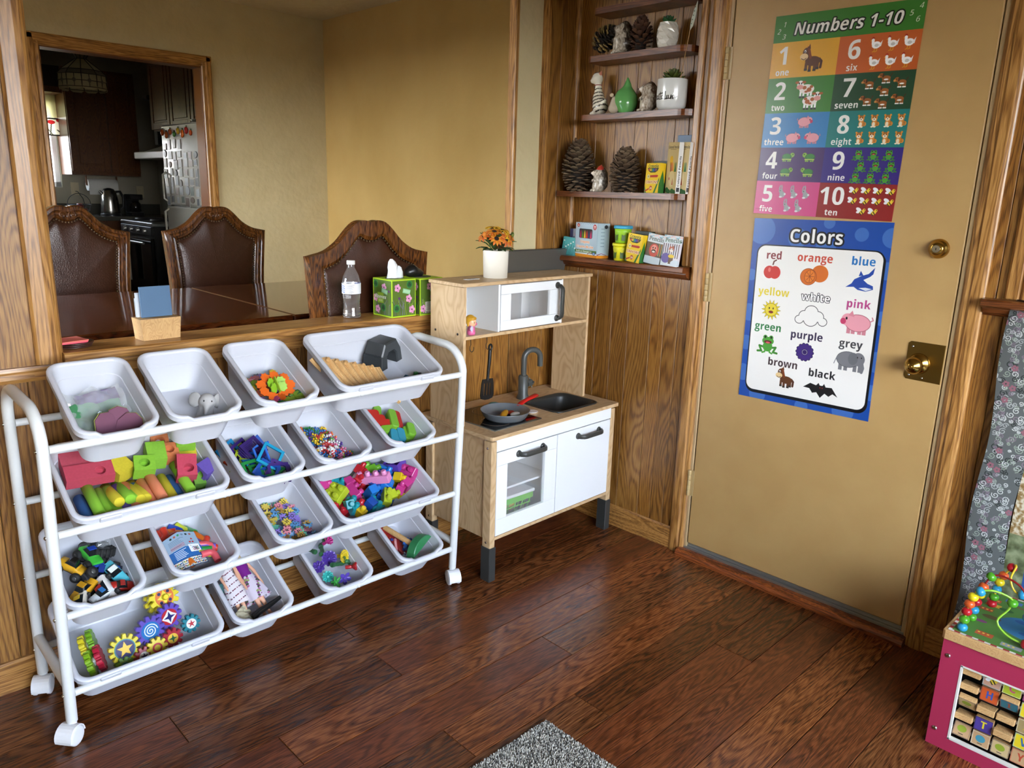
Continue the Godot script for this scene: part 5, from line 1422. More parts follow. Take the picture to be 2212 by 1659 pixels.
func sunflowers() -> void:
	var p := thing("sunflower_pot", "white pot of artificial sunflowers on play kitchen top", "potted flowers")
	p.transform = in_kitchen(Vector3(0.242, 1.0642, -0.252))
	put("pot", lathe([Vector2(0.044, 0.095), Vector2(0.0455, 0.100), Vector2(0.0470, 0.100), Vector2(0.0472, 0.097), Vector2(0.0445, 0.0), Vector2(0.002, 0.0)], 40), mat("pot white", Color("e9e4d6"), 0.45), p)
	put("moss", lathe([Vector2(0.004, 0.098), Vector2(0.043, 0.094), Vector2(0.043, 0.09)], 20), hexm("2b3a1c", 0.9), p)
	var r := RandomNumberGenerator.new()
	r.seed = 44
	var leaf := loft([leaf_ring(Vector3(0, 0, 0), 0.003), leaf_ring(Vector3(0, 0.004, 0.02), 0.013), leaf_ring(Vector3(0, 0.002, 0.042), 0.010), leaf_ring(Vector3(0, -0.006, 0.058), 0.001)])
	for i in 16:
		var a := TAU * i / 16.0 + r.randf() * 0.3
		var o := put("leaf", leaf, hexm(["2f4a20", "3c5a2a", "274019"][i % 3], 0.6), p, Vector3(0.022 * sin(a), 0.098 + 0.012 * (i % 3), 0.022 * cos(a)), Vector3(-0.15 - 0.35 * (i % 3), a, 0))
	var petal := loft([leaf_ring(Vector3(0, 0.002, 0.004), 0.0025), leaf_ring(Vector3(0, 0.004, 0.013), 0.0055), leaf_ring(Vector3(0, 0.003, 0.022), 0.0045), leaf_ring(Vector3(0, 0.0, 0.029), 0.0008)])
	var heart := lathe([Vector2(0.002, 0.0062), Vector2(0.008, 0.0055), Vector2(0.0112, 0.002), Vector2(0.0112, -0.002)], 16)
	var spots := [[-0.030, 0.142, 0.032, 65, -30, 0], [0.006, 0.140, 0.046, 75, 0, 1], [-0.022, 0.165, 0.012, 35, -35, 0], [0.018, 0.170, 0.010, 25, 10, 2], [0.044, 0.152, 0.022, 60, 50, 0], [-0.052, 0.150, -0.006, 55, -95, 1], [0.048, 0.135, -0.02, 60, 110, 0], [-0.002, 0.178, -0.016, 10, 0, 2], [0.022, 0.146, 0.040, 80, 30, 2]]
	for s in spots:
		var f := Node3D.new()
		f.name = "sunflower"
		p.add_child(f, true)
		f.position = Vector3(s[0], s[1], s[2])
		f.rotation = Vector3(deg_to_rad(s[3] - 12), deg_to_rad(s[4]), 0)
		f.rotation_order = EULER_ORDER_YXZ
		for i in 12: put("petal", petal, hexm([["d98a1e", "d3701c"], ["d67a2c", "c95f24"], ["d9a41c", "e0b52a"]][s[5]][i % 2], 0.6), f, Vector3.ZERO, Vector3(0.12 * (i % 2), TAU * i / 12, 0))
		put("heart", heart, hexm("20120b", 0.9), f)
		put("stem", tube([Vector3.ZERO, Vector3(0, -0.02, 0)], 0.002, 6), hexm("3d5a2a", 0.6), f)
	put("bud_stem", tube([Vector3(-0.03, 0.10, 0.01), Vector3(-0.055, 0.14, 0.012), Vector3(-0.067, 0.152, 0.012)], 0.0018, 6), hexm("3d5a2a", 0.6), p)
	put("bud", ball(Vector3(0.008, 0.011, 0.008), 10), hexm("cf7a1e", 0.6), p, Vector3(-0.070, 0.158, 0.012))
	put("bud", ball(Vector3(0.007, 0.010, 0.007), 10), hexm("6b7a2e", 0.6), p, Vector3(0.066, 0.156, 0.018))
func leaf_ring(at: Vector3, w: float) -> PackedVector3Array:
	return PackedVector3Array([at + Vector3(w, 0.0015 + w * 0.2, 0), at + Vector3(0, 0.0006, 0), at + Vector3(-w, 0.0015 + w * 0.2, 0), at + Vector3(-w, 0.0005 + w * 0.2, 0), at + Vector3(0, -0.0006, 0), at + Vector3(w, 0.0005 + w * 0.2, 0)])
func C(h: String) -> Color: return Color(h)
func d_horse(s: Sheet, x: float, y: float, k: float, f := 1.0) -> void:
	var b := C("5b3418")
	for e in [[-13, 22], [-2, 25], [12, 24], [20, 20]]:
		s.rect(x + (e[0] * f - 4) * k, y + 4 * k, 8 * k, (e[1] - 2) * k, b)
		s.rect(x + (e[0] * f - 4.5) * k, y + (e[1] - 3) * k, 9 * k, 6 * k, C("2d2622"))
	s.line([Vector2(x + 22 * f * k, y - 6 * k), Vector2(x + 30 * f * k, y + 2 * k), Vector2(x + 29 * f * k, y + 18 * k)], 7 * k, C("4a2410"))
	s.ell(x + 5 * f * k, y, 22 * k, 13 * k, b)
	s.poly([Vector2(x - 16 * f * k, y + 4 * k), Vector2(x - 20 * f * k, y - 26 * k), Vector2(x - 6 * f * k, y - 26 * k), Vector2(x + 4 * f * k, y - 6 * k)], b)
	s.ell(x - 16 * f * k, y - 24 * k, 11 * k, 13 * k, b)
	s.line([Vector2(x - 12 * f * k, y - 40 * k), Vector2(x - 7 * f * k, y - 24 * k), Vector2(x - 3 * f * k, y - 10 * k)], 7 * k, C("7a3a16"))
	s.poly([Vector2(x - 13 * f * k, y - 35 * k), Vector2(x - 8 * f * k, y - 47 * k), Vector2(x - 5 * f * k, y - 33 * k)], b)
	s.ell(x - 22 * f * k, y - 13 * k, 12 * k, 9 * k, C("e3c48c"))
	s.ell(x - 20 * f * k, y - 27 * k, 3 * k, 4 * k, Color.WHITE)
	s.ell(x - 20.5 * f * k, y - 26 * k, 1.6 * k, 2.4 * k, Color.BLACK)
	s.line([Vector2(x - 30 * f * k, y - 9 * k), Vector2(x - 22 * f * k, y - 5 * k), Vector2(x - 15 * f * k, y - 9 * k)], 1.6 * k, C("3a1c10"))
func d_cow(s: Sheet, x: float, y: float, k: float, f := 1.0) -> void:
	for e in [-14, -5, 8, 17]:
		s.rect(x + (e * f - 3) * k, y + 6 * k, 6 * k, 16 * k, Color.WHITE)
		s.rect(x + (e * f - 3.4) * k, y + 19 * k, 7 * k, 5 * k, C("22201e"))
	s.ell(x + 3 * f * k, y, 22 * k, 13 * k, C("efeae2"))
	for e in [[-4, -4, 6, 5], [10, 2, 7, 6], [16, -6, 5, 4], [2, 7, 5, 3]]: s.ell(x + e[0] * f * k, y + e[1] * k, e[2] * k, e[3] * k, C("a85a26"))
	s.ell(x - 17 * f * k, y - 13 * k, 10 * k, 11 * k, C("efeae2"))
	s.ell(x - 27 * f * k, y - 19 * k, 6 * k, 3.5 * k, C("a85a26"))
	s.ell(x - 7 * f * k, y - 19 * k, 6 * k, 3.5 * k, C("a85a26"))
	s.ell(x - 18 * f * k, y - 6 * k, 10 * k, 6.5 * k, C("dc9a8e"))
	for e in [-21, -14]: s.ell(x + e * f * k, y - 16 * k, 1.7 * k, 2.6 * k, Color.BLACK)
func d_pig(s: Sheet, x: float, y: float, k: float, f := 1.0) -> void:
	var p := C("e29aa6")
	for e in [-11, -4, 6, 13]: s.rect(x + (e * f - 3) * k, y + 6 * k, 6 * k, 12 * k, C("c9808c"))
	s.ell(x + 2 * f * k, y, 20 * k, 14 * k, C("a8606c"))
	s.ell(x + 2 * f * k, y, 19 * k, 13 * k, p)
	s.ell(x - 14 * f * k, y - 4 * k, 10 * k, 10 * k, p)
	s.ell(x - 21 * f * k, y - 1 * k, 4.5 * k, 5 * k, C("c23d64"))
	s.poly([Vector2(x - 14 * f * k, y - 11 * k), Vector2(x - 8 * f * k, y - 19 * k), Vector2(x - 4 * f * k, y - 9 * k)], C("d58592"))
	s.ell(x - 16 * f * k, y - 6 * k, 1.5 * k, 2.2 * k, Color.BLACK)
	s.line([Vector2(x + 20 * f * k, y - 4 * k), Vector2(x + 25 * f * k, y - 7 * k), Vector2(x + 23 * f * k, y - 11 * k)], 1.8 * k, C("c9808c"))
func d_turtle(s: Sheet, x: float, y: float, k: float, f := 1.0) -> void:
	var g := C("7aa63a")
	for e in [-12, -5, 6, 13]: s.rect(x + (e * f - 3) * k, y + 6 * k, 6 * k, 9 * k, g)
	s.ell(x + 19 * f * k, y - 8 * k, 8 * k, 8 * k, g)
	s.line([Vector2(x + 10 * f * k, y + 5 * k), Vector2(x + 17 * f * k, y - 4 * k)], 8 * k, g)
	s.ell(x - 1 * f * k, y - 1 * k, 18 * k, 12 * k, C("1f5a26"))
	s.ell(x - 1 * f * k, y - 3 * k, 15 * k, 9 * k, C("2f7a2e"))
	s.rect(x - 18 * k, y + 5 * k, 35 * k, 4 * k, C("a8b85a"))
	s.ell(x + 21 * f * k, y - 10 * k, 1.6 * k, 2.2 * k, Color.BLACK)
func d_rabbit(s: Sheet, x: float, y: float, k: float) -> void:
	var g := C("9a9aa0")
	s.ell(x + 3 * k, y + 8 * k, 11 * k, 11 * k, g)
	s.ell(x - 4 * k, y - 5 * k, 8 * k, 8 * k, g)
	s.ell(x - 9 * k, y - 18 * k, 2.6 * k, 9 * k, g, 0.3)
	s.ell(x - 1 * k, y - 19 * k, 2.6 * k, 9 * k, g, -0.15)
	s.ell(x - 3 * k, y + 17 * k, 6 * k, 3.5 * k, C("d9d9dc"))
	s.ell(x + 13 * k, y + 6 * k, 4 * k, 4 * k, C("d9d9dc"))
	s.ell(x - 6 * k, y - 6 * k, 1.3 * k, 1.8 * k, Color.BLACK)
func d_chick(s: Sheet, x: float, y: float, k: float) -> void:
	for e in [-2, 5]: s.line([Vector2(x + e * k, y + 9 * k), Vector2(x + e * k, y + 19 * k), Vector2(x + (e - 5) * k, y + 21 * k)], 2.2 * k, C("d9a02a"))
	s.ell(x + 2 * k, y + 2 * k, 13 * k, 10 * k, Color.WHITE)
	s.poly([Vector2(x + 8 * k, y + 4 * k), Vector2(x + 19 * k, y - 11 * k), Vector2(x + 16 * k, y + 7 * k)], C("f2f2f0"))
	s.line([Vector2(x - 8 * k, y), Vector2(x - 9 * k, y - 12 * k)], 8 * k, Color.WHITE)
	s.ell(x - 9 * k, y - 17 * k, 4 * k, 4 * k, C("a5241e"))
	s.ell(x - 9 * k, y - 12 * k, 4.6 * k, 4.6 * k, Color.WHITE)
	s.poly([Vector2(x - 13 * k, y - 13 * k), Vector2(x - 18 * k, y - 10 * k), Vector2(x - 13 * k, y - 9 * k)], C("d9a02a"))
	s.ell(x + 3 * k, y + 3 * k, 6 * k, 4.5 * k, C("c9c9c6"))
func d_dog(s: Sheet, x: float, y: float, k: float) -> void:
	var b := C("9a5a26")
	for e in [-6, 0, 8, 13]:
		s.rect(x + (e - 2) * k, y + 3 * k, 4.5 * k, 11 * k, b)
		s.rect(x + (e - 3) * k, y + 12 * k, 6 * k, 3.5 * k, Color.WHITE)
	s.ell(x + 3 * k, y, 13 * k, 7.5 * k, b)
	s.ell(x - 12 * k, y - 8 * k, 8 * k, 7 * k, b)
	s.ell(x - 19 * k, y - 5 * k, 4 * k, 3.4 * k, C("c98a4a"))
	s.ell(x - 7 * k, y - 8 * k, 3 * k, 6 * k, C("4a2a12"))
	s.line([Vector2(x + 14 * k, y - 4 * k), Vector2(x + 19 * k, y - 13 * k)], 3 * k, C("4a2a12"))
	s.ell(x + 3 * k, y + 4 * k, 7 * k, 2.4 * k, Color.WHITE)
	s.ell(x - 14 * k, y - 9 * k, 1.3 * k, 1.7 * k, Color.BLACK)
func d_tiger(s: Sheet, x: float, y: float, k: float) -> void:
	var o := C("d98a34")
	s.ell(x + 3 * k, y + 9 * k, 10 * k, 12 * k, o)
	s.ell(x + 13 * k, y + 11 * k, 6 * k, 7 * k, o)
	s.ell(x, y + 12 * k, 5 * k, 8 * k, C("f0e2c8"))
	s.ell(x, y - 8 * k, 11 * k, 10 * k, o)
	for e in [-9, 9]: s.ell(x + e * k, y - 17 * k, 3.6 * k, 3.6 * k, o)
	s.ell(x, y - 4 * k, 7 * k, 5.5 * k, C("f0e2c8"))
	for e in [-4, 4]: s.ell(x + e * k, y - 10 * k, 1.5 * k, 2 * k, Color.BLACK)
	for e in [-4, 0, 4]: s.rect(x + (e - 0.8) * k, y - 18 * k, 1.6 * k, 5 * k, C("3a2412"))
	s.ell(x, y - 5 * k, 2 * k, 1.5 * k, C("5a2a1a"))
	for i in 3: s.line([Vector2(x + 8 * k, y + (4 + i * 5) * k), Vector2(x + 14 * k, y + (3 + i * 5) * k)], 1.4 * k, C("3a2412"))
	for e in [-5, 4]: s.ell(x + e * k, y + 20 * k, 4.5 * k, 2.6 * k, C("f0e2c8"))
func d_frog(s: Sheet, x: float, y: float, k: float) -> void:
	var g := C("4a9a34")
	for f in [-1, 1]:
		s.line([Vector2(x + f * 6 * k, y + 4 * k), Vector2(x + f * 17 * k, y + 2 * k), Vector2(x + f * 12 * k, y + 12 * k), Vector2(x + f * 20 * k, y + 13 * k)], 4 * k, C("3a8028"))
		s.line([Vector2(x + f * 4 * k, y + 4 * k), Vector2(x + f * 5 * k, y + 13 * k), Vector2(x + f * 10 * k, y + 15 * k)], 3 * k, g)
	s.ell(x, y + 2 * k, 10 * k, 10 * k, g)
	s.ell(x, y - 9 * k, 12 * k, 8 * k, g)
	for e in [-6, 6]:
		s.ell(x + e * k, y - 16 * k, 4.4 * k, 4.4 * k, g)
		s.ell(x + e * k, y - 16.5 * k, 1.8 * k, 2.4 * k, Color.BLACK)
	s.ell(x, y - 7 * k, 8 * k, 3.2 * k, C("5a1616"))
	s.ell(x, y - 5.8 * k, 4.5 * k, 1.8 * k, C("d0505a"))
func d_bee(s: Sheet, x: float, y: float, k: float) -> void:
	s.ell(x - 8 * k, y - 7 * k, 10 * k, 6 * k, C("e9ecef"), 0.5)
	s.ell(x - 9 * k, y + 2 * k, 7 * k, 4.4 * k, C("e9ecef"), -0.2)
	s.ell(x + 4 * k, y + 2 * k, 10 * k, 6.5 * k, C("e0c234"), -0.6)
	s.line([Vector2(x + 1 * k, y - 2 * k), Vector2(x + 8 * k, y + 7 * k)], 3 * k, C("22201a"))
	s.line([Vector2(x - 4 * k, y + 4 * k), Vector2(x + 2 * k, y + 11 * k)], 3 * k, C("22201a"))
	s.ell(x + 11 * k, y - 6 * k, 5 * k, 5 * k, C("e0c234"))
	s.ell(x + 12.5 * k, y - 7 * k, 1.4 * k, 1.8 * k, Color.BLACK)
func build_posters() -> void:
	var s := Sheet.new(600, 810, C("3b7a2c"))
	var ys := [106.0, 247.0, 388.0, 529.0, 669.0, 810.0]
	var left := ["dda42c", "3c7c2d", "2a7cb8", "41215f", "c9437f"]
	var right := ["c4602b", "24492f", "1f7a76", "37277a", "8c2323"]
	for i in 5:
		s.rect(0, ys[i], 283, ys[i + 1] - ys[i], C(left[i]))
		s.rect(283, ys[i], 317, ys[i + 1] - ys[i], C(right[i]))
	write(s, "Numbers 1-10", 300, 58, 64, C("f2f0ea"), true, 0.18, 4.5)
	for e in [["1", 44, 36], ["2", 22, 62], ["3", 46, 84], ["4", 572, 24], ["5", 540, 46], ["6", 565, 70]]: write(s, e[0], e[1], e[2], 27, C("e8e6dc"), false, 0.2)
	var words := [["1", "one"], ["2", "two"], ["3", "three"], ["4", "four"], ["5", "five"], ["6", "six"], ["7", "seven"], ["8", "eight"], ["9", "nine"], ["10", "ten"]]
	for i in 10:
		var x: float = 56.0 if i < 5 else 345.0
		var y: float = ys[i % 5]
		write(s, words[i][0], x + (0.0 if i < 9 else -6.0), y + 54, 98, C("ecebe6"), true, 0.0, 0.0)
		write(s, words[i][1], x, y + 119, 34, C("ecebe6"), true)
	d_horse(s, 175, 188, 1.45)
	d_cow(s, 168, 296, 1.45)
	d_cow(s, 196, 343, 1.45, -1.0)
	for e in [[182, 426, -1.0], [138, 490, -1.0], [222, 490, 1.0]]: d_pig(s, e[0], e[1], 1.35, e[2])
	for e in [[124, 569, 1.0], [224, 569, -1.0], [124, 630, 1.0], [224, 630, -1.0]]: d_turtle(s, e[0], e[1], 1.2, e[2])
	for e in [[120, 715], [172, 715], [224, 715], [148, 772], [198, 772]]: d_rabbit(s, e[0], e[1], 1.15)
	for i in 6: d_chick(s, 425 + (i % 3) * 60, 146 + (i / 3) * 64, 1.3)
	for e in [[420, 290], [480, 272], [540, 290], [480, 318], [420, 352], [480, 364], [540, 350]]: d_dog(s, e[0], e[1], 1.25)
	for i in 8: d_tiger(s, 412 + (i % 4) * 50, 428 + (i / 4) * 64, 1.15)
	for i in 9: d_frog(s, 422 + (i % 3) * 58 + (14 if i / 3 == 1 else 0), 562 + (i / 3) * 44, 1.12)
	for i in 10: d_bee(s, (424 + (i % 4) * 47) if i < 8 else (464 + (i - 8) * 46), 698 + (i / 4) * 40, 1.15)
	for i in 30: s.rect(8 + i * 2, 788, 1, 2, C("5a1a3a"))
	var gloss := 0.28
	var p := thing("poster", "green-headed counting poster of numbers and animals on the door", "poster", Vector3(-0.0036, 1.6305, 1.1382), Vector3(0, -PI / 2, -0.018))
	put("sheet", sheet_mesh(0.457, 0.617, 0.0016), textured("numbers poster", s.out(), gloss), p)
	s = Sheet.new(600, 812, C("16489a"))
	for e in [[40, 50, 62], [205, 78, 42], [335, 10, 24], [470, 52, 28], [590, 60, 40], [330, 120, 44], [585, 190, 36], [8, 250, 26], [14, 420, 40], [590, 380, 30], [12, 560, 34], [592, 560, 44], [8, 700, 40], [585, 690, 34], [90, 790, 40], [300, 806, 30], [480, 790, 46]]: s.ell(e[0], e[1], e[2], e[2], C("3d6ab2"))
	s.rrect(28, 118, 548, 668, 40, C("0b0d12"))
	s.rrect(26, 112, 546, 666, 40, C("0b0d12"))
	s.rrect(31, 117, 535, 655, 36, C("eceae4"))
	write(s, "Colors", 284, 70, 76, C("f2f1ec"), true, 0.0, 7.0)
	for e in [["red", 108, 158, 46, "7a1f22"], ["orange", 290, 158, 46, "c3452f"], ["blue", 490, 158, 46, "1f6fb4"], ["yellow", 122, 318, 46, "d9c42e"], ["pink", 490, 332, 46, "b2437f"], ["green", 112, 476, 46, "2c7a40"], ["purple", 290, 492, 46, "2d2140"], ["grey", 480, 500, 46, "3a3a3c"], ["brown", 196, 630, 46, "3a2a2c"], ["black", 374, 648, 46, "1a1a1c"]]: write(s, e[0], e[1], e[2], e[3], C(e[4]))
	write(s, "white", 312, 324, 46, C("f2f1ec"), true, 0.0, 2.2)
	s.line([Vector2(106, 200), Vector2(110, 184), Vector2(120, 178)], 6, C("5a2418"))
	s.ell(92, 232, 26, 28, C("c5281f"))
	s.ell(118, 232, 26, 28, C("c5281f"))
	s.ell(92, 222, 6, 10, C("e0756a"))
	s.ell(318, 222, 36, 36, C("cf6a1e"))
	s.ell(270, 238, 36, 36, C("8a4012"))
	s.ell(270, 238, 34, 34, C("cf6a1e"))
	s.ell(276, 236, 23, 29, C("8a4012"), 0.3)
	s.ell(276, 236, 21, 27, C("dc7a24"), 0.3)
	for i in 8: s.line([Vector2(276, 236), Vector2(276, 236) + Vector2(19 * cos(i * PI / 4), 24 * sin(i * PI / 4))], 2, C("8a4012"))
	s.poly([Vector2(446, 262), Vector2(462, 232), Vector2(490, 216), Vector2(516, 206), Vector2(538, 180), Vector2(534, 206), Vector2(522, 218), Vector2(498, 232), Vector2(516, 246), Vector2(538, 254), Vector2(540, 268), Vector2(512, 278), Vector2(480, 274), Vector2(462, 262)], C("21459c"))
	s.poly([Vector2(478, 218), Vector2(484, 196), Vector2(496, 214)], C("21459c"))
	s.poly([Vector2(470, 262), Vector2(430, 266), Vector2(452, 250)], C("21459c"))
	s.poly([Vector2(482, 266), Vector2(510, 262), Vector2(536, 266), Vector2(512, 276)], C("d6dbe2"))
	for i in 14:
		var d := Vector2(1, 0).rotated(TAU * i / 14)
		s.poly([Vector2(118, 398) + d * 46, Vector2(118, 398) + d.rotated(0.25) * 28, Vector2(118, 398) + d.rotated(-0.25) * 28], C("8a7a1a"))
		s.poly([Vector2(118, 398) + d * 43, Vector2(118, 398) + d.rotated(0.22) * 28, Vector2(118, 398) + d.rotated(-0.22) * 28], C("dcc72e"))
	s.ell(118, 398, 30, 30, C("8a7a1a"))
	s.ell(118, 398, 28, 28, C("e0cc34"))
	for e in [-9, 9]: s.ell(118 + e, 391, 2.6, 4.5, Color.BLACK)
	s.ell(118, 408, 11, 6, C("7a2418"))
	for ee in [2.4, 0.0]:
		for e in [[300, 386, 28], [272, 406, 24], [330, 404, 24], [250, 424, 18], [352, 424, 18], [300, 420, 30]]: s.ell(e[0], e[1], e[2] + ee, e[2] * 0.9 + ee, C("2a2a2a") if ee > 0 else C("eceae4"))
	d_pig(s, 492, 410, 2.6)
	d_frog(s, 118, 560, 2.3)
	for k in [1.0, 0.0]:
		for i in 14: s.ell(290 + 26 * cos(TAU * i / 14), 564 + 26 * sin(TAU * i / 14), 13 + 2 * k, 8 + 2 * k, C("1a1030") if k > 0 else C("3c2472"), TAU * i / 14)
	s.ell(290, 564, 10, 10, C("2b1858"))
	var g := C("77787c")
	for e in [440, 462, 500, 520]: s.rect(e, 578, 15, 36, g)
	s.ell(476, 566, 48, 34, C("4a4b50"))
	s.ell(476, 566, 46, 32, g)
	s.ell(518, 560, 26, 28, g)
	s.ell(496, 560, 20, 26, C("686a6e"))
	s.line([Vector2(534, 572), Vector2(540, 594), Vector2(536, 612)], 11, g)
	for e in [514, 530]: s.ell(e, 552, 2, 3, Color.BLACK)
	s.line([Vector2(430, 560), Vector2(420, 590)], 3, g)
	d_horse(s, 214, 702, 1.3)
	s.poly([Vector2(300, 716), Vector2(330, 694), Vector2(356, 700), Vector2(366, 688), Vector2(372, 698), Vector2(384, 698), Vector2(390, 688), Vector2(398, 702), Vector2(424, 700), Vector2(452, 736), Vector2(430, 726), Vector2(414, 740), Vector2(396, 730), Vector2(378, 752), Vector2(360, 730), Vector2(342, 736), Vector2(328, 718)], C("141416"))
	for e in [374, 384]: s.ell(e, 708, 2, 2.6, C("b0342a"))
	p = thing("poster", "blue colours poster with word and picture pairs on the door", "poster", Vector3(-0.0036, 1.0018, 1.1446), Vector3(0, -PI / 2, 0.012))
	put("sheet", sheet_mesh(0.458, 0.622, 0.0016), textured("colours poster", s.out(), gloss), p)
func build_sill() -> void:
	var o: Node3D
	for i in 3: solo("coaster", ["lowest round dark coaster under the pink notes", "middle round dark coaster under the pink notes", "upper round dark coaster directly beneath the pink notes"][i], "coaster", lathe([Vector2(0.045, 0.002), Vector2(0.046, 0.0015), Vector2(0.046, -0.0015), Vector2(0.045, -0.002)], 32), hexm("3a2018", 0.4), Vector3(-1.883 + 0.003 * i, 0.9285 + 0.0042 * i, -0.062 - 0.002 * i), Vector3.ZERO, "coasters on the sill")
	var notes := thing("sticky_notes", "coral pink sticky note pad on the dark coasters", "note pad", Vector3(-1.893, 0.9392, -0.062), Vector3(0, 0.12, 0))
	for i in 4: put("page", box(Vector3(0.070, 0.0016, 0.070)), hexm(["e0506a", "e8606a", "ea6a62", "ee7a6a"][i], 0.8), notes, Vector3(0.0006 * i, 0.0008 + 0.0017 * i, 0), Vector3(0, 0.02 * i, 0))
	var h := thing("card_holder", "pale wooden block card holder on the sill", "card holder", Vector3(-1.6595, 0.9265, -0.054), Vector3(0, 0.06, 0))
	put("block", crisp([PackedVector3Array([Vector3(-0.058, 0.062, 0.030), Vector3(0.058, 0.062, 0.030), Vector3(0.058, 0.062, -0.034), Vector3(-0.058, 0.062, -0.034)]), PackedVector3Array([Vector3(-0.053, 0.0, 0.028), Vector3(0.053, 0.0, 0.028), Vector3(0.053, 0.0, -0.033), Vector3(-0.053, 0.0, -0.033)])]), mats["beech"], h)
	for e in [["blue_card", "slate blue card standing in the wooden holder", 0.052, "496a8a", 0.0, 0.088, 0.130, 0.006], ["white_card", "taller white card behind the blue card", -0.003, "c9ced4", -0.014, 0.080, 0.104, 0.003], ["white_card", "shorter white card behind the blue card", -0.003, "b9c0c8", -0.022, 0.080, 0.080, 0.003]]:
		o = solo(e[0], e[1], "card", box(Vector3(e[5], e[6] * 0.68, e[7]), 0.0006), hexm(e[3], 0.55), Vector3(-1.6595 + (0.0 if e[0] == "blue_card" else -0.012), 0.9895 + e[6] * 0.68 / 2 + 0.0006, -0.052 + e[4]), Vector3(-0.05, 0.06, 0))
	var b := thing("water_bottle", "clear plastic water bottle with white and blue label", "bottle", Vector3(-0.994, 0.9265, -0.058))
	var prof := [Vector2(0.0115, 0.186), Vector2(0.0125, 0.182), Vector2(0.0125, 0.176), Vector2(0.018, 0.166), Vector2(0.027, 0.148), Vector2(0.0315, 0.130), Vector2(0.0325, 0.122)]
	for i in 9: prof.append_array([Vector2(0.0322 - 0.0022 * sin(i * PI / 8.0), 0.086 - i * 0.0085), Vector2(0.0304 - 0.0030 * sin(i * PI / 8.0), 0.0815 - i * 0.0085)])
	prof.append_array([Vector2(0.0325, 0.010), Vector2(0.0300, 0.002), Vector2(0.020, 0.0), Vector2(0.008, 0.006)])
	var pet := mat("clear bottle", Color(1, 1, 1, 0.05), 0.02)
	pet.transparency = BaseMaterial3D.TRANSPARENCY_ALPHA
	put("shell", lathe(prof, 28, false), pet, b)
	var water := mat("water", Color(1, 1, 1, 0.0), 0.0)
	water.refraction_enabled = true
	water.refraction_scale = 0.033
	var wp := [Vector2(0.002, 0.117), Vector2(0.0316, 0.1165)]
	for v in prof:
		if v.y < 0.112: wp.append(Vector2(maxf(v.x - 0.0008, 0.002), maxf(v.y, 0.0008)))
	put("water", lathe(wp, 28, false), water, b)
	var lab := Sheet.new(256, 64, C("e4e6ea"), 1)
	lab.rect(30, 0, 40, 64, C("27306b"))
	for i in 5: lab.rect(34, 8 + i * 11, 30, 5, C("cfd4e4"))
	for i in 40: lab.ell(76 + (i * 37) % 44, 8 + (i * 23) % 50, 5, 3, [C("4a6ab0"), C("9aaad0"), C("7a8ac0")][i % 3], i)
	for i in 9: lab.rect(128, 8 + i * 6, 60 - (i * 13) % 22, 2, C("8a8c92"))
	var st := surf(0)
	for i in 28:
		for q in [[0, 0], [1, 0], [1, 1], [0, 0], [1, 1], [0, 1]]:
			var a: float = TAU * (i + q[0]) / 28.0 + 1.6
			st.set_uv(Vector2((i + q[0]) / 28.0 * 1.6, q[1]))
			st.add_vertex(Vector3(0.0332 * cos(a), 0.122 - 0.036 * q[1], -0.0332 * sin(a)))
	put("label_band", done(st), textured("bottle label", lab.out(), 0.35), b)
	put("cap", lathe([Vector2(0.0135, 0.200), Vector2(0.0145, 0.198), Vector2(0.0145, 0.187), Vector2(0.0138, 0.186)], 24), hexm("e2e4e2", 0.4), b)
	for e in [[Vector3(-0.8365, 0.9265, -0.022), "green flowered tissue cube with a tissue standing out", 0], [Vector3(-0.722, 0.9265, -0.010), "green flowered tissue cube beneath the black computer mouse", 1]]:
		var t := thing("tissue_box", e[1], "tissue box", e[0], Vector3(0, 0.02, 0))
		put("carton", card_box(Vector3(0.106, 0.134, 0.112), 0.49, 0.49), textured("tissue print %d" % e[2], tissue_print(e[2]), 0.45), t, Vector3(0, 0.067, 0))
		put("opening", slab(disc(0.038, 24, 0.026), 0.001), hexm("4a4e46", 0.8), t, Vector3(0, 0.1346, 0), Vector3(-PI / 2, 0, 0))
		if e[2] == 0:
			var rings := []
			for r in [[0.030, 0.014, 0.133, 0.0, 0.0], [0.027, 0.010, 0.150, -0.002, 0.001], [0.021, 0.010, 0.172, -0.006, 0.0], [0.013, 0.007, 0.192, -0.010, 0.0], [0.004, 0.004, 0.202, -0.012, 0.0]]:
				var ring := PackedVector3Array()
				for i in 20:
					var a := TAU * i / 20
					var w := 1.0 + 0.22 * sin(a * 5.0 + r[2] * 40.0)
					ring.append(Vector3(r[3] + r[0] * cos(a) * w, r[2], r[4] + r[1] * sin(a) * w))
				rings.append(ring)
			put("tissue", loft(rings, false, true), hexm("eceeee", 0.9), t)
			rings = []
			for r in [[0.018, 0.010, 0.134, 0.014, 0.006], [0.016, 0.008, 0.155, 0.018, 0.006], [0.010, 0.006, 0.172, 0.016, 0.006], [0.003, 0.003, 0.178, 0.013, 0.006]]:
				var ring := PackedVector3Array()
				for i in 20:
					var a := TAU * i / 20
					var w := 1.0 + 0.18 * sin(a * 4.0 + r[2] * 60.0)
					ring.append(Vector3(r[3] + r[0] * cos(a) * w, r[2], r[4] + r[1] * sin(a) * w))
				rings.append(ring)
			put("tissue", loft(rings, false, true), hexm("e2e5e6", 0.9), t)
	var m := thing("computer_mouse", "black computer mouse lying on a tissue cube", "mouse", Vector3(-0.750, 1.0615, -0.020), Vector3(0, 0.15, -0.05))
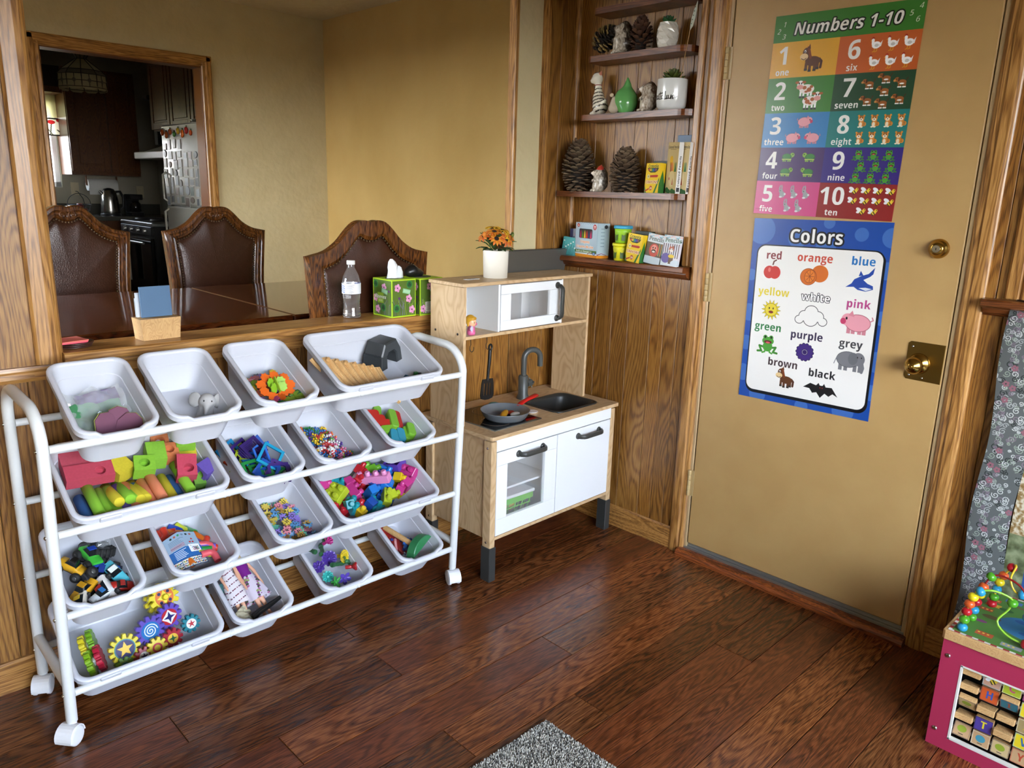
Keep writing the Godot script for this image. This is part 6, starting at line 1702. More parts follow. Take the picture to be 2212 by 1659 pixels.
	put("shell", body([[Vector3(-0.028, 0.016, 0), Vector3(-0.012, 0.020, 0), 0.016, 0.021, Color("17191a")], [Vector3(-0.012, 0.020, 0), Vector3(0.028, 0.012, 0.004), 0.021, 0.0125, Color("17191a")], [Vector3(0.0, 0.009, -0.016), Vector3(0.03, 0.008, -0.01), 0.0095, 0.0085, Color("17191a")]], 0.004, 0.012), painted("mouse paint", 0.32), m)
	put("wheel", lathe([Vector2(0.006, 0.003), Vector2(0.006, -0.003)], 14), hexm("3a3c3d", 0.5), m, Vector3(0.024, 0.0225, 0.003), Vector3(PI / 2, 0, 0))
	var l := thing("laptop", "closed grey laptop standing on edge behind the sunflower pot", "laptop", Vector3(-0.183, 0.900, 0.0205), Vector3(0.17, 0, 0))
	put("lid", box(Vector3(0.345, 0.252, 0.006), 0.0025), mat("laptop grey", Color("7d7d79"), 0.32, 0.7), l, Vector3(0, 0.127, 0.006))
	put("base", box(Vector3(0.345, 0.252, 0.010), 0.003), mat("laptop dark", Color("3a3a39"), 0.4, 0.5), l, Vector3(0, 0.127, -0.003))
func tissue_print(v: int) -> ImageTexture:
	var s := Sheet.new(520, 300, C("a9cf1e"), 2)
	var r := RandomNumberGenerator.new()
	r.seed = 12 + v
	for f in 2:
		var x0 := f * 255.0
		s.rect(x0 + 8, 10, 239, 280, C("4f6b1c"))
		for i in 26:
			var x := x0 + r.randf_range(14, 238)
			s.line([Vector2(x, 286), Vector2(x + r.randf_range(-12, 12), r.randf_range(190, 240)), Vector2(x + r.randf_range(-30, 30), r.randf_range(150, 200))], 5, [C("3d5a20"), C("6d6a78"), C("7f9a34"), C("4a4e42")][i % 4])
		for e in [[0.22, 0.20, 30, 0], [0.75, 0.12, 22, 1], [0.72, 0.52, 26, 0], [0.18, 0.78, 28, 1], [0.30, 0.50, 14, 2], [0.86, 0.84, 26, 0], [0.50, 0.30, 12, 2]]:
			var cx: float = x0 + 8 + 239 * fposmod(e[0] + 0.37 * f + 0.2 * v, 1.0)
			cx = clampf(cx, x0 + 36, x0 + 220)
			var cy: float = 10 + 280 * e[1]
			if e[3] == 0:
				for i in 5: s.ell(cx + 17 * cos(TAU * i / 5), cy + 17 * sin(TAU * i / 5), 17, 14, [C("d99ac0"), C("cf86b2")][i % 2], TAU * i / 5)
				s.ell(cx, cy, 6, 7, C("4a2048"))
			elif e[3] == 1:
				s.ell(cx, cy, 31, 31, C("2f8a3c"))
				s.ell(cx, cy, 25, 25, C("1c5c2a"))
				for i in 3: s.ell(cx + 9 * cos(i * 2.1 + 0.5), cy + 9 * sin(i * 2.1 + 0.5), 9, 7, C("0f3a1c"))
			else: s.ell(cx, cy, 15, 10, C("5a2f6a"), 0.4)
		s.poly([Vector2(x0 + 120, 70), Vector2(x0 + 200, 88), Vector2(x0 + 192, 124), Vector2(x0 + 112, 106)], C("7fb88a"))
		s.poly([Vector2(x0 + 126, 78), Vector2(x0 + 194, 94), Vector2(x0 + 188, 116), Vector2(x0 + 120, 101)], C("a3cfa6"))
		if f == 1 and v == 0:
			s.rect(x0 + 60, 110, 82, 84, C("8aae1e"))
			write(s, "Kleenex", x0 + 101, 144, 40, C("eef2e4"), true, 0.2, 2.0, C("55702a"))
			for i in 2: s.rect(x0 + 74, 166 + i * 10, 54, 4, C("d9e4b0"))
	if v == 1:
		s.rect(60, 190, 180, 92, C("d8d8cc"))
		for i in 7: s.rect(72, 198 + i * 10, 150 - (i * 29) % 40, 3, C("55564e"))
		s.rect(72, 270, 12, 10, C("1a1a1a"))
		s.rect(90, 273, 50, 4, C("1a1a1a"))
	return s.out()
func niche(at: Vector3, turn := 0.0) -> Transform3D:
	return Transform3D(turned(0, -90 + turn, 0), Vector3(-at.z, at.y, at.x))
func scale_mesh(w: float, l: float, t: float) -> ArrayMesh:
	var rings := []
	for e in [[0.25, 0.0, 0.3], [0.75, 0.45, 0.5], [1.0, 0.8, 1.0], [0.7, 0.95, 0.9], [0.12, 1.0, 0.3]]:
		var ring := PackedVector3Array()
		for c in [[1, 0.0], [0.5, 0.7], [0, 1.0], [-0.5, 0.7], [-1, 0.0], [-0.5, -0.35], [0, -0.45], [0.5, -0.35]]: ring.append(Vector3(c[0] * w * e[0], c[1] * t * e[2] + l * e[1] * 0.10, e[1] * l))
		rings.append(ring)
	return loft(rings)
func pine_cone(label: String, r: float, h: float, n: int, tones: Array, open := 0.0, sd := 1) -> Node3D:
	var o := thing("pine_cone", label, "pine cone", Vector3.ZERO, Vector3.ZERO, "pine cones on the shelves")
	put("core", lathe([Vector2(0.002, h * 0.97), Vector2(r * 0.38, h * 0.72), Vector2(r * 0.55, h * 0.4), Vector2(r * 0.42, h * 0.06), Vector2(0.004, 0.0)], 14), hexm(tones[0], 0.9), o)
	var q := RandomNumberGenerator.new()
	q.seed = sd
	var m := scale_mesh(r * 0.26, r * 0.62, r * 0.085)
	for i in n:
		var t := (i + 0.5) / n
		var a := i * 2.39996
		var g := pow(sin(PI * clampf(0.10 + t * 0.84, 0.0, 1.0)), 0.75) * (1.0 - 0.18 * t)
		var rr := r * g * 0.52
		var s := 0.55 + 0.55 * g
		var tip := lerpf(-0.55, 0.95, t) + open
		var c := put("scale", m, hexm(tones[1 + q.randi() % (tones.size() - 1)], 0.8), o, Vector3(rr * sin(a), h * (0.04 + t * 0.90), rr * cos(a)), Vector3(-tip + q.randf_range(-0.1, 0.1), a, 0))
		c.scale = Vector3.ONE * s
	return o
func rosette(parent: Node3D, at: Vector3, n: int, l: float, w: float, tones: Array, rise0: float, rise1: float) -> void:
	var rings := []
	for e in [[0.35, 0.0], [0.9, 0.45], [1.0, 0.65], [0.6, 0.88], [0.06, 1.0]]:
		var ring := PackedVector3Array()
		for i in 8: ring.append(Vector3(w * e[0] * cos(TAU * i / 8), w * 0.42 * e[0] * sin(TAU * i / 8) + l * 0.12 * e[1] * e[1], l * e[1]))
		rings.append(ring)
	var m := loft(rings)
	for i in n:
		var t := float(i) / n
		var o := put("leaf", m, hexm(tones[i % tones.size()], 0.5), parent, at + Vector3(0, 0.006 * t, 0), Vector3(-lerpf(rise0, rise1, t), i * 2.39996, 0))
		o.scale = Vector3.ONE * lerpf(1.0, 0.7, t)
func hedgehog(label: String, h: float, cap: bool, tone: Color) -> Node3D:
	var o := thing("hedgehog_figurine", label, "figurine", Vector3.ZERO, Vector3.ZERO, "ceramic hedgehogs on the shelves")
	tint_noise.seed = 3
	tint_noise.frequency = 160.0
	var pale := Color("c9bfae")
	tint_mode = "bristles"
	tint_tone = tone
	tint_size = h
	put("body", body([[Vector3(0, 0.22 * h, 0.02 * h), Vector3(0, 0.50 * h, -0.02 * h), 0.25 * h, 0.25 * h, pale], [Vector3(0, 0.32 * h, -0.12 * h), Vector3(0, 0.70 * h, -0.12 * h), 0.26 * h, 0.23 * h, tone], [Vector3(0, 0.74 * h, 0.0), Vector3(-0.04 * h, 0.73 * h, 0.14 * h), 0.19 * h, 0.14 * h, pale], [Vector3(-0.05 * h, 0.72 * h, 0.18 * h), Vector3(-0.08 * h, 0.73 * h, 0.31 * h), 0.09 * h, 0.035 * h, Color("d6cdbd")], [Vector3(0, 0.84 * h, -0.08 * h), Vector3(0, 0.86 * h, -0.10 * h), 0.14 * h, 0.14 * h, tone], [Vector3(-0.16 * h, 0.06 * h, 0.16 * h), Vector3(-0.17 * h, 0.05 * h, 0.26 * h), 0.07 * h, 0.06 * h, pale], [Vector3(0.14 * h, 0.06 * h, 0.16 * h), Vector3(0.15 * h, 0.05 * h, 0.26 * h), 0.07 * h, 0.06 * h, pale], [Vector3(-0.18 * h, 0.46 * h, 0.14 * h), Vector3(-0.06 * h, 0.44 * h, 0.26 * h), 0.06 * h, 0.05 * h, pale], [Vector3(0.18 * h, 0.46 * h, 0.14 * h), Vector3(0.08 * h, 0.42 * h, 0.25 * h), 0.06 * h, 0.05 * h, pale]], h * 0.035, h * 0.06), painted("figurine glaze", 0.25), o)
	tint_mode = ""
	put("nose", ball(Vector3(0.026, 0.026, 0.026) * h, 8), mats["black"], o, Vector3(-0.085 * h, 0.735 * h, 0.335 * h))
	for s in [-1.0, 1.0]:
		put("eye", ball(Vector3(0.020, 0.024, 0.012) * h, 8), mats["black"], o, Vector3((-0.045 + s * 0.085) * h, 0.80 * h, 0.225 * h))
		put("paw", ball(Vector3(0.035, 0.055, 0.02) * h, 8), hexm("4a3a30", 0.4), o, Vector3((0.02 + s * 0.09) * h, 0.40 * h, 0.30 * h))
	if cap:
		put("cap", lathe([Vector2(0.004, 0.17 * h), Vector2(0.10 * h, 0.14 * h), Vector2(0.165 * h, 0.05 * h), Vector2(0.175 * h, 0.0)], 18), hexm("b5382a", 0.4), o, Vector3(0, 0.855 * h, -0.05 * h), Vector3(0.1, 0, -0.15))
		put("bobble", ball(Vector3(0.04, 0.04, 0.04) * h, 8), hexm("b5382a", 0.5), o, Vector3(0.03 * h, 1.03 * h, -0.05 * h))
	return o
func build_shelf_things() -> void:
	var o := pine_cone("large upright brown pine cone with open tip beside red-capped hedgehog", 0.066, 0.205, 150, ["1c130c", "55412d", "4a3826", "61503a"], 0.0, 1)
	o.transform = niche(Vector3(0.100, 1.3837, -0.000))
	o.scale = Vector3(0.95, 0.97, 0.95)
	o = pine_cone("rounder brown pine cone next to the yellow crayon box", 0.058, 0.162, 130, ["1c130c", "55412d", "4c3926", "634f38"], 0.12, 2)
	o.transform = niche(Vector3(0.337, 1.3837, -0.004))
	o = pine_cone("dark gold-tipped pine cone lying at the end of the upper shelf", 0.042, 0.105, 90, ["14100a", "231a12", "2c2218", "8a7444"], 0.25, 3)
	o.transform = niche(Vector3(0.170, 1.930, 0.000), 0) * Transform3D(turned(20, 0, -58), Vector3.ZERO)
	o = pine_cone("open reddish-brown pine cone between hedgehog and dimpled pot", 0.044, 0.118, 70, ["1a100a", "3f2415", "4a2c1a", "57361f"], 0.45, 4)
	o.transform = niche(Vector3(0.376, 1.8925, 0.000))
	o = hedgehog("white-faced hedgehog figurine looking up between two small cones", 0.118, false, Color("3b3128"))
	o.transform = niche(Vector3(0.285, 1.8922, 0.0), -42)
	o = hedgehog("brown hedgehog figurine beside the lettered white pot", 0.108, false, Color("5a4334"))
	o.transform = niche(Vector3(0.425, 1.6777, 0.0), -25)
	o = hedgehog("grey hedgehog figurine wearing a red cap", 0.098, true, Color("544a40"))
	o.transform = niche(Vector3(0.216, 1.3837, 0.006), -30)
	var p := thing("succulent_pot", "small white dimpled pot with green succulent", "potted succulent")
	p.transform = niche(Vector3(0.495, 1.8922, 0.002))
	var st := surf(-1)
	var rings := []
	for i in 8:
		var t := i / 7.0
		var ring := PackedVector3Array()
		for j in 12:
			var a := TAU * (j + 0.5 * (i % 2)) / 12
			var rr := 0.026 + 0.014 * sin(PI * (0.12 + 0.76 * t))
			rr *= 1.0 + (0.05 if j % 2 == 0 else -0.02)
			ring.append(Vector3(rr * cos(a), 0.084 * (1.0 - t), -rr * sin(a)))
		rings.append(ring)
	put("pot", crisp(rings), mat("pot glaze", Color("dedbd2"), 0.15), p)
	rosette(p, Vector3(0, 0.078, 0), 16, 0.036, 0.010, ["1f5a2c", "2a6b36", "184a24"], 0.5, 1.45)
	p = thing("succulent_pot", "white pot lettered in black script with succulent and stake", "potted succulent")
	p.transform = niche(Vector3(0.531, 1.6777, 0.0), 0)
	var s := Sheet.new(512, 180, C("dcdedb"))
	var ink := C("16140f")
	s.line([Vector2(46, 40), Vector2(52, 70), Vector2(48, 84)], 5, ink)
	s.line([Vector2(48, 58), Vector2(66, 36), Vector2(70, 52), Vector2(54, 66)], 4, ink)
	var script := [[40, 118, 44, 98, 56, 96, 58, 120], [58, 120, 62, 98, 72, 96, 74, 122], [82, 122, 78, 104, 92, 98, 94, 112, 84, 122, 96, 116, 100, 124], [108, 78, 106, 122, 114, 122], [92, 92, 128, 86], [120, 122, 116, 106, 130, 100, 132, 112, 122, 122, 134, 118, 136, 124], [142, 76, 140, 124, 148, 120], [152, 100, 150, 122, 158, 120], [160, 100, 160, 120, 170, 120, 174, 100, 174, 122], [182, 122, 180, 106, 192, 100, 194, 112, 184, 122, 196, 116, 206, 104]]
	for w in script:
		var pts := []
		for i in range(0, w.size(), 2): pts.append(Vector2(w[i], w[i + 1]))
		s.line(pts, 5, ink)
	st = surf(0)
	var pr := [[0.0545, 0.105, 0.0], [0.0548, 0.09, 0.14], [0.0545, 0.03, 0.72], [0.052, 0.012, 0.88], [0.044, 0.002, 0.96], [0.036, 0.0, 1.0]]
	for i in pr.size() - 1:
		for j in 36:
			for q in [[0, 0], [0, 1], [1, 1], [0, 0], [1, 1], [1, 0]]:
				var a: float = TAU * (j + q[1]) / 36.0
				var e: Array = pr[i + q[0]]
				st.set_uv(Vector2((j + q[1]) / 36.0, e[2]))
				st.add_vertex(Vector3(-e[0] * cos(a), e[1], e[0] * sin(a)))
	put("pot", done(st), textured("lettered pot", s.out(), 0.12), p)
	put("soil", lathe([Vector2(0.002, 0.098), Vector2(0.052, 0.096), Vector2(0.053, 0.09)], 24), hexm("3a3226", 0.9), p)
	rosette(p, Vector3(0, 0.104, 0), 22, 0.048, 0.011, ["4c5a1c", "5a6626", "3f4f18"], 0.15, 1.35)
	put("stake", tube([Vector3(0.034, 0.10, 0.004), Vector3(0.083, 0.27, 0.036)], 0.0014, 6), hexm("b08a5a", 0.6), p)
	put("feather", slab([Vector2(0, -0.006), Vector2(0.007, 0.008), Vector2(0.009, 0.035), Vector2(0.007, 0.062), Vector2(0.002, 0.088), Vector2(-0.004, 0.06), Vector2(-0.006, 0.03), Vector2(-0.004, 0.006)], 0.0014), hexm("b9bfae", 0.5), p, Vector3(0.083, 0.262, 0.036), Vector3(0, 0, -0.22))
	for i in 5: put("feather_mark", ball(Vector3(0.0018, 0.0022, 0.0006), 6), hexm("4a5a3a", 0.6), p, Vector3(0.0855 + i * 0.0028, 0.276 + i * 0.013, 0.0372))
	var cat := thing("cat_figurine", "white ceramic cat with black stripes and red collar", "figurine")
	cat.transform = niche(Vector3(0.190, 1.6777, 0.0), -25)
	var ivory := Color("d9d2bf")
	tint_mode = "stripes"
	put("body", body([[Vector3(0.012, 0.030, 0), Vector3(-0.006, 0.062, 0), 0.031, 0.023, ivory], [Vector3(0.022, 0.030, 0.0), Vector3(0.050, 0.050, 0), 0.024, 0.008, ivory], [Vector3(-0.008, 0.062, 0), Vector3(-0.014, 0.112, 0.0), 0.021, 0.012, ivory], [Vector3(-0.018, 0.136, 0.004), Vector3(-0.020, 0.139, 0.004), 0.0215, 0.0205, ivory], [Vector3(-0.028, 0.130, 0.016), Vector3(-0.030, 0.129, 0.018), 0.010, 0.009, ivory], [Vector3(-0.010, 0.010, 0.016), Vector3(-0.022, 0.006, 0.022), 0.009, 0.007, ivory], [Vector3(-0.016, 0.010, -0.012), Vector3(-0.030, 0.006, -0.010), 0.009, 0.007, ivory], [Vector3(-0.032, 0.150, -0.002), Vector3(-0.036, 0.162, -0.004), 0.007, 0.0025, ivory], [Vector3(-0.006, 0.152, -0.002), Vector3(-0.001, 0.164, -0.004), 0.007, 0.0025, Color("c9806a")]], 0.0036, 0.008), mats["figurine glaze"], cat)
	tint_mode = ""
	put("collar", tube(arc(Vector3(-0.015, 0.112, 0), Vector3(0.0135, 0.001, 0), Vector3(0, 0, 0.0135), 0, 360, 18), 0.0014, 6), hexm("8f1f1c", 0.6), cat)
	put("tag", ball(Vector3(0.004, 0.005, 0.002), 8), hexm("4a3f34", 0.4), cat, Vector3(-0.022, 0.105, 0.013))
	for e in [[-0.034, 0.141, 0.017], [-0.019, 0.142, 0.0235]]: put("eye", ball(Vector3(0.0022, 0.0028, 0.0012), 8), mats["black"], cat, Vector3(e[0], e[1], e[2]))
	put("nose", ball(Vector3(0.002, 0.0016, 0.0014), 8), hexm("b0746a", 0.4), cat, Vector3(-0.036, 0.131, 0.0255))
	for i in 3: put("brow_stripe", tube([Vector3(-0.024 + i * 0.006, 0.1565, 0.016), Vector3(-0.021 + i * 0.007, 0.1600, 0.006)], 0.001, 5), mats["black"], cat)
	var g := thing("gnome_figurine", "glossy green hooded gnome figurine with beige beard", "figurine")
	g.transform = niche(Vector3(0.315, 1.6777, 0.002), -12)
	var gr := Color("5b9a55")
	put("hood", body([[Vector3(0.004, 0.040, -0.004), Vector3(0.004, 0.050, -0.004), 0.046, 0.044, gr], [Vector3(0.006, 0.062, -0.006), Vector3(0.012, 0.100, -0.004), 0.036, 0.012, gr], [Vector3(0.012, 0.100, -0.004), Vector3(0.013, 0.124, -0.002), 0.010, 0.0055, gr], [Vector3(-0.030, 0.052, 0.010), Vector3(-0.040, 0.016, 0.010), 0.016, 0.014, gr], [Vector3(0.022, 0.040, 0.010), Vector3(0.024, 0.016, 0.008), 0.026, 0.025, gr]], 0.005, 0.012), painted("gnome glaze", 0.14), g)
	put("beard", body([[Vector3(-0.018, 0.050, 0.030), Vector3(-0.014, 0.018, 0.036), 0.013, 0.021, Color("b2a58f")]], 0.004, 0.004), painted("beard clay", 0.7), g)
	put("nose", ball(Vector3(0.0085, 0.0075, 0.0075), 12), hexm("c3b193", 0.5), g, Vector3(-0.020, 0.064, 0.045))
	build_ledge_boxes()
func build_ledge_boxes() -> void:
	var boxes := []
	var s := Sheet.new(300, 260, C("e2bd1c"))
	s.poly([Vector2(14, 22), Vector2(166, 22), Vector2(140, 60), Vector2(40, 60)], C("e2bd1c"))
	write(s, "Crayola", 90, 26, 36, C("1d4a22"), true, 0.0, 1.5, C("e2bd1c"))
	s.poly([Vector2(18, 42), Vector2(162, 42), Vector2(150, 66), Vector2(120, 82), Vector2(60, 82), Vector2(30, 66)], C("16301c"))
	for i in 9: s.poly([Vector2(28 + i * 14, 74 - absf(i - 4) * 2), Vector2(28 + i * 14, 52), Vector2(34 + i * 14, 44), Vector2(40 + i * 14, 52), Vector2(40 + i * 14, 74 - absf(i - 4) * 2)], [C("b5342a"), C("d97a2a"), C("e0c23a"), C("5a9a3a"), C("2a7a9a"), C("3a4a9a"), C("6a3a8a"), C("8a5a2a"), C("3a3a3a")][i])
	for i in 10: s.ell(38 + 14 * cos(TAU * i / 10), 116 + 14 * sin(TAU * i / 10), 6, 4, C("d9cfa0"), TAU * i / 10)
	s.ell(38, 116, 9, 9, C("a89a5a"))
	s.poly([Vector2(58, 106), Vector2(150, 102), Vector2(164, 110), Vector2(150, 124), Vector2(58, 124)], C("b0301f"))
	s.poly([Vector2(0, 196), Vector2(26, 260), Vector2(0, 260)], C("2a6a2c"))
	s.poly([Vector2(180, 118), Vector2(180, 260), Vector2(116, 260)], C("2a6a2c"))
	s.poly([Vector2(180, 150), Vector2(180, 260), Vector2(138, 260)], C("e2bd1c"))
	write(s, "CRAYONS", 86, 166, 34, C("a8281c"), true, 0.0, 3.0, C("f0e6c0"))
	s.ell(80, 218, 20, 20, C("b0301f"))
	write(s, "24", 80, 219, 28, C("f0ead0"))
	s.line([Vector2(6, 246), Vector2(52, 226)], 12, C("a8281c"))
	s.rect(180, 0, 110, 260, C("e2bd1c"))
	s.poly([Vector2(180, 180), Vector2(236, 60), Vector2(290, 180), Vector2(290, 260), Vector2(180, 260)], C("2a6a2c"))
	s.rect(290, 0, 10, 260, C("16301c"))
	var cm := textured("crayon carton", s.out(), 0.4)
	for e in [[Vector3(0.492, 1.3837, 0.012), -12.0, "yellow and green crayon carton standing on the cone shelf", "dark green crayon packet tucked behind the shelf crayon carton"], [Vector3(0.440, 1.1222, 0.030), -6.0, "yellow and green crayon carton standing on the ledge", "dark green crayon packet tucked behind the ledge crayon carton"]]:
		var o := solo("crayon_box", e[2], "crayon box", card_box(Vector3(0.076, 0.108, 0.028), 0.6, 0.367), cm)
		o.transform = niche(e[0] + Vector3(0, 0.054, 0), e[1]) * Transform3D(turned(-3, 0, 0 if e[0].y > 1.2 else -5), Vector3.ZERO)
		o = solo("crayon_packet", e[3], "crayon box", box(Vector3(0.085, 0.118, 0.018), 0.001), hexm("1f2c1e", 0.4))
		o.transform = niche(e[0] + Vector3(0.010, 0.059, -0.036), -4)
	s = Sheet.new(300, 420, C("c9b27c"))
	write(s, "Colored Pencils", 112, 40, 30, C("2a2416"))
	s.rect(50, 56, 120, 4, C("7a6a42"))
	s.ell(90, 150, 34, 40, C("d9a92a"))
	for i in 7: s.poly([Vector2(76 + i * 17, 240), Vector2(70 + i * 19, 170), Vector2(80 + i * 19, 160), Vector2(90 + i * 18, 240)], [C("6a1f1a"), C("a5341f"), C("c9541f"), C("d98a2a"), C("c0b04a"), C("3a7a3a"), C("1f5a3a")][i])
	s.ell(120, 300, 58, 66, C("d9c592"))
	s.ell(70, 300, 9, 13, C("a5341f"))
	s.poly([Vector2(130, 350), Vector2(142, 290), Vector2(154, 350)], C("b0442a"))
	for e in [[40, 394], [78, 408], [150, 402], [190, 410]]: s.ell(e[0], e[1], 36, 22, C("2a5a2a"))
	s.rect(225, 0, 65, 420, C("dcdcd6"))
	write(s, "24 Colored Pencils", 257, 260, 34, C("1c1c1c"), true, 0.0, 0.0, Color.BLACK, -PI / 2)
	s.rect(234, 370, 44, 34, C("2c2c2c"))
	s.rect(290, 0, 10, 420, C("c9b27c"))
	var pm := textured("pencil carton", s.out(), 0.4)
	for e in [[Vector3(0.574, 1.3837, 0.012), -24.0, "tan coloured-pencil box with white spine on the cone shelf"], [Vector3(0.606, 1.3837, 0.004), -14.0, "second coloured-pencil box, squeezed against the niche trim"]]:
		var o := solo("pencil_box", e[2], "pencil box", card_box(Vector3(0.074, 0.180, 0.019), 0.75, 0.216), pm)
		o.transform = niche(e[0] + Vector3(0, 0.091, 0), e[1]) * Transform3D(turned(0, 0, -2), Vector3.ZERO)
	var ob := solo("pencil_box", "taller blue box behind the coloured-pencil boxes", "pencil box", box(Vector3(0.07, 0.208, 0.014), 0.001), hexm("24527c", 0.4))
	ob.transform = niche(Vector3(0.588, 1.4882, -0.034), 0)
	s = Sheet.new(128, 200, C("aab2c0"))
	for i in 5: s.line([Vector2(20, 200), Vector2(26 + i * 4, 120), Vector2(30 + i * 18, 60 + (i % 2) * 24)], 6, C("252a58"))
	for i in 18: s.ell(30 + (i * 31) % 84, 40 + (i * 17) % 60, 4, 4, C("c9a0b8"))
	s.rect(0, 0, 22, 200, C("2b2f66"))
	ob = solo("floral_notebook", "purple blossom-print notebook at the ledge end by wall", "notebook", card_box(Vector3(0.076, 0.108, 0.012), 0.9, 0.05), textured("blossom print", s.out(), 0.4))
	ob.transform = niche(Vector3(0.090, 1.1766, -0.030), 10)
	s = Sheet.new(128, 140, C("3f9a98"))
	for i in 14:
		s.line([Vector2(6 + i * 9, 140), Vector2(10 + i * 9, 50 + (i * 29) % 50)], 3, C("17404a"))
		if i % 2 == 0: s.ell(10 + i * 9, 30 + (i * 23) % 60, 6, 5, C("d9dcd4"))
	ob = solo("floral_notebook", "teal daisy-print notebook leaning at the ledge end", "notebook", card_box(Vector3(0.074, 0.074, 0.012), 0.9, 0.05), textured("daisy print", s.out(), 0.4))
	ob.transform = niche(Vector3(0.083, 1.1592, 0.010), 6) * Transform3D(turned(-4, 0, -4), Vector3.ZERO)
	s = Sheet.new(470, 400, C("a9bcc6"))
	for i in 24: s.rect(20 + i * 13, 4 + (i % 3) * 5, 6, 5, C("3a3f48"))
	s.rrect(60, 72, 220, 110, 18, C("1b1f24"))
	for i in 6: s.poly([Vector2(74 + i * 34, 178), Vector2(80 + i * 34, 120), Vector2(88 + i * 34, 84), Vector2(96 + i * 34, 120), Vector2(102 + i * 34, 178)], [C("b0305a"), C("4a7a24"), C("d9b32a"), C("c0392a"), C("3a2f6a"), C("c2406a")][i])
	s.ell(44, 34, 24, 20, C("a5281f"))
	write(s, "Jot", 44, 35, 24, C("f0e6d6"))
	s.ell(318, 46, 28, 32, C("a8232a"))
	write(s, "64", 318, 40, 28, C("f2ece4"))
	s.rect(304, 58, 28, 4, C("f2ece4"))
	write(s, "Crayons", 164, 222, 40, C("d9782a"), true, 0.0, 4.0, C("e9e4d8"))
	write(s, "Crayons de cire", 164, 280, 38, C("d9782a"), true, 0.0, 4.0, C("e9e4d8"))
	s.rect(0, 318, 360, 34, C("4a6a24"))
	write(s, "Built-in Sharpener", 150, 336, 30, C("e4e8d6"))
	s.rect(0, 352, 360, 20, C("c9d2d6"))
	s.rect(0, 368, 470, 32, C("d98a24"))
	s.line([Vector2(210, 366), Vector2(250, 340), Vector2(300, 356), Vector2(356, 344)], 6, C("8a1f3a"))
	s.ell(318, 352, 22, 18, C("2a6ab0"))
	write(s, "3+", 318, 353, 22, C("f0f0ee"))
	for i in 4: s.line([Vector2(366, 366 - i * 2), Vector2(400, 346), Vector2(440, 366)], 5, C("8a1f3a"))
	s.rect(362, 0, 3, 368, C("8fa4b0"))
	for i in 6: s.rect(390, 60 + i * 40, 30, 6, C("6a7f90"))
	s.ell(430, 40, 14, 22, C("2a3038"))
	ob = solo("crayon_box", "large pale blue crayon box with a window of crayons", "crayon box", card_box(Vector3(0.150, 0.138, 0.062), 0.766, 0.212), textured("blue crayon carton", s.out(), 0.35))
	ob.transform = niche(Vector3(0.193, 1.1917, 0.002), -14)
	for e in [[1.1222, "d9d21f", "d9d21f", "yellow modelling clay tub at the bottom of the stack", 0.0], [1.1905, "8fbf24", "3f9fc0", "green modelling clay tub with blue lid atop yellow tub", 0.003]]:
		var t := thing("clay_tub", e[3], "clay tub")
		t.transform = niche(Vector3(0.350 + e[4], e[0], 0.006))
		put("tub", lathe([Vector2(0.030, 0.056), Vector2(0.0335, 0.0555), Vector2(0.0325, 0.042), Vector2(0.0285, 0.002), Vector2(0.027, 0.0)], 28), hexm(e[1], 0.4), t)
		put("lid", lathe([Vector2(0.033, 0.067), Vector2(0.0365, 0.066), Vector2(0.0372, 0.060), Vector2(0.0372, 0.0555), Vector2(0.034, 0.0545)], 28), hexm(e[2], 0.4), t)
		for a in [-0.2, 0.75]: put("printed_panel", slab([Vector2(-0.007, -0.018), Vector2(0.007, -0.018), Vector2(0.0075, 0.018), Vector2(-0.0075, 0.018)], 0.0006), hexm("46611c", 0.5), t, Vector3(0.0312 * sin(a), 0.027, 0.0312 * cos(a)), Vector3(-0.1, a, 0))
		if e[4] == 0.0:
			put("round_badge", slab(disc(0.011, 20), 0.0006), hexm("5a2a1a", 0.5), t, Vector3(0.0308 * sin(-0.95), 0.030, 0.0308 * cos(-0.95)), Vector3(-0.1, -0.95, 0))
			put("badge_ring", slab(disc(0.0085, 20), 0.0006), hexm("e0dccf", 0.5), t, Vector3(0.0313 * sin(-0.95), 0.030, 0.0313 * cos(-0.95)), Vector3(-0.1, -0.95, 0))
	for v in 2:
		s = Sheet.new(200, 280, C("c9d0d2"))
		for i in 12: s.ell(10 + (i * 41) % 190, 6 + (i * 13) % 22, 16, 7, [C("8fb8c6"), C("d9b8b0")][i % 2])
		write(s, "Pencils", 104, 46, 50, C("2b4d33") if v == 1 else C("27352c"), true, 0.0, 0.0, Color.BLACK, 0.0, "Droid Serif")
		if v == 0:
			s.rect(0, 80, 200, 130, C("5a4a3a"))
			s.ell(96, 150, 56, 62, C("b8483a"))
			s.ell(96, 140, 36, 40, C("d98a7a"))
			for e in [82, 110]: s.ell(e, 128, 7, 9, C("2a1a16"))
			s.ell(96, 160, 26, 18, C("2a1512"))
			s.ell(96, 164, 18, 9, C("d9d0c6"))
			for i in 6: s.rect(150 + i * 9, 84, 5, 110, [C("d9a62a"), C("3a7a6a"), C("8a3a2a")][i % 3])
			s.rect(0, 210, 200, 70, C("b9c6cc"))
		else:
			s.rect(0, 76, 200, 150, C("d2ced2"))
			for i in 9: s.rect(6 + i * 24, 76, 9, 130, [C("3a2620"), C("5a3a2e"), C("2a2430")][i % 3])
			s.poly([Vector2(70, 130), Vector2(82, 92), Vector2(100, 108), Vector2(122, 88), Vector2(134, 130), Vector2(102, 156)], C("a8563a"))
			s.ell(102, 134, 20, 18, C("e0d6cc"))
			for e in [92, 112]: s.ell(e, 126, 4, 5, C("1f1614"))
			s.ell(50, 210, 50, 46, C("5a4a8a"))
			s.rect(84, 190, 50, 70, C("5a4026"))
			s.ell(109, 190, 34, 16, C("d9b92a"))
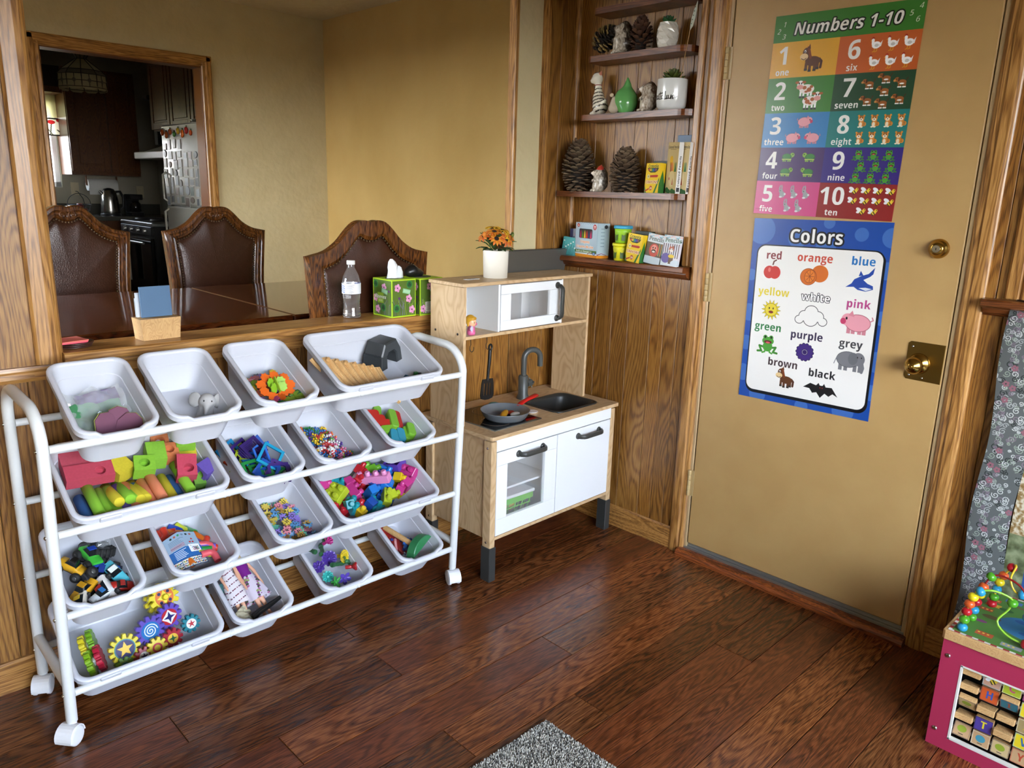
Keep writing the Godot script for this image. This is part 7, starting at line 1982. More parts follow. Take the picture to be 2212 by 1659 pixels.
			s.ell(160, 250, 50, 28, C("c6d0d6"))
		ob = solo("pencil_set", ["pencil set carton with a red monkey cover", "pencil set carton with a fox and snow cover"][v], "pencil box", card_box(Vector3(0.080, 0.112, 0.012), 0.94, 0.03), textured("pencil set %d" % v, s.out(), 0.35))
		ob.transform = niche(Vector3(0.524 + 0.083 * v, 1.1778, 0.026 + 0.010 * v), -6) * Transform3D(turned(-6, 0, -6 + 4 * v), Vector3.ZERO)
func build_cube() -> void:
	var c := thing("activity_cube", "pink wooden activity cube with bead maze and letter tiles", "activity cube", Vector3(-0.449, 0, 1.798))
	var pink := mat("pink paint", Color("a82a4c"), 0.5)
	var w := 0.34
	var h := 0.305
	var z0 := 0.048
	var z1 := 0.31
	var y0 := 0.036
	var y1 := 0.250
	var white := hexm("d6d2c6", 0.6)
	for e in [[0.0, h, 0.0, z0], [0.0, h, z1, w], [0.0, y0, z0, z1], [y1, h, z0, z1]]: part_box("front_panel", Vector3(0, e[0], e[2]), Vector3(0.012, e[1], e[3]), pink, c, 0.0)
	for e in [[y0, y1, z0 - 0.0005, z0 + 0.004], [y0, y1, z1 - 0.004, z1 + 0.0005], [y0 - 0.0005, y0 + 0.004, z0, z1], [y1 - 0.004, y1 + 0.0005, z0, z1]]: part_box("opening_edge", Vector3(-0.0006, e[0], e[2]), Vector3(0.0126, e[1], e[3]), white, c)
	part_box("side_panel", Vector3(0.012, 0, 0), Vector3(0.32, h, 0.012), pink, c)
	part_box("side_panel", Vector3(0.012, 0, w - 0.012), Vector3(0.32, h, w), pink, c)
	part_box("back_panel", Vector3(0.308, 0, 0.012), Vector3(0.32, h, w - 0.012), pink, c)
	part_box("inner_board", Vector3(0.06, 0.01, 0.013), Vector3(0.066, h - 0.01, w - 0.013), mats["black"], c)
	for e in [[0.028, 0.262], [0.028, 0.05]]: put("bolt", lathe([Vector2(0.003, 0.003), Vector2(0.006, 0.002), Vector2(0.006, 0)], 12), mats["chrome"], c, Vector3(0, e[1], 0.016), Vector3(0, 0, PI / 2))
	var s := Sheet.new(400, 400, C("4f7d34"))
	for i in 26:
		for e in [[i * 16, 0, 16, 9], [i * 16, 391, 16, 9]]: s.rect(e[0], e[1], e[2], e[3], [C("d8d4c8"), C("a32a26")][i % 2])
		for e in [[0, i * 16, 9, 16], [391, i * 16, 9, 16]]: s.rect(e[0], e[1], e[2], e[3], [C("d8d4c8"), C("a32a26")][i % 2])
	s.ell(190, 210, 100, 82, C("2f6f9a"))
	for e in [[150, 170, 26, 14], [230, 200, 34, 16], [180, 250, 30, 12], [240, 250, 20, 10]]: s.ell(e[0], e[1], e[2], e[3], [C("22508a"), C("c0a45a")][int(e[0]) % 2])
	for e in [[24, 60, 40, 26, "b5502a"], [30, 100, 44, 26, "c99a2a"], [26, 150, 36, 22, "a3312a"], [60, 330, 46, 28, "b5502a"], [130, 350, 54, 24, "8a8f92"], [200, 352, 30, 22, "a3312a"], [70, 26, 46, 24, "4a6aa0"], [260, 40, 50, 30, "b05a24"], [320, 150, 40, 40, "4a6aa0"], [320, 300, 46, 34, "c99a2a"]]:
		s.rect(e[0], e[1], e[2], e[3], C(e[4]))
		for k in 3: s.rect(e[0] + 5 + k * 12, e[1] + 6, 6, 8, C("e0c04a"))
	for e in [[70, 210, 26, 14, "5a4a2a"], [90, 120, 20, 12, "2a5a26"], [250, 330, 22, 16, "2a5a26"], [300, 100, 24, 14, "2a5a26"], [50, 260, 20, 10, "7a3a6a"]]: s.ell(e[0], e[1], e[2], e[3], C(e[4]))
	s.line([Vector2(90, 60), Vector2(200, 90), Vector2(320, 80)], 5, C("a3312a"))
	put("top_board", slab([Vector2(-0.004, -0.002), Vector2(0.002, -0.006), Vector2(w - 0.002, -0.006), Vector2(w + 0.004, -0.002), Vector2(w + 0.004, 0.318), Vector2(-0.004, 0.318)], 0.026, 0.002), mats["beech"], c, Vector3(0, h + 0.0135, 0), Vector3(-PI / 2, -PI / 2, 0))
	put("town_print", sheet_mesh(0.330, 0.312, 0.0008), textured("town print", s.out(), 0.5), c, Vector3(0.156, h + 0.0272, w / 2), Vector3(-PI / 2, -PI / 2, 0))
	var faces := {}
	var spec := {"b": ["bee", "b98f76"], "C": ["C", "a9b82a"], "D": ["D", "b0447e"], "H": ["H", "c2521e"], "I": ["I", "2f7f92"], "J": ["J", "d9c21f"], "T": ["T", "4a3a8a"], "V": ["V", "d9c21f"], "Y": ["Y", "b9946a"], "dot": ["dot", "b9946a"], "pear": ["pear", "b9946a"], "leaf": ["leaf", "c2a878"], "tri": ["tri", "a08a5a"], "C2": ["C", "7a3a8a"], "W": ["W", "2a5a42"], "F": ["F", "d6c04a"], "K": ["K", "d9c21f"]}
	var inkc := {"C": "c2487a", "D": "d9c92a", "H": "2f4a9a", "I": "b5543a", "J": "2a7a34", "T": "d9c92a", "V": "2a5a9a", "Y": "b0442a", "C2": "cf6a2a", "W": "a0405a", "F": "8a3a2a", "K": "a32a26"}
	for key in spec:
		var t := Sheet.new(96, 84, C(spec[key][1]))
		var edge: Color = [C("d9d6c0"), C("2a2a40"), C("a9372a"), C("7ab0c0")][key.hash() % 4]
		for i in 16:
			t.rect(i * 6, 0, 3, 5, edge)
			t.rect(i * 6, 79, 3, 5, edge)
			t.rect(0, i * 6, 5, 3, edge)
			t.rect(91, i * 6, 5, 3, edge)
		if inkc.has(key): write(t, spec[key][0], 48, 42, 62, C(inkc[key]))
		elif key == "b":
			d_bee(t, 46, 40, 2.2)
		elif key == "dot": t.ell(46, 38, 26, 22, C("3f8a9a"))
		elif key == "tri": t.poly([Vector2(30, 60), Vector2(48, 28), Vector2(66, 60)], C("c9a22a"))
		else: t.ell(46, 36, 26, 20, C("8a9a2a"))
		if key in ["dot", "pear", "leaf"]: t.rect(34, 66, 26, 4, C("1f1c18"))
		faces[key] = textured("tile " + key, t.out(), 0.45)
	var rows := [["", "b", "C", "D", "F", ""], ["", "H", "I", "J", "K", ""], ["leaf", "", "", "tri", "C2", ""], ["", "T", "", "V", "W", ""], ["pear", "dot", "leaf", "Y", "tri", ""]]
	for r in 5:
		var y := 0.229 - r * 0.0425
		put("rod", tube([Vector3(0.030, y, 0.02), Vector3(0.030, y, w - 0.02)], 0.0025, 6), hexm("8a8a86", 0.4), c)
		for k in 6:
			var key: String = rows[r][k]
			var z := 0.0715 + k * 0.0435
			var turn := deg_to_rad([82.0, 78.0, 86.0][(r + k) % 3]) if key == "" else deg_to_rad([8.0, -12.0, 4.0, 34.0, -30.0][(r * 2 + k) % 5])
			if key in ["b", "C", "D", "H", "J", "V", "dot", "Y"]: turn = deg_to_rad(10)
			var tile := put("letter_tile", box(Vector3(0.0395, 0.036, 0.016), 0.001), mats["beech"], c, Vector3(0.030, y, z), Vector3(0, -PI / 2, 0))
			tile.rotate_object_local(Vector3.RIGHT, -turn if key != "" else turn)
			if key != "":
				var f := put("printed_face", sheet_mesh(0.039, 0.0355, 0.0006), faces[key], tile, Vector3(0, 0, 0.0083))
				f.set_meta("label", "tile face printed " + ("with a bee" if key == "b" else "with letter " + spec[key][0] if inkc.has(key) else "with a simple picture"))
			put("spacer", lathe([Vector2(0.005, 0.0018), Vector2(0.005, -0.0018)], 10), hexm("c9ccd0", 0.3), c, Vector3(0.030, y, z - 0.0218), Vector3(PI / 2, 0, 0))
	var top := h + 0.027
	var wires := [
		["lime", "8fc23a", [Vector3(0.022, top, 0.030), Vector3(0.024, top + 0.06, 0.034), Vector3(0.028, top + 0.105, 0.045), Vector3(0.040, top + 0.122, 0.075), Vector3(0.055, top + 0.110, 0.115), Vector3(0.060, top + 0.08, 0.112), Vector3(0.050, top + 0.045, 0.095), Vector3(0.045, top + 0.022, 0.115), Vector3(0.042, top + 0.014, 0.150), Vector3(0.050, top + 0.018, 0.200), Vector3(0.07, top + 0.05, 0.24), Vector3(0.10, top + 0.07, 0.21), Vector3(0.12, top + 0.05, 0.26), Vector3(0.12, top, 0.30)]],
		["red", "8a1c1c", [Vector3(0.095, top, 0.030), Vector3(0.100, top + 0.06, 0.036), Vector3(0.110, top + 0.120, 0.050), Vector3(0.115, top + 0.135, 0.075), Vector3(0.108, top + 0.125, 0.120), Vector3(0.100, top + 0.085, 0.145), Vector3(0.100, top + 0.045, 0.150), Vector3(0.105, top + 0.030, 0.175), Vector3(0.115, top + 0.035, 0.22), Vector3(0.14, top + 0.03, 0.29), Vector3(0.15, top, 0.31)]],
		["yellow", "d9b92a", [Vector3(0.215, top, 0.045), Vector3(0.215, top + 0.08, 0.055), Vector3(0.215, top + 0.125, 0.075), Vector3(0.205, top + 0.135, 0.085), Vector3(0.195, top + 0.10, 0.080), Vector3(0.190, top + 0.07, 0.10), Vector3(0.195, top + 0.075, 0.14), Vector3(0.20, top + 0.065, 0.20), Vector3(0.22, top + 0.03, 0.26), Vector3(0.23, top, 0.30)]]]
	var tones := {"b": "2f8fb5", "g": "4f9a24", "r": "b01c24", "o": "cf5a28", "y": "d9c21f"}
	var bead := lathe([Vector2(0.0035, 0.0095), Vector2(0.0085, 0.0082), Vector2(0.0118, 0.0035), Vector2(0.0120, 0.0), Vector2(0.0118, -0.0035), Vector2(0.0085, -0.0082), Vector2(0.0035, -0.0095)], 16)
	var strings := {"lime": [[0.012, "bgroy"], [0.118, "b"], [0.200, "g"], [0.338, "ro"], [0.50, "gy"]], "red": [[0.012, "gbryo"], [0.128, "g"], [0.275, "bry"], [0.36, "o"]], "yellow": [[0.012, "rgbyo"], [0.128, "r"], [0.235, "b"], [0.30, "g"]]}
	for wv in wires:
		var cv := Curve3D.new()
		var p: Array = wv[2]
		for i in p.size():
			var tn: Vector3 = (p[mini(i + 1, p.size() - 1)] - p[maxi(i - 1, 0)]) / 6.0
			cv.add_point(p[i], -tn, tn)
		var pts := []
		var len := cv.get_baked_length()
		for i in 61: pts.append(cv.sample_baked(len * i / 60.0, true))
		put("maze_wire", tube(pts, 0.0025, 8), hexm(wv[1], 0.3), c)
		for g in strings[wv[0]]:
			var at: float = g[0]
			for ch in g[1]:
				if at + 0.02 > len: break
				var q := cv.sample_baked(at, true)
				var d := (cv.sample_baked(at + 0.002, true) - cv.sample_baked(at - 0.002, true)).normalized()
				var bd := put("maze_bead", bead, hexm(tones[ch], 0.22), c, q)
				bd.basis = Basis(Quaternion(Vector3.UP, d))
				at += 0.0205
	var q := thing("quilt", "patchwork quilt with swirled grey border hanging from the rail", "quilt", Vector3(-0.030, 1.112, 1.716))
	var border := Sheet.new(256, 256, C("565a58"))
	var r := RandomNumberGenerator.new()
	r.seed = 9
	for i in 260:
		var ce := Vector2(r.randf() * 256, r.randf() * 256)
		var pts := []
		var rr := r.randf_range(5, 12)
		var ph := r.randf() * TAU
		for k in 12: pts.append(ce + Vector2(rr * (1.0 - k / 14.0), 0).rotated(ph + k * 0.75))
		border.line(pts, 2.2, [C("a3a6a4"), C("1f2422"), C("7a6a78"), C("8d9a8a"), C("c4c6c2")][i % 5])
	for i in 14:
		var ce := Vector2(r.randf() * 256, r.randf() * 256)
		for k in 5: border.ell(ce.x + 6 * cos(k * 1.26), ce.y + 6 * sin(k * 1.26), 4, 4, C("8a5a64"))
	var bm := tri("quilt border", border.out(), Vector3(4.2, 4.2, 4.2), 0.9, Color.WHITE, false)
	var olive := tri("quilt olive", grainy(256, 51, 0.02, C("4d5634"), C("8d9670"), 4, 1.8), Vector3(4, 4, 4), 0.9, Color.WHITE, false)
	var tan := tri("quilt tan", grainy(256, 52, 0.05, C("8a6a3a"), C("d8d0b8"), 3, 2.6), Vector3(4, 4, 4), 0.9, Color.WHITE, false)
	var blue := tri("quilt sky", grainy(256, 53, 0.012, C("234f96"), C("3a68b0"), 3, 1.2), Vector3(3, 3, 3), 0.85, Color.WHITE, false)
	var patches := [["border_strip", -1.09, 0.0, 0.0, 0.100, bm], ["border_strip", -0.10, 0.0, 0.100, 0.75, bm], ["olive_patch", -0.46, -0.10, 0.100, 0.75, olive], ["tan_patch", -0.615, -0.46, 0.100, 0.155, tan], ["sky_patch", -0.575, -0.46, 0.155, 0.75, blue], ["green_patch", -0.640, -0.575, 0.155, 0.75, hexm("2f8a3c", 0.85)], ["tan_patch", -0.640, -0.615, 0.100, 0.155, tan], ["olive_patch", -0.685, -0.640, 0.100, 0.75, olive], ["olive_patch", -1.09, -0.685, 0.100, 0.150, olive], ["sky_patch", -0.82, -0.685, 0.150, 0.75, blue], ["tree_patch", -0.90, -0.82, 0.150, 0.75, hexm("3a2a1a", 0.85)], ["tan_patch", -1.09, -0.90, 0.150, 0.75, tan]]
	for e in patches:
		var mesh := quilt_patch(e[1], e[2], e[3], e[4])
		put(e[0], mesh, e[5], q)
	for i in 5: put("cloud_patch", slab(disc(0.018 + 0.006 * (i % 2), 14, 0.010), 0.003, 0.001), hexm("c9ced4", 0.9), q, Vector3(-0.012, -0.765 + 0.012 * (i % 2), 0.20 + i * 0.022), Vector3(0, -PI / 2, 0))
	put("push_pin", lathe([Vector2(0.002, 0.006), Vector2(0.0045, 0.005), Vector2(0.005, 0.0)], 12), hexm("d9d9d4", 0.3), q, Vector3(-0.006, -0.008, 0.016), Vector3(0, 0, PI / 2))
	var rug := thing("rug", "speckled grey carpet piece with bound edge on floor", "rug", Vector3(-1.1425, 0.0, 1.0785))
	part_box("backing", Vector3(-1.75, 0, 0), Vector3(0, 0.007, 1.6), hexm("6f6c66", 0.95), rug, 0.002)
	var pile := MultiMesh.new()
	pile.transform_format = MultiMesh.TRANSFORM_3D
	pile.use_colors = true
	pile.mesh = lathe([Vector2(0.0006, 0.006), Vector2(0.0022, 0.003), Vector2(0.0016, 0.0)], 5, false)
	var nx := 130
	pile.instance_count = nx * nx
	for i in nx * nx:
		var x := -0.0025 - (i % nx) * 0.0042 + r.randf_range(-0.001, 0.001)
		var z := 0.0025 + (i / nx) * 0.0042 + r.randf_range(-0.001, 0.001)
		pile.set_instance_transform(i, Transform3D(turned(r.randf_range(-25, 25), 0, r.randf_range(-25, 25)), Vector3(x, 0.0062, z)))
		var g := r.randf()
		pile.set_instance_color(i, (C("57544e") if g < 0.3 else C("a7a296") if g < 0.75 else C("c9c5b9")).srgb_to_linear())
	var mm := MultiMeshInstance3D.new()
	mm.name = "pile"
	mm.multimesh = pile
	mm.material_override = painted("pile yarn", 0.95)
	mm.set_meta("kind", "stuff")
	rug.add_child(mm)
func quilt_patch(lo: float, hi: float, a: float, b: float) -> ArrayMesh:
	var st := surf(1)
	var list := []
	var n := maxi(int((hi - lo) / 0.03), 2)
	var m := maxi(int((b - a) / 0.02), 2)
	var grid := []
	for side in 2:
		var g := []
		for i in n + 1:
			var row := PackedVector3Array()
			for j in m + 1:
				var y := lerpf(lo, hi, float(i) / n)
				var z := lerpf(a, b, float(j) / m)
				var inset := 0.0025 if i == 0 or i == n or j == 0 or j == m else 0.0
				var x := 0.006 * sin(z * 21.0 + y * 1.5) * clampf(-y * 2.0, 0.0, 1.0) - 0.012 * clampf(-y - 0.5, 0.0, 1.0)
				row.append(Vector3(x + (-0.005 + inset if side == 0 else 0.003 - inset * 0.5), y, z + 0.006 * sin(y * 13.0) * (1.0 if a < 0.01 else 0.4) * clampf(0.1 - absf(z) + 0.1, 0.0, 0.1) * 10.0))
			g.append(row)
		grid.append(g)
	for side in 2:
		var g: Array = grid[side]
		for i in n:
			for j in m:
				var q := [g[i][j], g[i][j + 1], g[i + 1][j + 1], g[i + 1][j]]
				if side == 1: q.reverse()
				list.append([q[0], q[2], q[1], 1])
				list.append([q[0], q[3], q[2], 1])
	emit(st, list)
	return done(st)
func pile_y(z: float) -> float: return lerpf(-0.094, -0.048, clampf((z + 0.10) / 0.20, 0.0, 1.0))
func toy(key: String, called: String, label: String, cat: String, mesh: Mesh, m: Material, at: Vector3, rot := Vector3.ZERO, group := "") -> MeshInstance3D:
	var o := solo(called, label, cat, mesh, m, Vector3.ZERO, Vector3.ZERO, group)
	o.transform = inbin(key, at, turned(rot.x, rot.y, rot.z))
	return o
func toy_node(key: String, called: String, label: String, cat: String, at: Vector3, rot := Vector3.ZERO, group := "") -> Node3D:
	var o := thing(called, label, cat, Vector3.ZERO, Vector3.ZERO, group)
	o.transform = inbin(key, at, turned(rot.x, rot.y, rot.z))
	return o
func colour_name(hexcode: String) -> String:
	return {"7fb52e": "green", "5b4596": "purple", "d9805a": "salmon", "2f5f9a": "blue", "c9b82a": "yellow", "b53f52": "red"}.get(hexcode, "coloured")
func build_toys() -> void:
	bin_felt()
	bin_plush()
	bin_discs()
	bin_tracks()
	bin_foam()
	bin_tiles()
	bin_beads()
	bin_padded()
	bin_cars()
	bin_pipes()
	bin_letters()
	bin_bricks()
	bin_gears()
	bin_dolls()
	bin_garden()
	bin_hammer()
func cloth(w: float, d: float, wave: float, sd: int, t := 0.003) -> ArrayMesh:
	var n := FastNoiseLite.new()
	n.seed = sd
	n.frequency = 9.0
	var list := []
	var g := []
	for side in 2:
		for i in 15:
			for j in 15:
				var x := (i / 14.0 - 0.5) * w
				var z := (j / 14.0 - 0.5) * d
				g.append(Vector3(x, wave * (n.get_noise_2d(x * 2.0, z * 2.0) + 0.4 * n.get_noise_2d(x * 5.0 + 3.0, z * 5.0)) + (t if side == 0 else 0.0), z))
	for side in 2:
		for i in 14:
			for j in 14:
				var o := side * 225 + i * 15 + j
				var q := [g[o], g[o + 15], g[o + 16], g[o + 1]]
				if side == 1: q.reverse()
				list.append([q[0], q[1], q[2], 1])
				list.append([q[0], q[2], q[3], 1])
	var st := surf(1)
	emit(st, list)
	return done(st)
func bin_felt() -> void:
	toy("11", "felt_sheet", "folded purple felt sheet at the back of its bin", "felt", cloth(0.100, 0.035, 0.012, 4, 0.010), hexm("4a2466", 0.85), Vector3(0.012, -0.083, -0.074), Vector3(24, 8, 0))
	toy("11", "felt_sheet", "green felt sheet inside the clear bag", "felt", cloth(0.125, 0.125, 0.016, 7, 0.006), hexm("3a7a4c", 0.85), Vector3(0.0, -0.092, 0.010), Vector3(14, 4, 0))
	var film := mat("bag film", Color(0.95, 0.97, 0.98, 0.16), 0.06)
	film.transparency = BaseMaterial3D.TRANSPARENCY_ALPHA
	toy("11", "plastic_bag", "clear crinkled plastic bag over the green felt", "bag", cloth(0.134, 0.150, 0.030, 13, 0.0012), film, Vector3(0.0, -0.070, 0.0), Vector3(16, 4, 0))
	var f := toy_node("11", "felt_flower", "mauve felt petals with green backing, curled in the bin", "felt", Vector3(0.022, -0.075, 0.062), Vector3(10, -12, 0))
	for e in [[-0.026, 0.0, 40.0], [0.022, 0.004, -30.0], [0.0, -0.016, 5.0]]:
		var pts := [Vector2(-0.026, -0.024), Vector2(0.0, -0.034), Vector2(0.026, -0.024), Vector2(0.032, 0.004), Vector2(0.020, 0.028), Vector2(0.0, 0.036), Vector2(-0.020, 0.028), Vector2(-0.032, 0.004)]
		var p := put("petal", slab(pts, 0.004, 0.001), hexm("6d4356", 0.9), f, Vector3(e[0], 0.018, e[1]), Vector3(deg_to_rad(-50), deg_to_rad(e[2]), 0))
		put("petal_backing", slab(pts, 0.002), hexm("9a9a4a", 0.9), p, Vector3(0, 0.001, -0.0034))
func bin_plush() -> void:
	var g := Color("a9a8a6")
	var e := toy_node("12", "plush_elephant", "small grey plush elephant sitting in an almost empty bin", "plush toy", Vector3(0.034, -0.118, 0.050), Vector3(-27, -20, 0))
	put("body", body([[Vector3(0, 0.022, 0), Vector3(0, 0.034, 0), 0.024, 0.021, g], [Vector3(0, 0.062, 0.004), Vector3(0, 0.063, 0.006), 0.023, 0.022, g], [Vector3(0, 0.056, 0.024), Vector3(-0.004, 0.036, 0.038), 0.009, 0.005, g], [Vector3(-0.02, 0.012, 0.014), Vector3(-0.026, 0.008, 0.026), 0.010, 0.009, g], [Vector3(0.02, 0.012, 0.014), Vector3(0.026, 0.008, 0.026), 0.010, 0.009, g]], 0.004, 0.008), painted("plush grey", 0.95), e)
	for s in [-1.0, 1.0]:
		put("ear", ball(Vector3(0.018, 0.021, 0.005), 14), hexm("9b9a98", 0.95), e, Vector3(s * 0.030, 0.064, -0.002), Vector3(0, s * 0.5, s * 0.2))
		put("eye", ball(Vector3(0.002, 0.0024, 0.0015), 8), mats["black"], e, Vector3(s * 0.010, 0.068, 0.026))
	for i in 3: toy("12", "black_pebble_toy", ["round black toy lump by the bin's left wall", "round black toy lump in the middle of the near-empty bin", "flat black toy piece behind the striped one"][i], "toy piece", ball(Vector3(0.018, 0.010, 0.013), 12), hexm("1a1b1a", 0.4), Vector3(-0.040 + 0.028 * i, -0.104, 0.080 - 0.012 * (i % 2)), Vector3(0, 30 * i, 8), "black pieces in the near-empty bin")
	var z := toy_node("12", "zebra_piece", "black and white zebra-striped toy piece", "toy piece", Vector3(0.018, -0.092, 0.092), Vector3(20, 0, 0))
	put("base", slab(disc(0.024, 20, 0.012), 0.005, 0.001), hexm("171717", 0.4), z)
	for i in 5: put("stripe", slab([Vector2(-0.001, -0.008), Vector2(0.0015, -0.008), Vector2(0.003, 0.008), Vector2(0.0, 0.008)], 0.0012), hexm("dcdcd8", 0.5), z, Vector3(-0.016 + 0.007 * i, 0, 0.003))
	toy("12", "lime_piece", "small lime green toy piece beside the elephant", "toy piece", ball(Vector3(0.012, 0.008, 0.010), 10), hexm("9fb92c", 0.4), Vector3(0.050, -0.094, 0.088))
func bin_discs() -> void:
	var m := slab(flower(8, 0.0125, 0.0165, 3), 0.0022, 0.0)
	var r := RandomNumberGenerator.new()
	r.seed = 21
	var tones := [["c9561c", "orange"], ["a3a6a8", "silver"], ["27408a", "blue"], ["7c9a24", "lime"], ["a83a72", "pink"], ["1f1f22", "black"], ["b99a1e", "yellow"], ["1f6a3a", "green"], ["5a2f7a", "purple"], ["dcdad2", "white"], ["9a241f", "red"]]
	for i in 74:
		var z := r.randf_range(-0.085, 0.105)
		var t: Array = tones[r.randi() % tones.size()]
		toy("13", "flower_disc", t[1] + " slotted flower disc in the loose pile", "toy disc", m, hexm(t[0], 0.35), Vector3(r.randf_range(-0.058, 0.062), pile_y(z) - r.randf_range(-0.004, 0.022), z), Vector3(-90 + r.randf_range(-45, 45), r.randf_range(0, 90), r.randf_range(-40, 40)), "flower discs in the bin")
	var w := toy_node("13", "disc_wreath", "orange wreath of joined flower discs with lime leaves", "toy wreath", Vector3(0.012, -0.048, 0.026), Vector3(-72, 0, 0))
	for i in 9:
		var a := TAU * i / 9
		put("orange_disc", m, hexm("d3601e", 0.35), w, Vector3(0.044 * cos(a), 0.036 * sin(a), 0.003 * (i % 2)), Vector3(0.1, 0.15 * (i % 2), a))
	for i in 4: put("lime_disc", m, hexm("86b22a", 0.35), w, Vector3([-0.015, 0.015, -0.012, 0.013][i], [0.010, 0.011, -0.008, -0.007][i], 0.006), Vector3(0.5, [0.6, -0.6, 0.6, -0.6][i], 0))
	put("lime_stem", box(Vector3(0.003, 0.05, 0.012), 0.0005), hexm("9ab53a", 0.35), w, Vector3(0, 0.0, 0.010))
func bin_tracks() -> void:
	for i in 8:
		var pts := []
		var r0 := 0.20
		for k in 9: pts.append(Vector2(r0 * sin(deg_to_rad(-21 + 42.0 * k / 8)), r0 * cos(deg_to_rad(-21 + 42.0 * k / 8)) - r0))
		for k in range(8, -1, -1): pts.append(Vector2((r0 - 0.038) * sin(deg_to_rad(-21 + 42.0 * k / 8)), (r0 - 0.038) * cos(deg_to_rad(-21 + 42.0 * k / 8)) - r0))
		var o := toy_node("14", "track_piece", ["curved beech train track piece leaning on the bin's left wall", "curved beech train track piece standing in the row of track"][mini(i, 1)], "train track", Vector3(-0.150 + i * 0.026, -0.060 - 0.004 * i, -0.010 + 0.010 * i), Vector3(-58, 62 - 2 * i, 74 if i > 0 else 84), "beech track pieces")
		put("rail_board", slab(pts, 0.011, 0.001), mats["beech"], o, Vector3(0, 0.019, 0))
		for s in [-1.0, 1.0]: put("groove", tube(arc(Vector3(0, -0.181, 0.0052), Vector3(0.181 + s * 0.008, 0, 0), Vector3(0, 0.181 + s * 0.008, 0), 70, 110, 8), 0.0016, 4), hexm("9a774a", 0.7), o)
		if i > 1: put("peg", lathe([Vector2(0.006, 0.005), Vector2(0.006, -0.005)], 12), mats["beech"], o, Vector3(0.075, 0.004, 0), Vector3(PI / 2, 0, 0))
	var t := toy_node("14", "toy_tunnel", "dark grey plastic tunnel arch standing in the track bin", "toy tunnel", Vector3(0.098, -0.098, -0.058), Vector3(-20, 18, 4))
	var g := mat("tunnel grey", Color("35393b"), 0.4)
	var out := [Vector2(-0.056, 0.0), Vector2(-0.050, 0.050), Vector2(-0.030, 0.086), Vector2(0.030, 0.086), Vector2(0.050, 0.050), Vector2(0.056, 0.0), Vector2(0.028, 0.0), Vector2(0.024, 0.038), Vector2(0.012, 0.052), Vector2(-0.012, 0.052), Vector2(-0.024, 0.038), Vector2(-0.028, 0.0)]
	put("arch", slab(out, 0.075, 0.004), g, t)
	put("lower_wall", slab([Vector2(-0.060, 0.0), Vector2(-0.054, 0.046), Vector2(-0.026, 0.046), Vector2(-0.028, 0.0)], 0.08, 0.002), g, t)
	for e in [["toy_engine", "blue toy train engine in the corner of the track bin", "1f4f6a", Vector3(0.128, -0.098, 0.070), 30.0], ["toy_engine", "green toy train engine with black funnel in the track bin", "2f7a3a", Vector3(0.160, -0.098, 0.064), -20.0]]:
		var k := toy_node("14", e[0], e[1], "toy train", e[3], Vector3(-20, e[4], 8))
		put("boiler", lathe([Vector2(0.010, 0.020), Vector2(0.012, 0.018), Vector2(0.012, -0.018), Vector2(0.010, -0.02)], 16), hexm(e[2], 0.35), k, Vector3(0, 0.014, 0), Vector3(PI / 2, 0, 0))
		put("cab", box(Vector3(0.022, 0.026, 0.014), 0.002), hexm(e[2], 0.35), k, Vector3(0, 0.018, -0.018))
		put("chassis", box(Vector3(0.022, 0.006, 0.044), 0.001), mats["black"], k)
		put("funnel", lathe([Vector2(0.006, 0.012), Vector2(0.004, 0.0)], 10), mats["black"], k, Vector3(0, 0.025, 0.010))
		put("face_plate", lathe([Vector2(0.009, 0.002), Vector2(0.010, 0)], 14), mats["black"], k, Vector3(0, 0.014, 0.0205), Vector3(PI / 2, 0, 0))
		for s in [-1.0, 1.0]:
			for z in [-0.014, 0.010]: put("wheel", lathe([Vector2(0.006, 0.002), Vector2(0.006, -0.002)], 12), mats["black"], k, Vector3(s * 0.012, -0.001, z), Vector3(0, 0, PI / 2))
func foam(key: String, label: String, size: Vector3, hexcode: String, at: Vector3, rot: Vector3, holes: Array) -> void:
	var b := CSGBox3D.new()
	b.size = size
	b.material = tri("foam " + hexcode, grainy(64, 5, 0.2, Color(0.94, 0.94, 0.94), Color.WHITE, 2), Vector3(9, 9, 9), 0.9, Color(hexcode), false)
	b.name = numbered("foam_block")
	for h in holes:
		var c := CSGCylinder3D.new()
		c.radius = 0.013
		c.height = 0.2 if h[1] == Vector3.ZERO else 0.030
		c.sides = 24
		c.operation = CSGShape3D.OPERATION_SUBTRACTION
		c.position = h[1]
		c.material = b.material
		if h[0] == "x": c.rotation.z = PI / 2
		if h[0] == "z": c.rotation.x = PI / 2
		c.name = "bore"
		b.add_child(c, true)
	add_child(b)
	tag(b, label, "foam block", "foam blocks in the wide bin")
	b.transform = inbin(key, at, turned(rot.x, rot.y, rot.z))
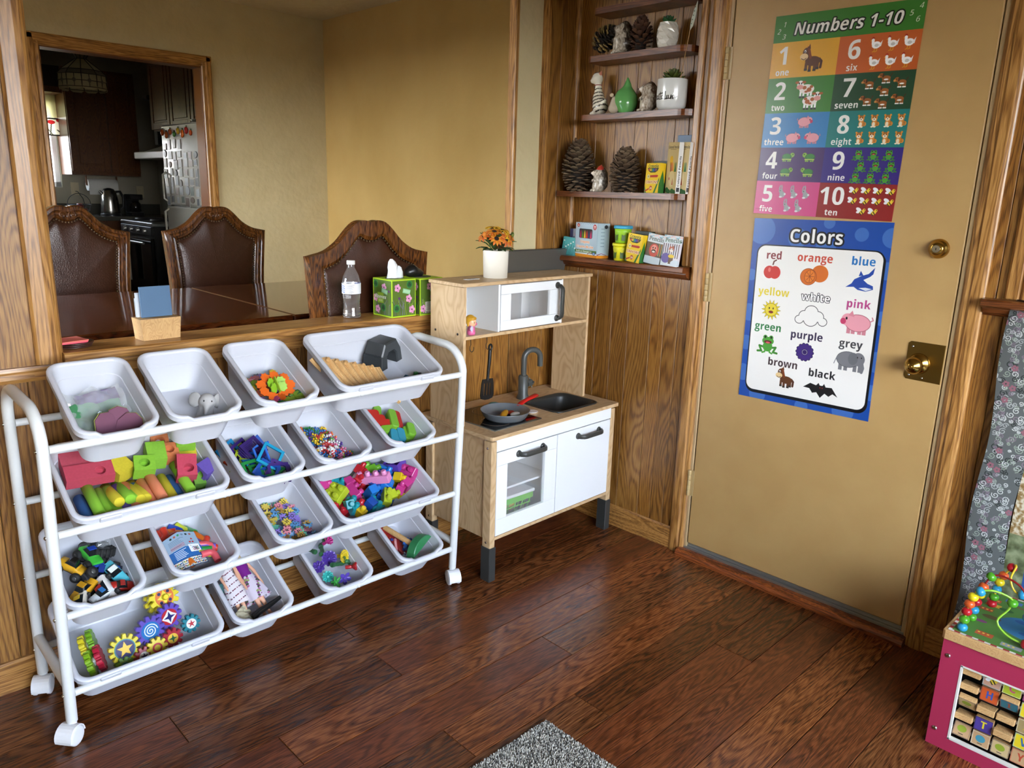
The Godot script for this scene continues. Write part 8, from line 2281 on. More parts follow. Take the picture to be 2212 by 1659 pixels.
func bin_foam() -> void:
	var rod := lathe([Vector2(0.012, 0.066), Vector2(0.0135, 0.0645), Vector2(0.0135, -0.0645), Vector2(0.012, -0.066)], 20)
	var tones := ["2f5f9a", "7fb52e", "7fb52e", "7fb52e", "5b4596", "d9805a", "2f5f9a", "d9805a", "d9805a", "c9b82a", "2f5f9a", "7fb52e"]
	for i in 12:
		var lift: float = {1: 0.010, 8: 0.012, 11: 0.014}.get(i, 0.0)
		toy("21", "foam_rod", "%s foam rod lying in the row at the front" % colour_name(tones[i]), "foam rod", rod, hexm(tones[i], 0.92), Vector3(-0.142 + i * 0.0215 + (0.008 if i > 8 else 0.0), -0.064 + lift - (0.010 if i in [0, 6, 10] else 0.0), 0.050 - lift * 1.6), Vector3(78, -3, 0), "foam rods in the wide bin")
	for e in [["c9b82a", -0.072, 0.004], ["7fb52e", -0.046, 0.006], ["c9b82a", -0.02, -0.004], ["c9b82a", -0.006, -0.006], ["7fb52e", -0.028, -0.006]]: toy("21", "foam_rod", "%s foam rod end behind the front row" % colour_name(e[0]), "foam rod", rod, hexm(e[0], 0.92), Vector3(e[1], -0.066 + e[2], 0.022), Vector3(62, -3, 0), "foam rods in the wide bin")
	foam("21", "long red foam block with a bore, at the left", Vector3(0.112, 0.034, 0.048), "b53f52", Vector3(-0.108, -0.040, -0.044), Vector3(8, -4, 0), [["y", Vector3(0.024, 0.02, 0.004)]])
	foam("21", "red foam block half hidden under the felt bin", Vector3(0.100, 0.034, 0.048), "b8485a", Vector3(-0.110, -0.042, -0.096), Vector3(6, -4, 0), [])
	foam("21", "yellow foam block tilted beside the long red block", Vector3(0.050, 0.050, 0.050), "c9b82a", Vector3(-0.030, -0.052, -0.050), Vector3(8, 24, 6), [["x", Vector3(0.02, 0, 0)]])
	foam("21", "green foam block with a bore, in the middle", Vector3(0.052, 0.046, 0.046), "7fb52e", Vector3(0.022, -0.040, -0.030), Vector3(14, -14, 0), [["y", Vector3(0.0, 0.02, 0)]])
	foam("21", "plain green foam block behind the bored green one", Vector3(0.048, 0.046, 0.060), "82b834", Vector3(0.062, -0.036, -0.060), Vector3(10, -10, 0), [])
	foam("21", "orange foam block with a bore, at the back", Vector3(0.046, 0.044, 0.044), "cf7a4a", Vector3(0.090, -0.048, -0.108), Vector3(8, -10, 0), [["y", Vector3(0.0, 0.02, 0)]])
	foam("21", "orange foam block with a bore, before the other orange one", Vector3(0.046, 0.044, 0.044), "cc7646", Vector3(0.098, -0.042, -0.062), Vector3(8, -10, 0), [["y", Vector3(0.0, 0.02, 0)]])
	foam("21", "green foam block with a bore, on the yellow block at right", Vector3(0.050, 0.022, 0.046), "7fb52e", Vector3(0.146, -0.024, -0.076), Vector3(10, -12, 0), [["y", Vector3(0.0, 0.01, 0)]])
	foam("21", "yellow foam block under the right green block", Vector3(0.052, 0.040, 0.050), "c9b82a", Vector3(0.148, -0.058, -0.070), Vector3(10, -12, 0), [])
	foam("21", "red foam block with bores on two sides, at the front right", Vector3(0.050, 0.046, 0.066), "bb3f55", Vector3(0.118, -0.038, 0.010), Vector3(16, -16, 0), [["y", Vector3(0.004, 0.02, 0.010)], ["x", Vector3(-0.024, 0, 0.006)]])
	foam("21", "green foam wedge between the red and purple blocks", Vector3(0.030, 0.030, 0.060), "6da33a", Vector3(0.146, -0.064, 0.030), Vector3(10, -10, 0), [])
	foam("21", "purple foam block with a bore, in the right corner", Vector3(0.042, 0.042, 0.042), "5f4a9c", Vector3(0.163, -0.040, 0.030), Vector3(14, 24, 0), [["x", Vector3(-0.02, 0, 0)]])
func bin_tiles() -> void:
	var sq := frame_mesh(0.062, 0.062, 0.009, 0.006)
	var st := surf()
	var rings := []
	for e in [[1.0, -0.003], [1.0, 0.003], [0.68, 0.003], [0.68, -0.003]]:
		var ring := PackedVector3Array()
		for i in 3: ring.append(Vector3(0.040 * e[0] * cos(TAU * i / 3 + PI / 2), 0.040 * e[0] * sin(TAU * i / 3 + PI / 2), e[1]))
		rings.append(ring)
	var tr := loft(rings, false, false, [1, 2, 3], true)
	var tones := [["1f4a9a", "deep blue"], ["3a246a", "purple"], ["1f7a3a", "green"], ["8a9a1e", "olive yellow"], ["1d6f9a", "sky blue"], ["a5341c", "red"]]
	var r := RandomNumberGenerator.new()
	r.seed = 8
	for i in 5: toy("22", "magnetic_tile", "purple square magnetic frame in the leaning stack", "magnetic tile", sq, hexm("33235c", 0.15), Vector3(0.004 + 0.001 * i, -0.086 + 0.0075 * i, -0.018 - 0.002 * i), Vector3(-68, 10, 16), "purple tiles stacked in the bin")
	for i in 26:
		var z := r.randf_range(-0.09, 0.10)
		var t: Array = tones[r.randi() % 6]
		toy("22", "magnetic_tile", "%s %s magnetic frame in the jumble" % [t[1], "square" if i % 3 else "triangle"], "magnetic tile", sq if i % 3 else tr, hexm(t[0], 0.15), Vector3(r.randf_range(-0.042, 0.042), pile_y(z) - 0.012 + r.randf_range(-0.006, 0.014), z * 0.85), Vector3(-70 + r.randf_range(-32, 22), r.randf_range(-30, 30), r.randf_range(0, 90)), "magnetic tiles in the bin")
	toy("22", "magnetic_tile", "sky blue square magnetic frame lying diamond-wise on top", "magnetic tile", frame_mesh(0.066, 0.066, 0.008, 0.006), hexm("1f86a8", 0.12), Vector3(0.030, -0.040, 0.034), Vector3(-58, 4, 45))
	for e in [["blue bent magnetic strip left of the diamond frame", -0.006, 0.010], ["blue bent magnetic strip seen inside the diamond frame", 0.030, 0.004]]: toy("22", "magnetic_strip", e[0], "magnetic tile", tube([Vector3(0.016, 0.030, 0), Vector3(0, 0.026, 0), Vector3(0, -0.03, 0)], 0.004, 6), hexm("2f62b8", 0.12), Vector3(e[1], -0.045, e[2] + 0.01), Vector3(-50, 0, 8))
func bin_beads() -> void:
	var st := surf(0)
	ball(Vector3(0.0045, 0.0035, 0.0045), 8, st)
	for i in 6: ball(Vector3(0.0036, 0.0036, 0.0036), 7, st, Transform3D(Basis(), Vector3(0.0085 * cos(TAU * i / 6), 0, 0.0085 * sin(TAU * i / 6))))
	var m := done(st)
	var r := RandomNumberGenerator.new()
	r.seed = 3
	var tones := [["cf5a1c", "orange"], ["4f2a86", "purple"], ["1f6f34", "green"], ["d9b21f", "yellow"], ["2560a0", "blue"], ["b52a2a", "red"], ["d4d4d2", "white"], ["d06a92", "pink"], ["6aa52e", "light green"]]
	for i in 190:
		var z := r.randf_range(-0.095, 0.108)
		var x := r.randf_range(-0.060, 0.060)
		var k := int(fposmod(floor((x + 0.06) * 26.0) * 1.7 + floor((z + 0.1) * 22.0) + r.randi() % 4, 9.0))
		var y := pile_y(z) - maxf(x, 0.0) * 0.25
		toy("23", "flower_link", tones[k][1] + " flower-shaped linking bead in the heap", "linking bead", m, hexm(tones[k][0], 0.3), Vector3(x, y - r.randf_range(-0.006, 0.012), z), Vector3(r.randf_range(-60, 60), r.randf_range(0, 60), r.randf_range(-60, 60)), "linking beads in the bin")
func bin_padded() -> void:
	var mk := func_padded()
	for e in [["red padded brick at the back left", "b5281f", Vector3(-0.030, -0.072, -0.078), -14.0, 0], ["red padded brick second along the left wall", "b5281f", Vector3(-0.026, -0.068, -0.046), -14.0, 0], ["red padded brick third along the left wall", "b5281f", Vector3(-0.022, -0.064, -0.016), -12.0, 0], ["green padded brick across the left front", "6fa52c", Vector3(-0.018, -0.062, 0.018), -10.0, 0], ["teal padded brick at the front left", "2a8aa3", Vector3(-0.022, -0.060, 0.056), 62.0, 0], ["teal padded brick at the front middle", "2a8aa3", Vector3(0.006, -0.062, 0.056), 66.0, 0], ["long green padded brick lying lengthwise", "72aa2e", Vector3(0.022, -0.058, -0.020), 68.0, 1], ["red padded brick beside the long green one", "a8241c", Vector3(0.045, -0.072, -0.022), 68.0, 1], ["green padded brick behind the red ones", "6fa52c", Vector3(0.006, -0.082, -0.088), 60.0, 0], ["short green padded brick at the right front", "6a9e2a", Vector3(0.034, -0.066, 0.052), 66.0, 0], ["tall green padded brick at the right front corner", "72aa2e", Vector3(0.052, -0.058, 0.046), 68.0, 0]]:
		toy("24", "padded_brick", e[0], "padded brick", mk[e[4]], hexm(e[1], 0.45), e[2], Vector3(8, e[3], 0), "padded bricks in the bin")
func func_padded() -> Array:
	var out := []
	for l in [0.062, 0.090]:
		var rings := []
		for e in [[0.86, 0.0135], [0.97, 0.011], [1.0, 0.005], [1.0, -0.008], [0.94, -0.0135]]: rings.append(rect_ring(l * (1.0 - (1.0 - e[0]) * 0.4), 0.030 * e[0], 0.0125 * e[0], e[1], 6))
		out.append(loft(rings))
	return out
func wheels(k: Node3D, r: float, w: float, tx: float, tz: float) -> void:
	for s in [-1.0, 1.0]:
		for z in [-tz, tz]:
			var o := put("wheel", lathe([Vector2(r * 0.5, w), Vector2(r * 0.9, w * 0.9), Vector2(r, w * 0.4), Vector2(r, -w * 0.4), Vector2(r * 0.9, -w)], 18), hexm("161616", 0.7), k, Vector3(s * tx, 0, z), Vector3(0, 0, -s * PI / 2))
			put("hub", lathe([Vector2(r * 0.2, w * 1.1), Vector2(r * 0.45, w), Vector2(r * 0.45, w * 0.6)], 10), hexm("4a4a48", 0.4), o)
func car(at: Vector3, rot: Vector3, label: String, paint: String, roof: String, chassis: String, wr: float, size := 1.0) -> Node3D:
	var k := toy_node("31", "toy_car", label, "toy car", at, rot)
	k.scale = Vector3.ONE * size
	var l := []
	for e in [[-0.036, 0.006, 0.012], [-0.034, 0.014, 0.015], [-0.020, 0.016, 0.0155], [-0.016, 0.017, 0.0155], [0.012, 0.017, 0.0155], [0.018, 0.015, 0.0155], [0.036, 0.012, 0.0145], [0.038, 0.006, 0.012]]:
		l.append(PackedVector3Array([Vector3(-e[2], 0.0, e[0]), Vector3(-e[2], e[1] * 0.7, e[0]), Vector3(-e[2] * 0.85, e[1], e[0]), Vector3(e[2] * 0.85, e[1], e[0]), Vector3(e[2], e[1] * 0.7, e[0]), Vector3(e[2], 0.0, e[0])]))
	put("body", loft(l, true, true, [1, 2, 3, 4, 5, 6]), hexm(paint, 0.25), k)
	put("cabin", crisp([PackedVector3Array([Vector3(-0.010, 0.027, -0.010), Vector3(0.010, 0.027, -0.010), Vector3(0.010, 0.027, 0.004), Vector3(-0.010, 0.027, 0.004)]), PackedVector3Array([Vector3(-0.0135, 0.016, -0.018), Vector3(0.0135, 0.016, -0.018), Vector3(0.0135, 0.016, 0.014), Vector3(-0.0135, 0.016, 0.014)])]), hexm("10161a", 0.08), k)
	put("roof", box(Vector3(0.021, 0.003, 0.015), 0.001), hexm(roof, 0.25), k, Vector3(0, 0.0285, -0.003))
	put("bumper", box(Vector3(0.030, 0.006, 0.006), 0.001), hexm(chassis, 0.3), k, Vector3(0, 0.003, 0.040))
	put("chassis", box(Vector3(0.022, 0.006, 0.070), 0.001), hexm(chassis, 0.3), k, Vector3(0, -0.003, 0))
	var tx := 0.015 + wr * 0.35
	wheels(k, wr, wr * 0.45, tx, 0.024)
	for w in k.get_children(): if String(w.name).begins_with("wheel"): w.position.y = -wr * 0.3
	return k
func bin_cars() -> void:
	car(Vector3(0.008, -0.052, -0.040), Vector3(-6, 12, -14), "bright green toy monster truck with blue bed", "3fae3a", "1f3f9a", "1f3f9a", 0.014)
	car(Vector3(0.048, -0.058, 0.030), Vector3(4, 20, 18), "light blue toy race car with number on roof", "4fb0bf", "d9e0dc", "3a8fa0", 0.007)
	car(Vector3(-0.044, -0.046, -0.016), Vector3(10, 40, -20), "yellow and black flame toy truck by the bin's left wall", "c9971f", "151310", "151310", 0.013)
	car(Vector3(-0.034, -0.058, 0.058), Vector3(12, -60, 14), "yellow toy dump truck at the bottom of the car bin", "c8941d", "b8861a", "2a2620", 0.009)
	car(Vector3(0.030, -0.070, 0.000), Vector3(0, 60, 30), "dark blue toy car below the light blue one", "1d3fa0", "16307a", "101828", 0.012)
	car(Vector3(0.046, -0.052, 0.082), Vector3(10, 78, 6), "small red toy truck at the front of the car bin", "a8281f", "8a1f18", "1c1a1a", 0.008, 0.8)
	car(Vector3(0.016, -0.050, 0.074), Vector3(8, 8, 60), "white and red toy race car on its side", "d6d3cf", "a3241f", "1c1c1c", 0.008)
	car(Vector3(-0.004, -0.048, 0.094), Vector3(4, -70, 10), "white and blue toy sports car at the front lip", "cfd6da", "2f6fb0", "1c1c1c", 0.007, 0.8)
	car(Vector3(-0.048, -0.052, 0.092), Vector3(0, -20, 40), "white and yellow toy racer in the near left corner", "d4d0c4", "c9a62a", "1c1c1c", 0.007, 0.8)
	var t := toy_node("31", "monster_toy", "big black rubber monster truck tyre", "toy wheel", Vector3(0.040, -0.052, -0.052), Vector3(-20, 30, -30))
	put("tyre", loft(tyre_rings(), false, false, [], true), hexm("141414", 0.75), t)
	put("rim", lathe([Vector2(0.004, 0.006), Vector2(0.014, 0.005), Vector2(0.019, 0.008), Vector2(0.019, -0.008)], 18), hexm("2b2b2a", 0.4), t)
	for i in 16: put("lug", box(Vector3(0.006, 0.022, 0.006), 0.001), hexm("141414", 0.75), t, Vector3(0.031 * cos(TAU * i / 16), 0, 0.031 * sin(TAU * i / 16)), Vector3(0, -TAU * i / 16, 0))
	car(Vector3(0.030, -0.076, -0.078), Vector3(0, 70, 0), "black toy buggy under the big tyre", "1d1f20", "2a2c2e", "0f1011", 0.014)
	car(Vector3(-0.008, -0.062, 0.036), Vector3(30, 30, 80), "black toy truck showing its wheels mid-pile", "1b1d22", "24262a", "101012", 0.015)
	var film := mats["bag film"] as Material
	toy("31", "plastic_wrap", "crumpled clear wrapper at the back of the car bin", "wrapper", crumple(Vector3(0.026, 0.016, 0.022), 5), film, Vector3(0.050, -0.060, -0.084))
func tyre_rings() -> Array:
	var rings := []
	for i in 24:
		var a := TAU * i / 24
		var ring := PackedVector3Array()
		for j in 8:
			var b := TAU * j / 8
			var rr := 0.025 + 0.007 * cos(b)
			ring.append(Vector3(rr * cos(a), 0.011 * sin(b), rr * sin(a)))
		rings.append(ring)
	return rings
func bin_pipes() -> void:
	var tones := [["c9361f", "red"], ["cf6a1f", "orange"], ["2a8a3a", "green"], ["c4cc3a", "lime"], ["6a52a8", "lavender"], ["2548a0", "blue"], ["d4565e", "coral"]]
	var straight := pipe([Vector3(0, -0.024, 0), Vector3(0, 0.024, 0)])
	var ap := [Vector3(0, -0.022, 0)]
	ap.append_array(arc(Vector3(0.016, -0.004, 0), Vector3(-0.016, 0, 0), Vector3(0, 0.016, 0), 0, 90, 7))
	ap.append(Vector3(0.034, 0.012, 0))
	var bent := pipe(ap)
	var spots := [[-0.040, -0.072, 1, 80, 20, 0], [-0.010, -0.078, 0, 90, 70, 1], [0.020, -0.082, 0, 90, 40, 3], [0.034, -0.066, 0, 60, 20, 2], [0.026, -0.046, 0, 70, -40, 2], [-0.046, -0.058, 1, 70, 100, 0], [0.044, -0.030, 0, 80, 30, 1], [0.028, -0.020, 0, 80, 28, 4], [0.014, -0.010, 0, 85, 20, 4], [0.048, 0.006, 1, 84, -20, 0], [0.030, 0.028, 0, 86, 80, 2], [0.056, 0.030, 1, 88, 170, 6], [0.030, 0.046, 0, 86, 70, 3], [0.050, 0.062, 1, 86, 190, 6], [0.044, 0.020, 0, 86, 76, 4], [0.006, -0.090, 0, 88, 60, 5], [-0.026, -0.088, 0, 80, 80, 0], [0.020, -0.034, 0, 80, 10, 3], [-0.030, 0.0, 0, 85, 40, 2], [0.0, 0.03, 0, 85, 60, 5], [-0.02, 0.05, 0, 85, 20, 1]]
	for e in spots:
		toy("32", "pipe_piece", "%s %s plastic pipe toy piece" % [tones[e[5]][1], "elbow" if e[2] else "straight"], "pipe toy", bent if e[2] else straight, hexm(tones[e[5]][0], 0.3), Vector3(e[0], pile_y(e[1]) - 0.004, e[1]), Vector3(e[3], e[4], 10), "pipe toys in the bin")
	var s := Sheet.new(256, 320, C("8ba0b2"))
	for i in 6: s.ell(60 + i * 30, 26, 9, 9, [C("2a3a34"), C("a05a4a"), C("3a8a5a"), C("6a7a8a")][i % 4])
	for i in 7: s.rect(30, 52 + i * 12, 120 - (i * 37) % 50, 3, C("56677a"))
	for i in 4: s.rect(30, 100 + i * 8, 110, 3, C("a85a5a"))
	s.poly([Vector2(196, 80), Vector2(206, 62), Vector2(216, 80)], C("a82a2a"))
	s.rect(178, 96, 14, 14, C("a82a2a"))
	s.rect(200, 96, 14, 14, C("a82a2a"))
	s.rect(0, 140, 256, 96, C("2a5f9a"))
	for i in 6: s.rect(40, 152 + i * 13, 96 - (i * 23) % 30, 5, C("c9d6e2"))
	s.rrect(160, 126, 84, 72, 6, C("dfe2e0"))
	for i in 24: s.line([Vector2(172 + (i * 29) % 60, 136 + (i * 17) % 52), Vector2(180 + (i * 37) % 56, 142 + (i * 11) % 48)], 3, [C("3a3a3a"), C("a83a2a"), C("3a7a4a"), C("3a5aa0")][i % 4])
	s.rect(0, 236, 256, 84, C("1f3f6a"))
	for i in 8:
		s.rect(6 + (i % 4) * 62, 242 + (i / 4) * 38, 58, 34, C("cfd0c6"))
		for k in 5: s.ell(16 + (i % 4) * 62 + k * 10, 256 + (i / 4) * 38 + (k * 7) % 12, 6, 5, [C("a83a2a"), C("3a7a4a"), C("c9a22a"), C("3a3a3a"), C("2a5fa0")][(i + k) % 5])
	var st := surf(0)
	for i in 12:
		for q in [[0, 0], [1, 0], [1, 1], [0, 0], [1, 1], [0, 1]]:
			var u: float = (i + q[0]) / 12.0
			st.set_uv(Vector2(u, q[1]))
			st.add_vertex(Vector3((u - 0.5) * 0.092, 0.010 * sin(u * PI), (q[1] - 0.5) * (0.112 - 0.022 * (1.0 - q[1]) * absf(u - 0.5) * 2.0)))
	var pm := textured("leaflet print", s.out(), 0.25)
	pm.cull_mode = BaseMaterial3D.CULL_DISABLED
	toy("32", "leaflet", "glossy blue instruction leaflet bowed over the pipe toys", "leaflet", done(st), pm, Vector3(-0.020, -0.056, 0.022), Vector3(14, 4, 0))
func pipe(path: Array) -> ArrayMesh:
	var st := surf(0)
	tube(path, 0.0098, 14, false, st)
	tube(path, 0.0082, 14, false, st)
	for e in [[path[0], path[0] - path[1]], [path[-1], path[-1] - path[-2]]]:
		var b := Basis(Quaternion(Vector3.UP, (e[1] as Vector3).normalized()))
		lathe([Vector2(0.0080, 0.0), Vector2(0.0080, 0.001), Vector2(0.0102, 0.001), Vector2(0.0102, -0.002)], 14, false, [], st, Transform3D(b, e[0]))
	return done(st)
func bin_letters() -> void:
	var pts := []
	for sd in 4:
		for e in [[-0.5, -0.34], [-0.5, -0.18], [-0.34, -0.18], [-0.34, 0.0], [-0.5, 0.0], [-0.5, 0.16], [-0.34, 0.16], [-0.34, 0.32]]: pts.append(Vector2(e[0], e[1]).rotated(-sd * PI / 2) * 0.026)
	var m := slab(pts, 0.004, 0.0)
	var tones := [["c97a86", "pink"], ["c9b24a", "yellow"], ["5a92c0", "blue"], ["5fae92", "mint"], ["7a66b0", "lilac"], ["a8823a", "ochre"]]
	var r := RandomNumberGenerator.new()
	r.seed = 17
	var abc := "SCEOKACUXRBDTFH"
	var ink := {}
	for i in 88:
		var z := r.randf_range(-0.092, 0.106)
		var t: Array = tones[r.randi() % 6]
		var top := i >= 62
		var x := r.randf_range(-0.058, 0.058)
		var ch := abc[i % abc.length()]
		var o := toy_node("33", "letter_tile", (t[1] + " toothed tile marked " + ch) if top else t[1] + " toothed letter tile in the heap", "letter tile", Vector3(x, pile_y(z) - maxf(x, 0.0) * 0.2 - (r.randf_range(0.006, 0.02) if not top else -0.002), z), Vector3(-76 + r.randf_range(-55, 45) * (0.5 if top else 1.0), r.randf_range(-25, 25), r.randf_range(0, 90)), "letter tiles in the bin")
		put("tile", m, hexm(t[0], 0.4), o)
		if top:
			if not ink.has(ch):
				var g := surf()
				var tri3 := letters(ch)
				for q in tri3: g.add_vertex(Vector3(q.x * 0.016, q.y * 0.016, 0.0))
				ink[ch] = done(g)
			put("letter", ink[ch], mats["black"], o, Vector3(0, 0, 0.0022))
func brick(nx: int, nz: int) -> ArrayMesh:
	var st := surf()
	var s := Vector3(0.030 * nx, 0.030, 0.030 * nz)
	box_into(st, s - Vector3(0.0006, 0, 0.0006), 0.0015, Transform3D())
	for i in nx:
		for j in nz: lathe([Vector2(0.007, 0.0145), Vector2(0.0090, 0.0125), Vector2(0.0093, 0.0)], 16, true, [], st, Transform3D(Basis(), Vector3((i - (nx - 1) / 2.0) * 0.030, 0.0145, (j - (nz - 1) / 2.0) * 0.030)))
	return done(st)
func brick_hollow(n: int) -> ArrayMesh:
	var st := surf()
	var w := 0.030 * n
	for e in [[Vector3(w, 0.004, w), Vector3(0, 0.013, 0)], [Vector3(w, 0.030, 0.0025), Vector3(0, 0, w / 2 - 0.0013)], [Vector3(w, 0.030, 0.0025), Vector3(0, 0, -w / 2 + 0.0013)], [Vector3(0.0025, 0.030, w), Vector3(w / 2 - 0.0013, 0, 0)], [Vector3(0.0025, 0.030, w), Vector3(-w / 2 + 0.0013, 0, 0)]]: box_into(st, e[0], 0.0, Transform3D(Basis(), e[1]))
	if n > 1:
		box_into(st, Vector3(w, 0.024, 0.0025), 0.0, Transform3D(Basis(), Vector3(0, -0.003, 0)))
		box_into(st, Vector3(0.0025, 0.024, w), 0.0, Transform3D(Basis(), Vector3(0, -0.003, 0)))
	return done(st)
func bin_bricks() -> void:
	var b11 := brick(1, 1)
	var b21 := brick(2, 1)
	var b22 := brick(2, 2)
	var b41 := brick(4, 1)
	var h1 := brick_hollow(1)
	var h2 := brick_hollow(2)
	var T := {"p": ["b8357c", "magenta"], "l": ["a8b82a", "lime"], "b": ["1f6fc0", "bright blue"], "k": ["d98ab8", "pale pink"], "v": ["5a3fa0", "violet"], "y": ["d4b41f", "yellow"], "r": ["b01f2a", "red"], "t": ["1f8a94", "teal"], "g": ["63a52c", "green"], "n": ["17479a", "navy"]}
	for e in [[b11, "p", -0.152, -0.040, -0.060, 20, 10, -60], [b22, "l", -0.122, -0.052, -0.024, -18, 20, 28], [b22, "t", -0.100, -0.060, -0.070, 10, 30, 0], [b21, "p", -0.066, -0.050, -0.010, 60, 90, 0], [b11, "p", -0.062, -0.046, -0.050, 0, 0, -80], [b41, "k", 0.010, -0.020, -0.018, 0, -52, 34], [b11, "r", -0.004, -0.030, -0.078, 0, 20, -30], [b21, "r", -0.016, -0.040, -0.060, 30, 40, 10], [b22, "g", 0.026, -0.050, -0.080, 20, 20, -40], [b11, "g", 0.038, -0.030, -0.062, 10, 0, -60], [b21, "v", 0.022, -0.034, -0.030, 10, 20, -24], [b21, "b", 0.072, -0.036, -0.062, 60, -20, 30], [b22, "b", 0.056, -0.044, -0.010, 24, 40, -10], [b11, "b", 0.074, -0.030, -0.028, 0, 30, -30], [h2, "v", 0.124, -0.026, -0.060, 150, 30, 0], [b11, "y", 0.102, -0.026, 0.002, 30, -40, -60], [b22, "p", 0.152, -0.038, -0.010, -20, 16, 44], [b21, "p", 0.122, -0.042, 0.030, 10, 20, -70], [b11, "p", 0.092, -0.044, 0.038, 0, 40, -20], [b11, "l", 0.050, -0.046, 0.050, 20, 0, -70], [b21, "l", 0.034, -0.056, 0.046, 10, 60, 10], [b21, "b", -0.012, -0.046, 0.014, 20, 6, -84], [b11, "n", 0.010, -0.040, 0.0, 0, 20, -80], [h1, "n", -0.042, -0.044, 0.062, 100, 30, 10], [b11, "t", -0.108, -0.048, 0.036, 40, 0, 10], [b21, "t", -0.094, -0.058, 0.040, 10, 80, 0], [b11, "r", -0.076, -0.060, 0.048, 0, 30, -40], [b11, "y", -0.084, -0.058, 0.074, 10, 20, 0], [b21, "r", 0.0, -0.075, -0.03, 0, 10, 0], [b22, "n", 0.06, -0.08, 0.02, 0, 40, 0], [b22, "t", -0.02, -0.080, 0.05, 0, 15, 0], [b22, "r", -0.12, -0.085, 0.02, 0, 20, 0], [b22, "y", 0.12, -0.085, 0.0, 0, 20, 0], [b22, "b", 0.13, -0.08, -0.07, 0, 0, 0]]:
		var kind := "studded brick"
		if e[0] == h1 or e[0] == h2: kind = "brick showing its hollow underside"
		elif e[0] == b41: kind = "long four-stud brick lying across the heap"
		elif e[0] == b11: kind = "single-stud brick"
		elif e[0] == b21: kind = "two-stud brick"
		else: kind = "four-stud square brick"
		toy("34", "building_brick", "%s plastic %s in the wide bin" % [T[e[1]][1], kind], "building brick", e[0], hexm(T[e[1]][0], 0.25), Vector3(e[2], e[3], e[4]), Vector3(e[5], e[6], e[7]), "building bricks in the wide bin")
func gear(label: String, r: float, teeth: int, col: String, face: Array, at: Vector3, rot: Vector3) -> Node3D:
	var k := toy_node("41", "toy_gear", label, "toy gear", at, rot)
	put("gear_wheel", slab(cog(teeth, r * 0.74, r), 0.015, 0.0015), hexm(col, 0.3), k)
	for i in face.size():
		var f: Array = face[i]
		put(f[0], slab(f[1], 0.0012), hexm(f[2], 0.3), k, Vector3(0, 0, 0.0079 + 0.0006 * i))
	return k
func star(n: int, r1: float, r2: float) -> Array:
	var out := []
	for i in n * 2: out.append(Vector2(0, (r2 if i % 2 == 0 else r1)).rotated(PI * i / n))
	return out
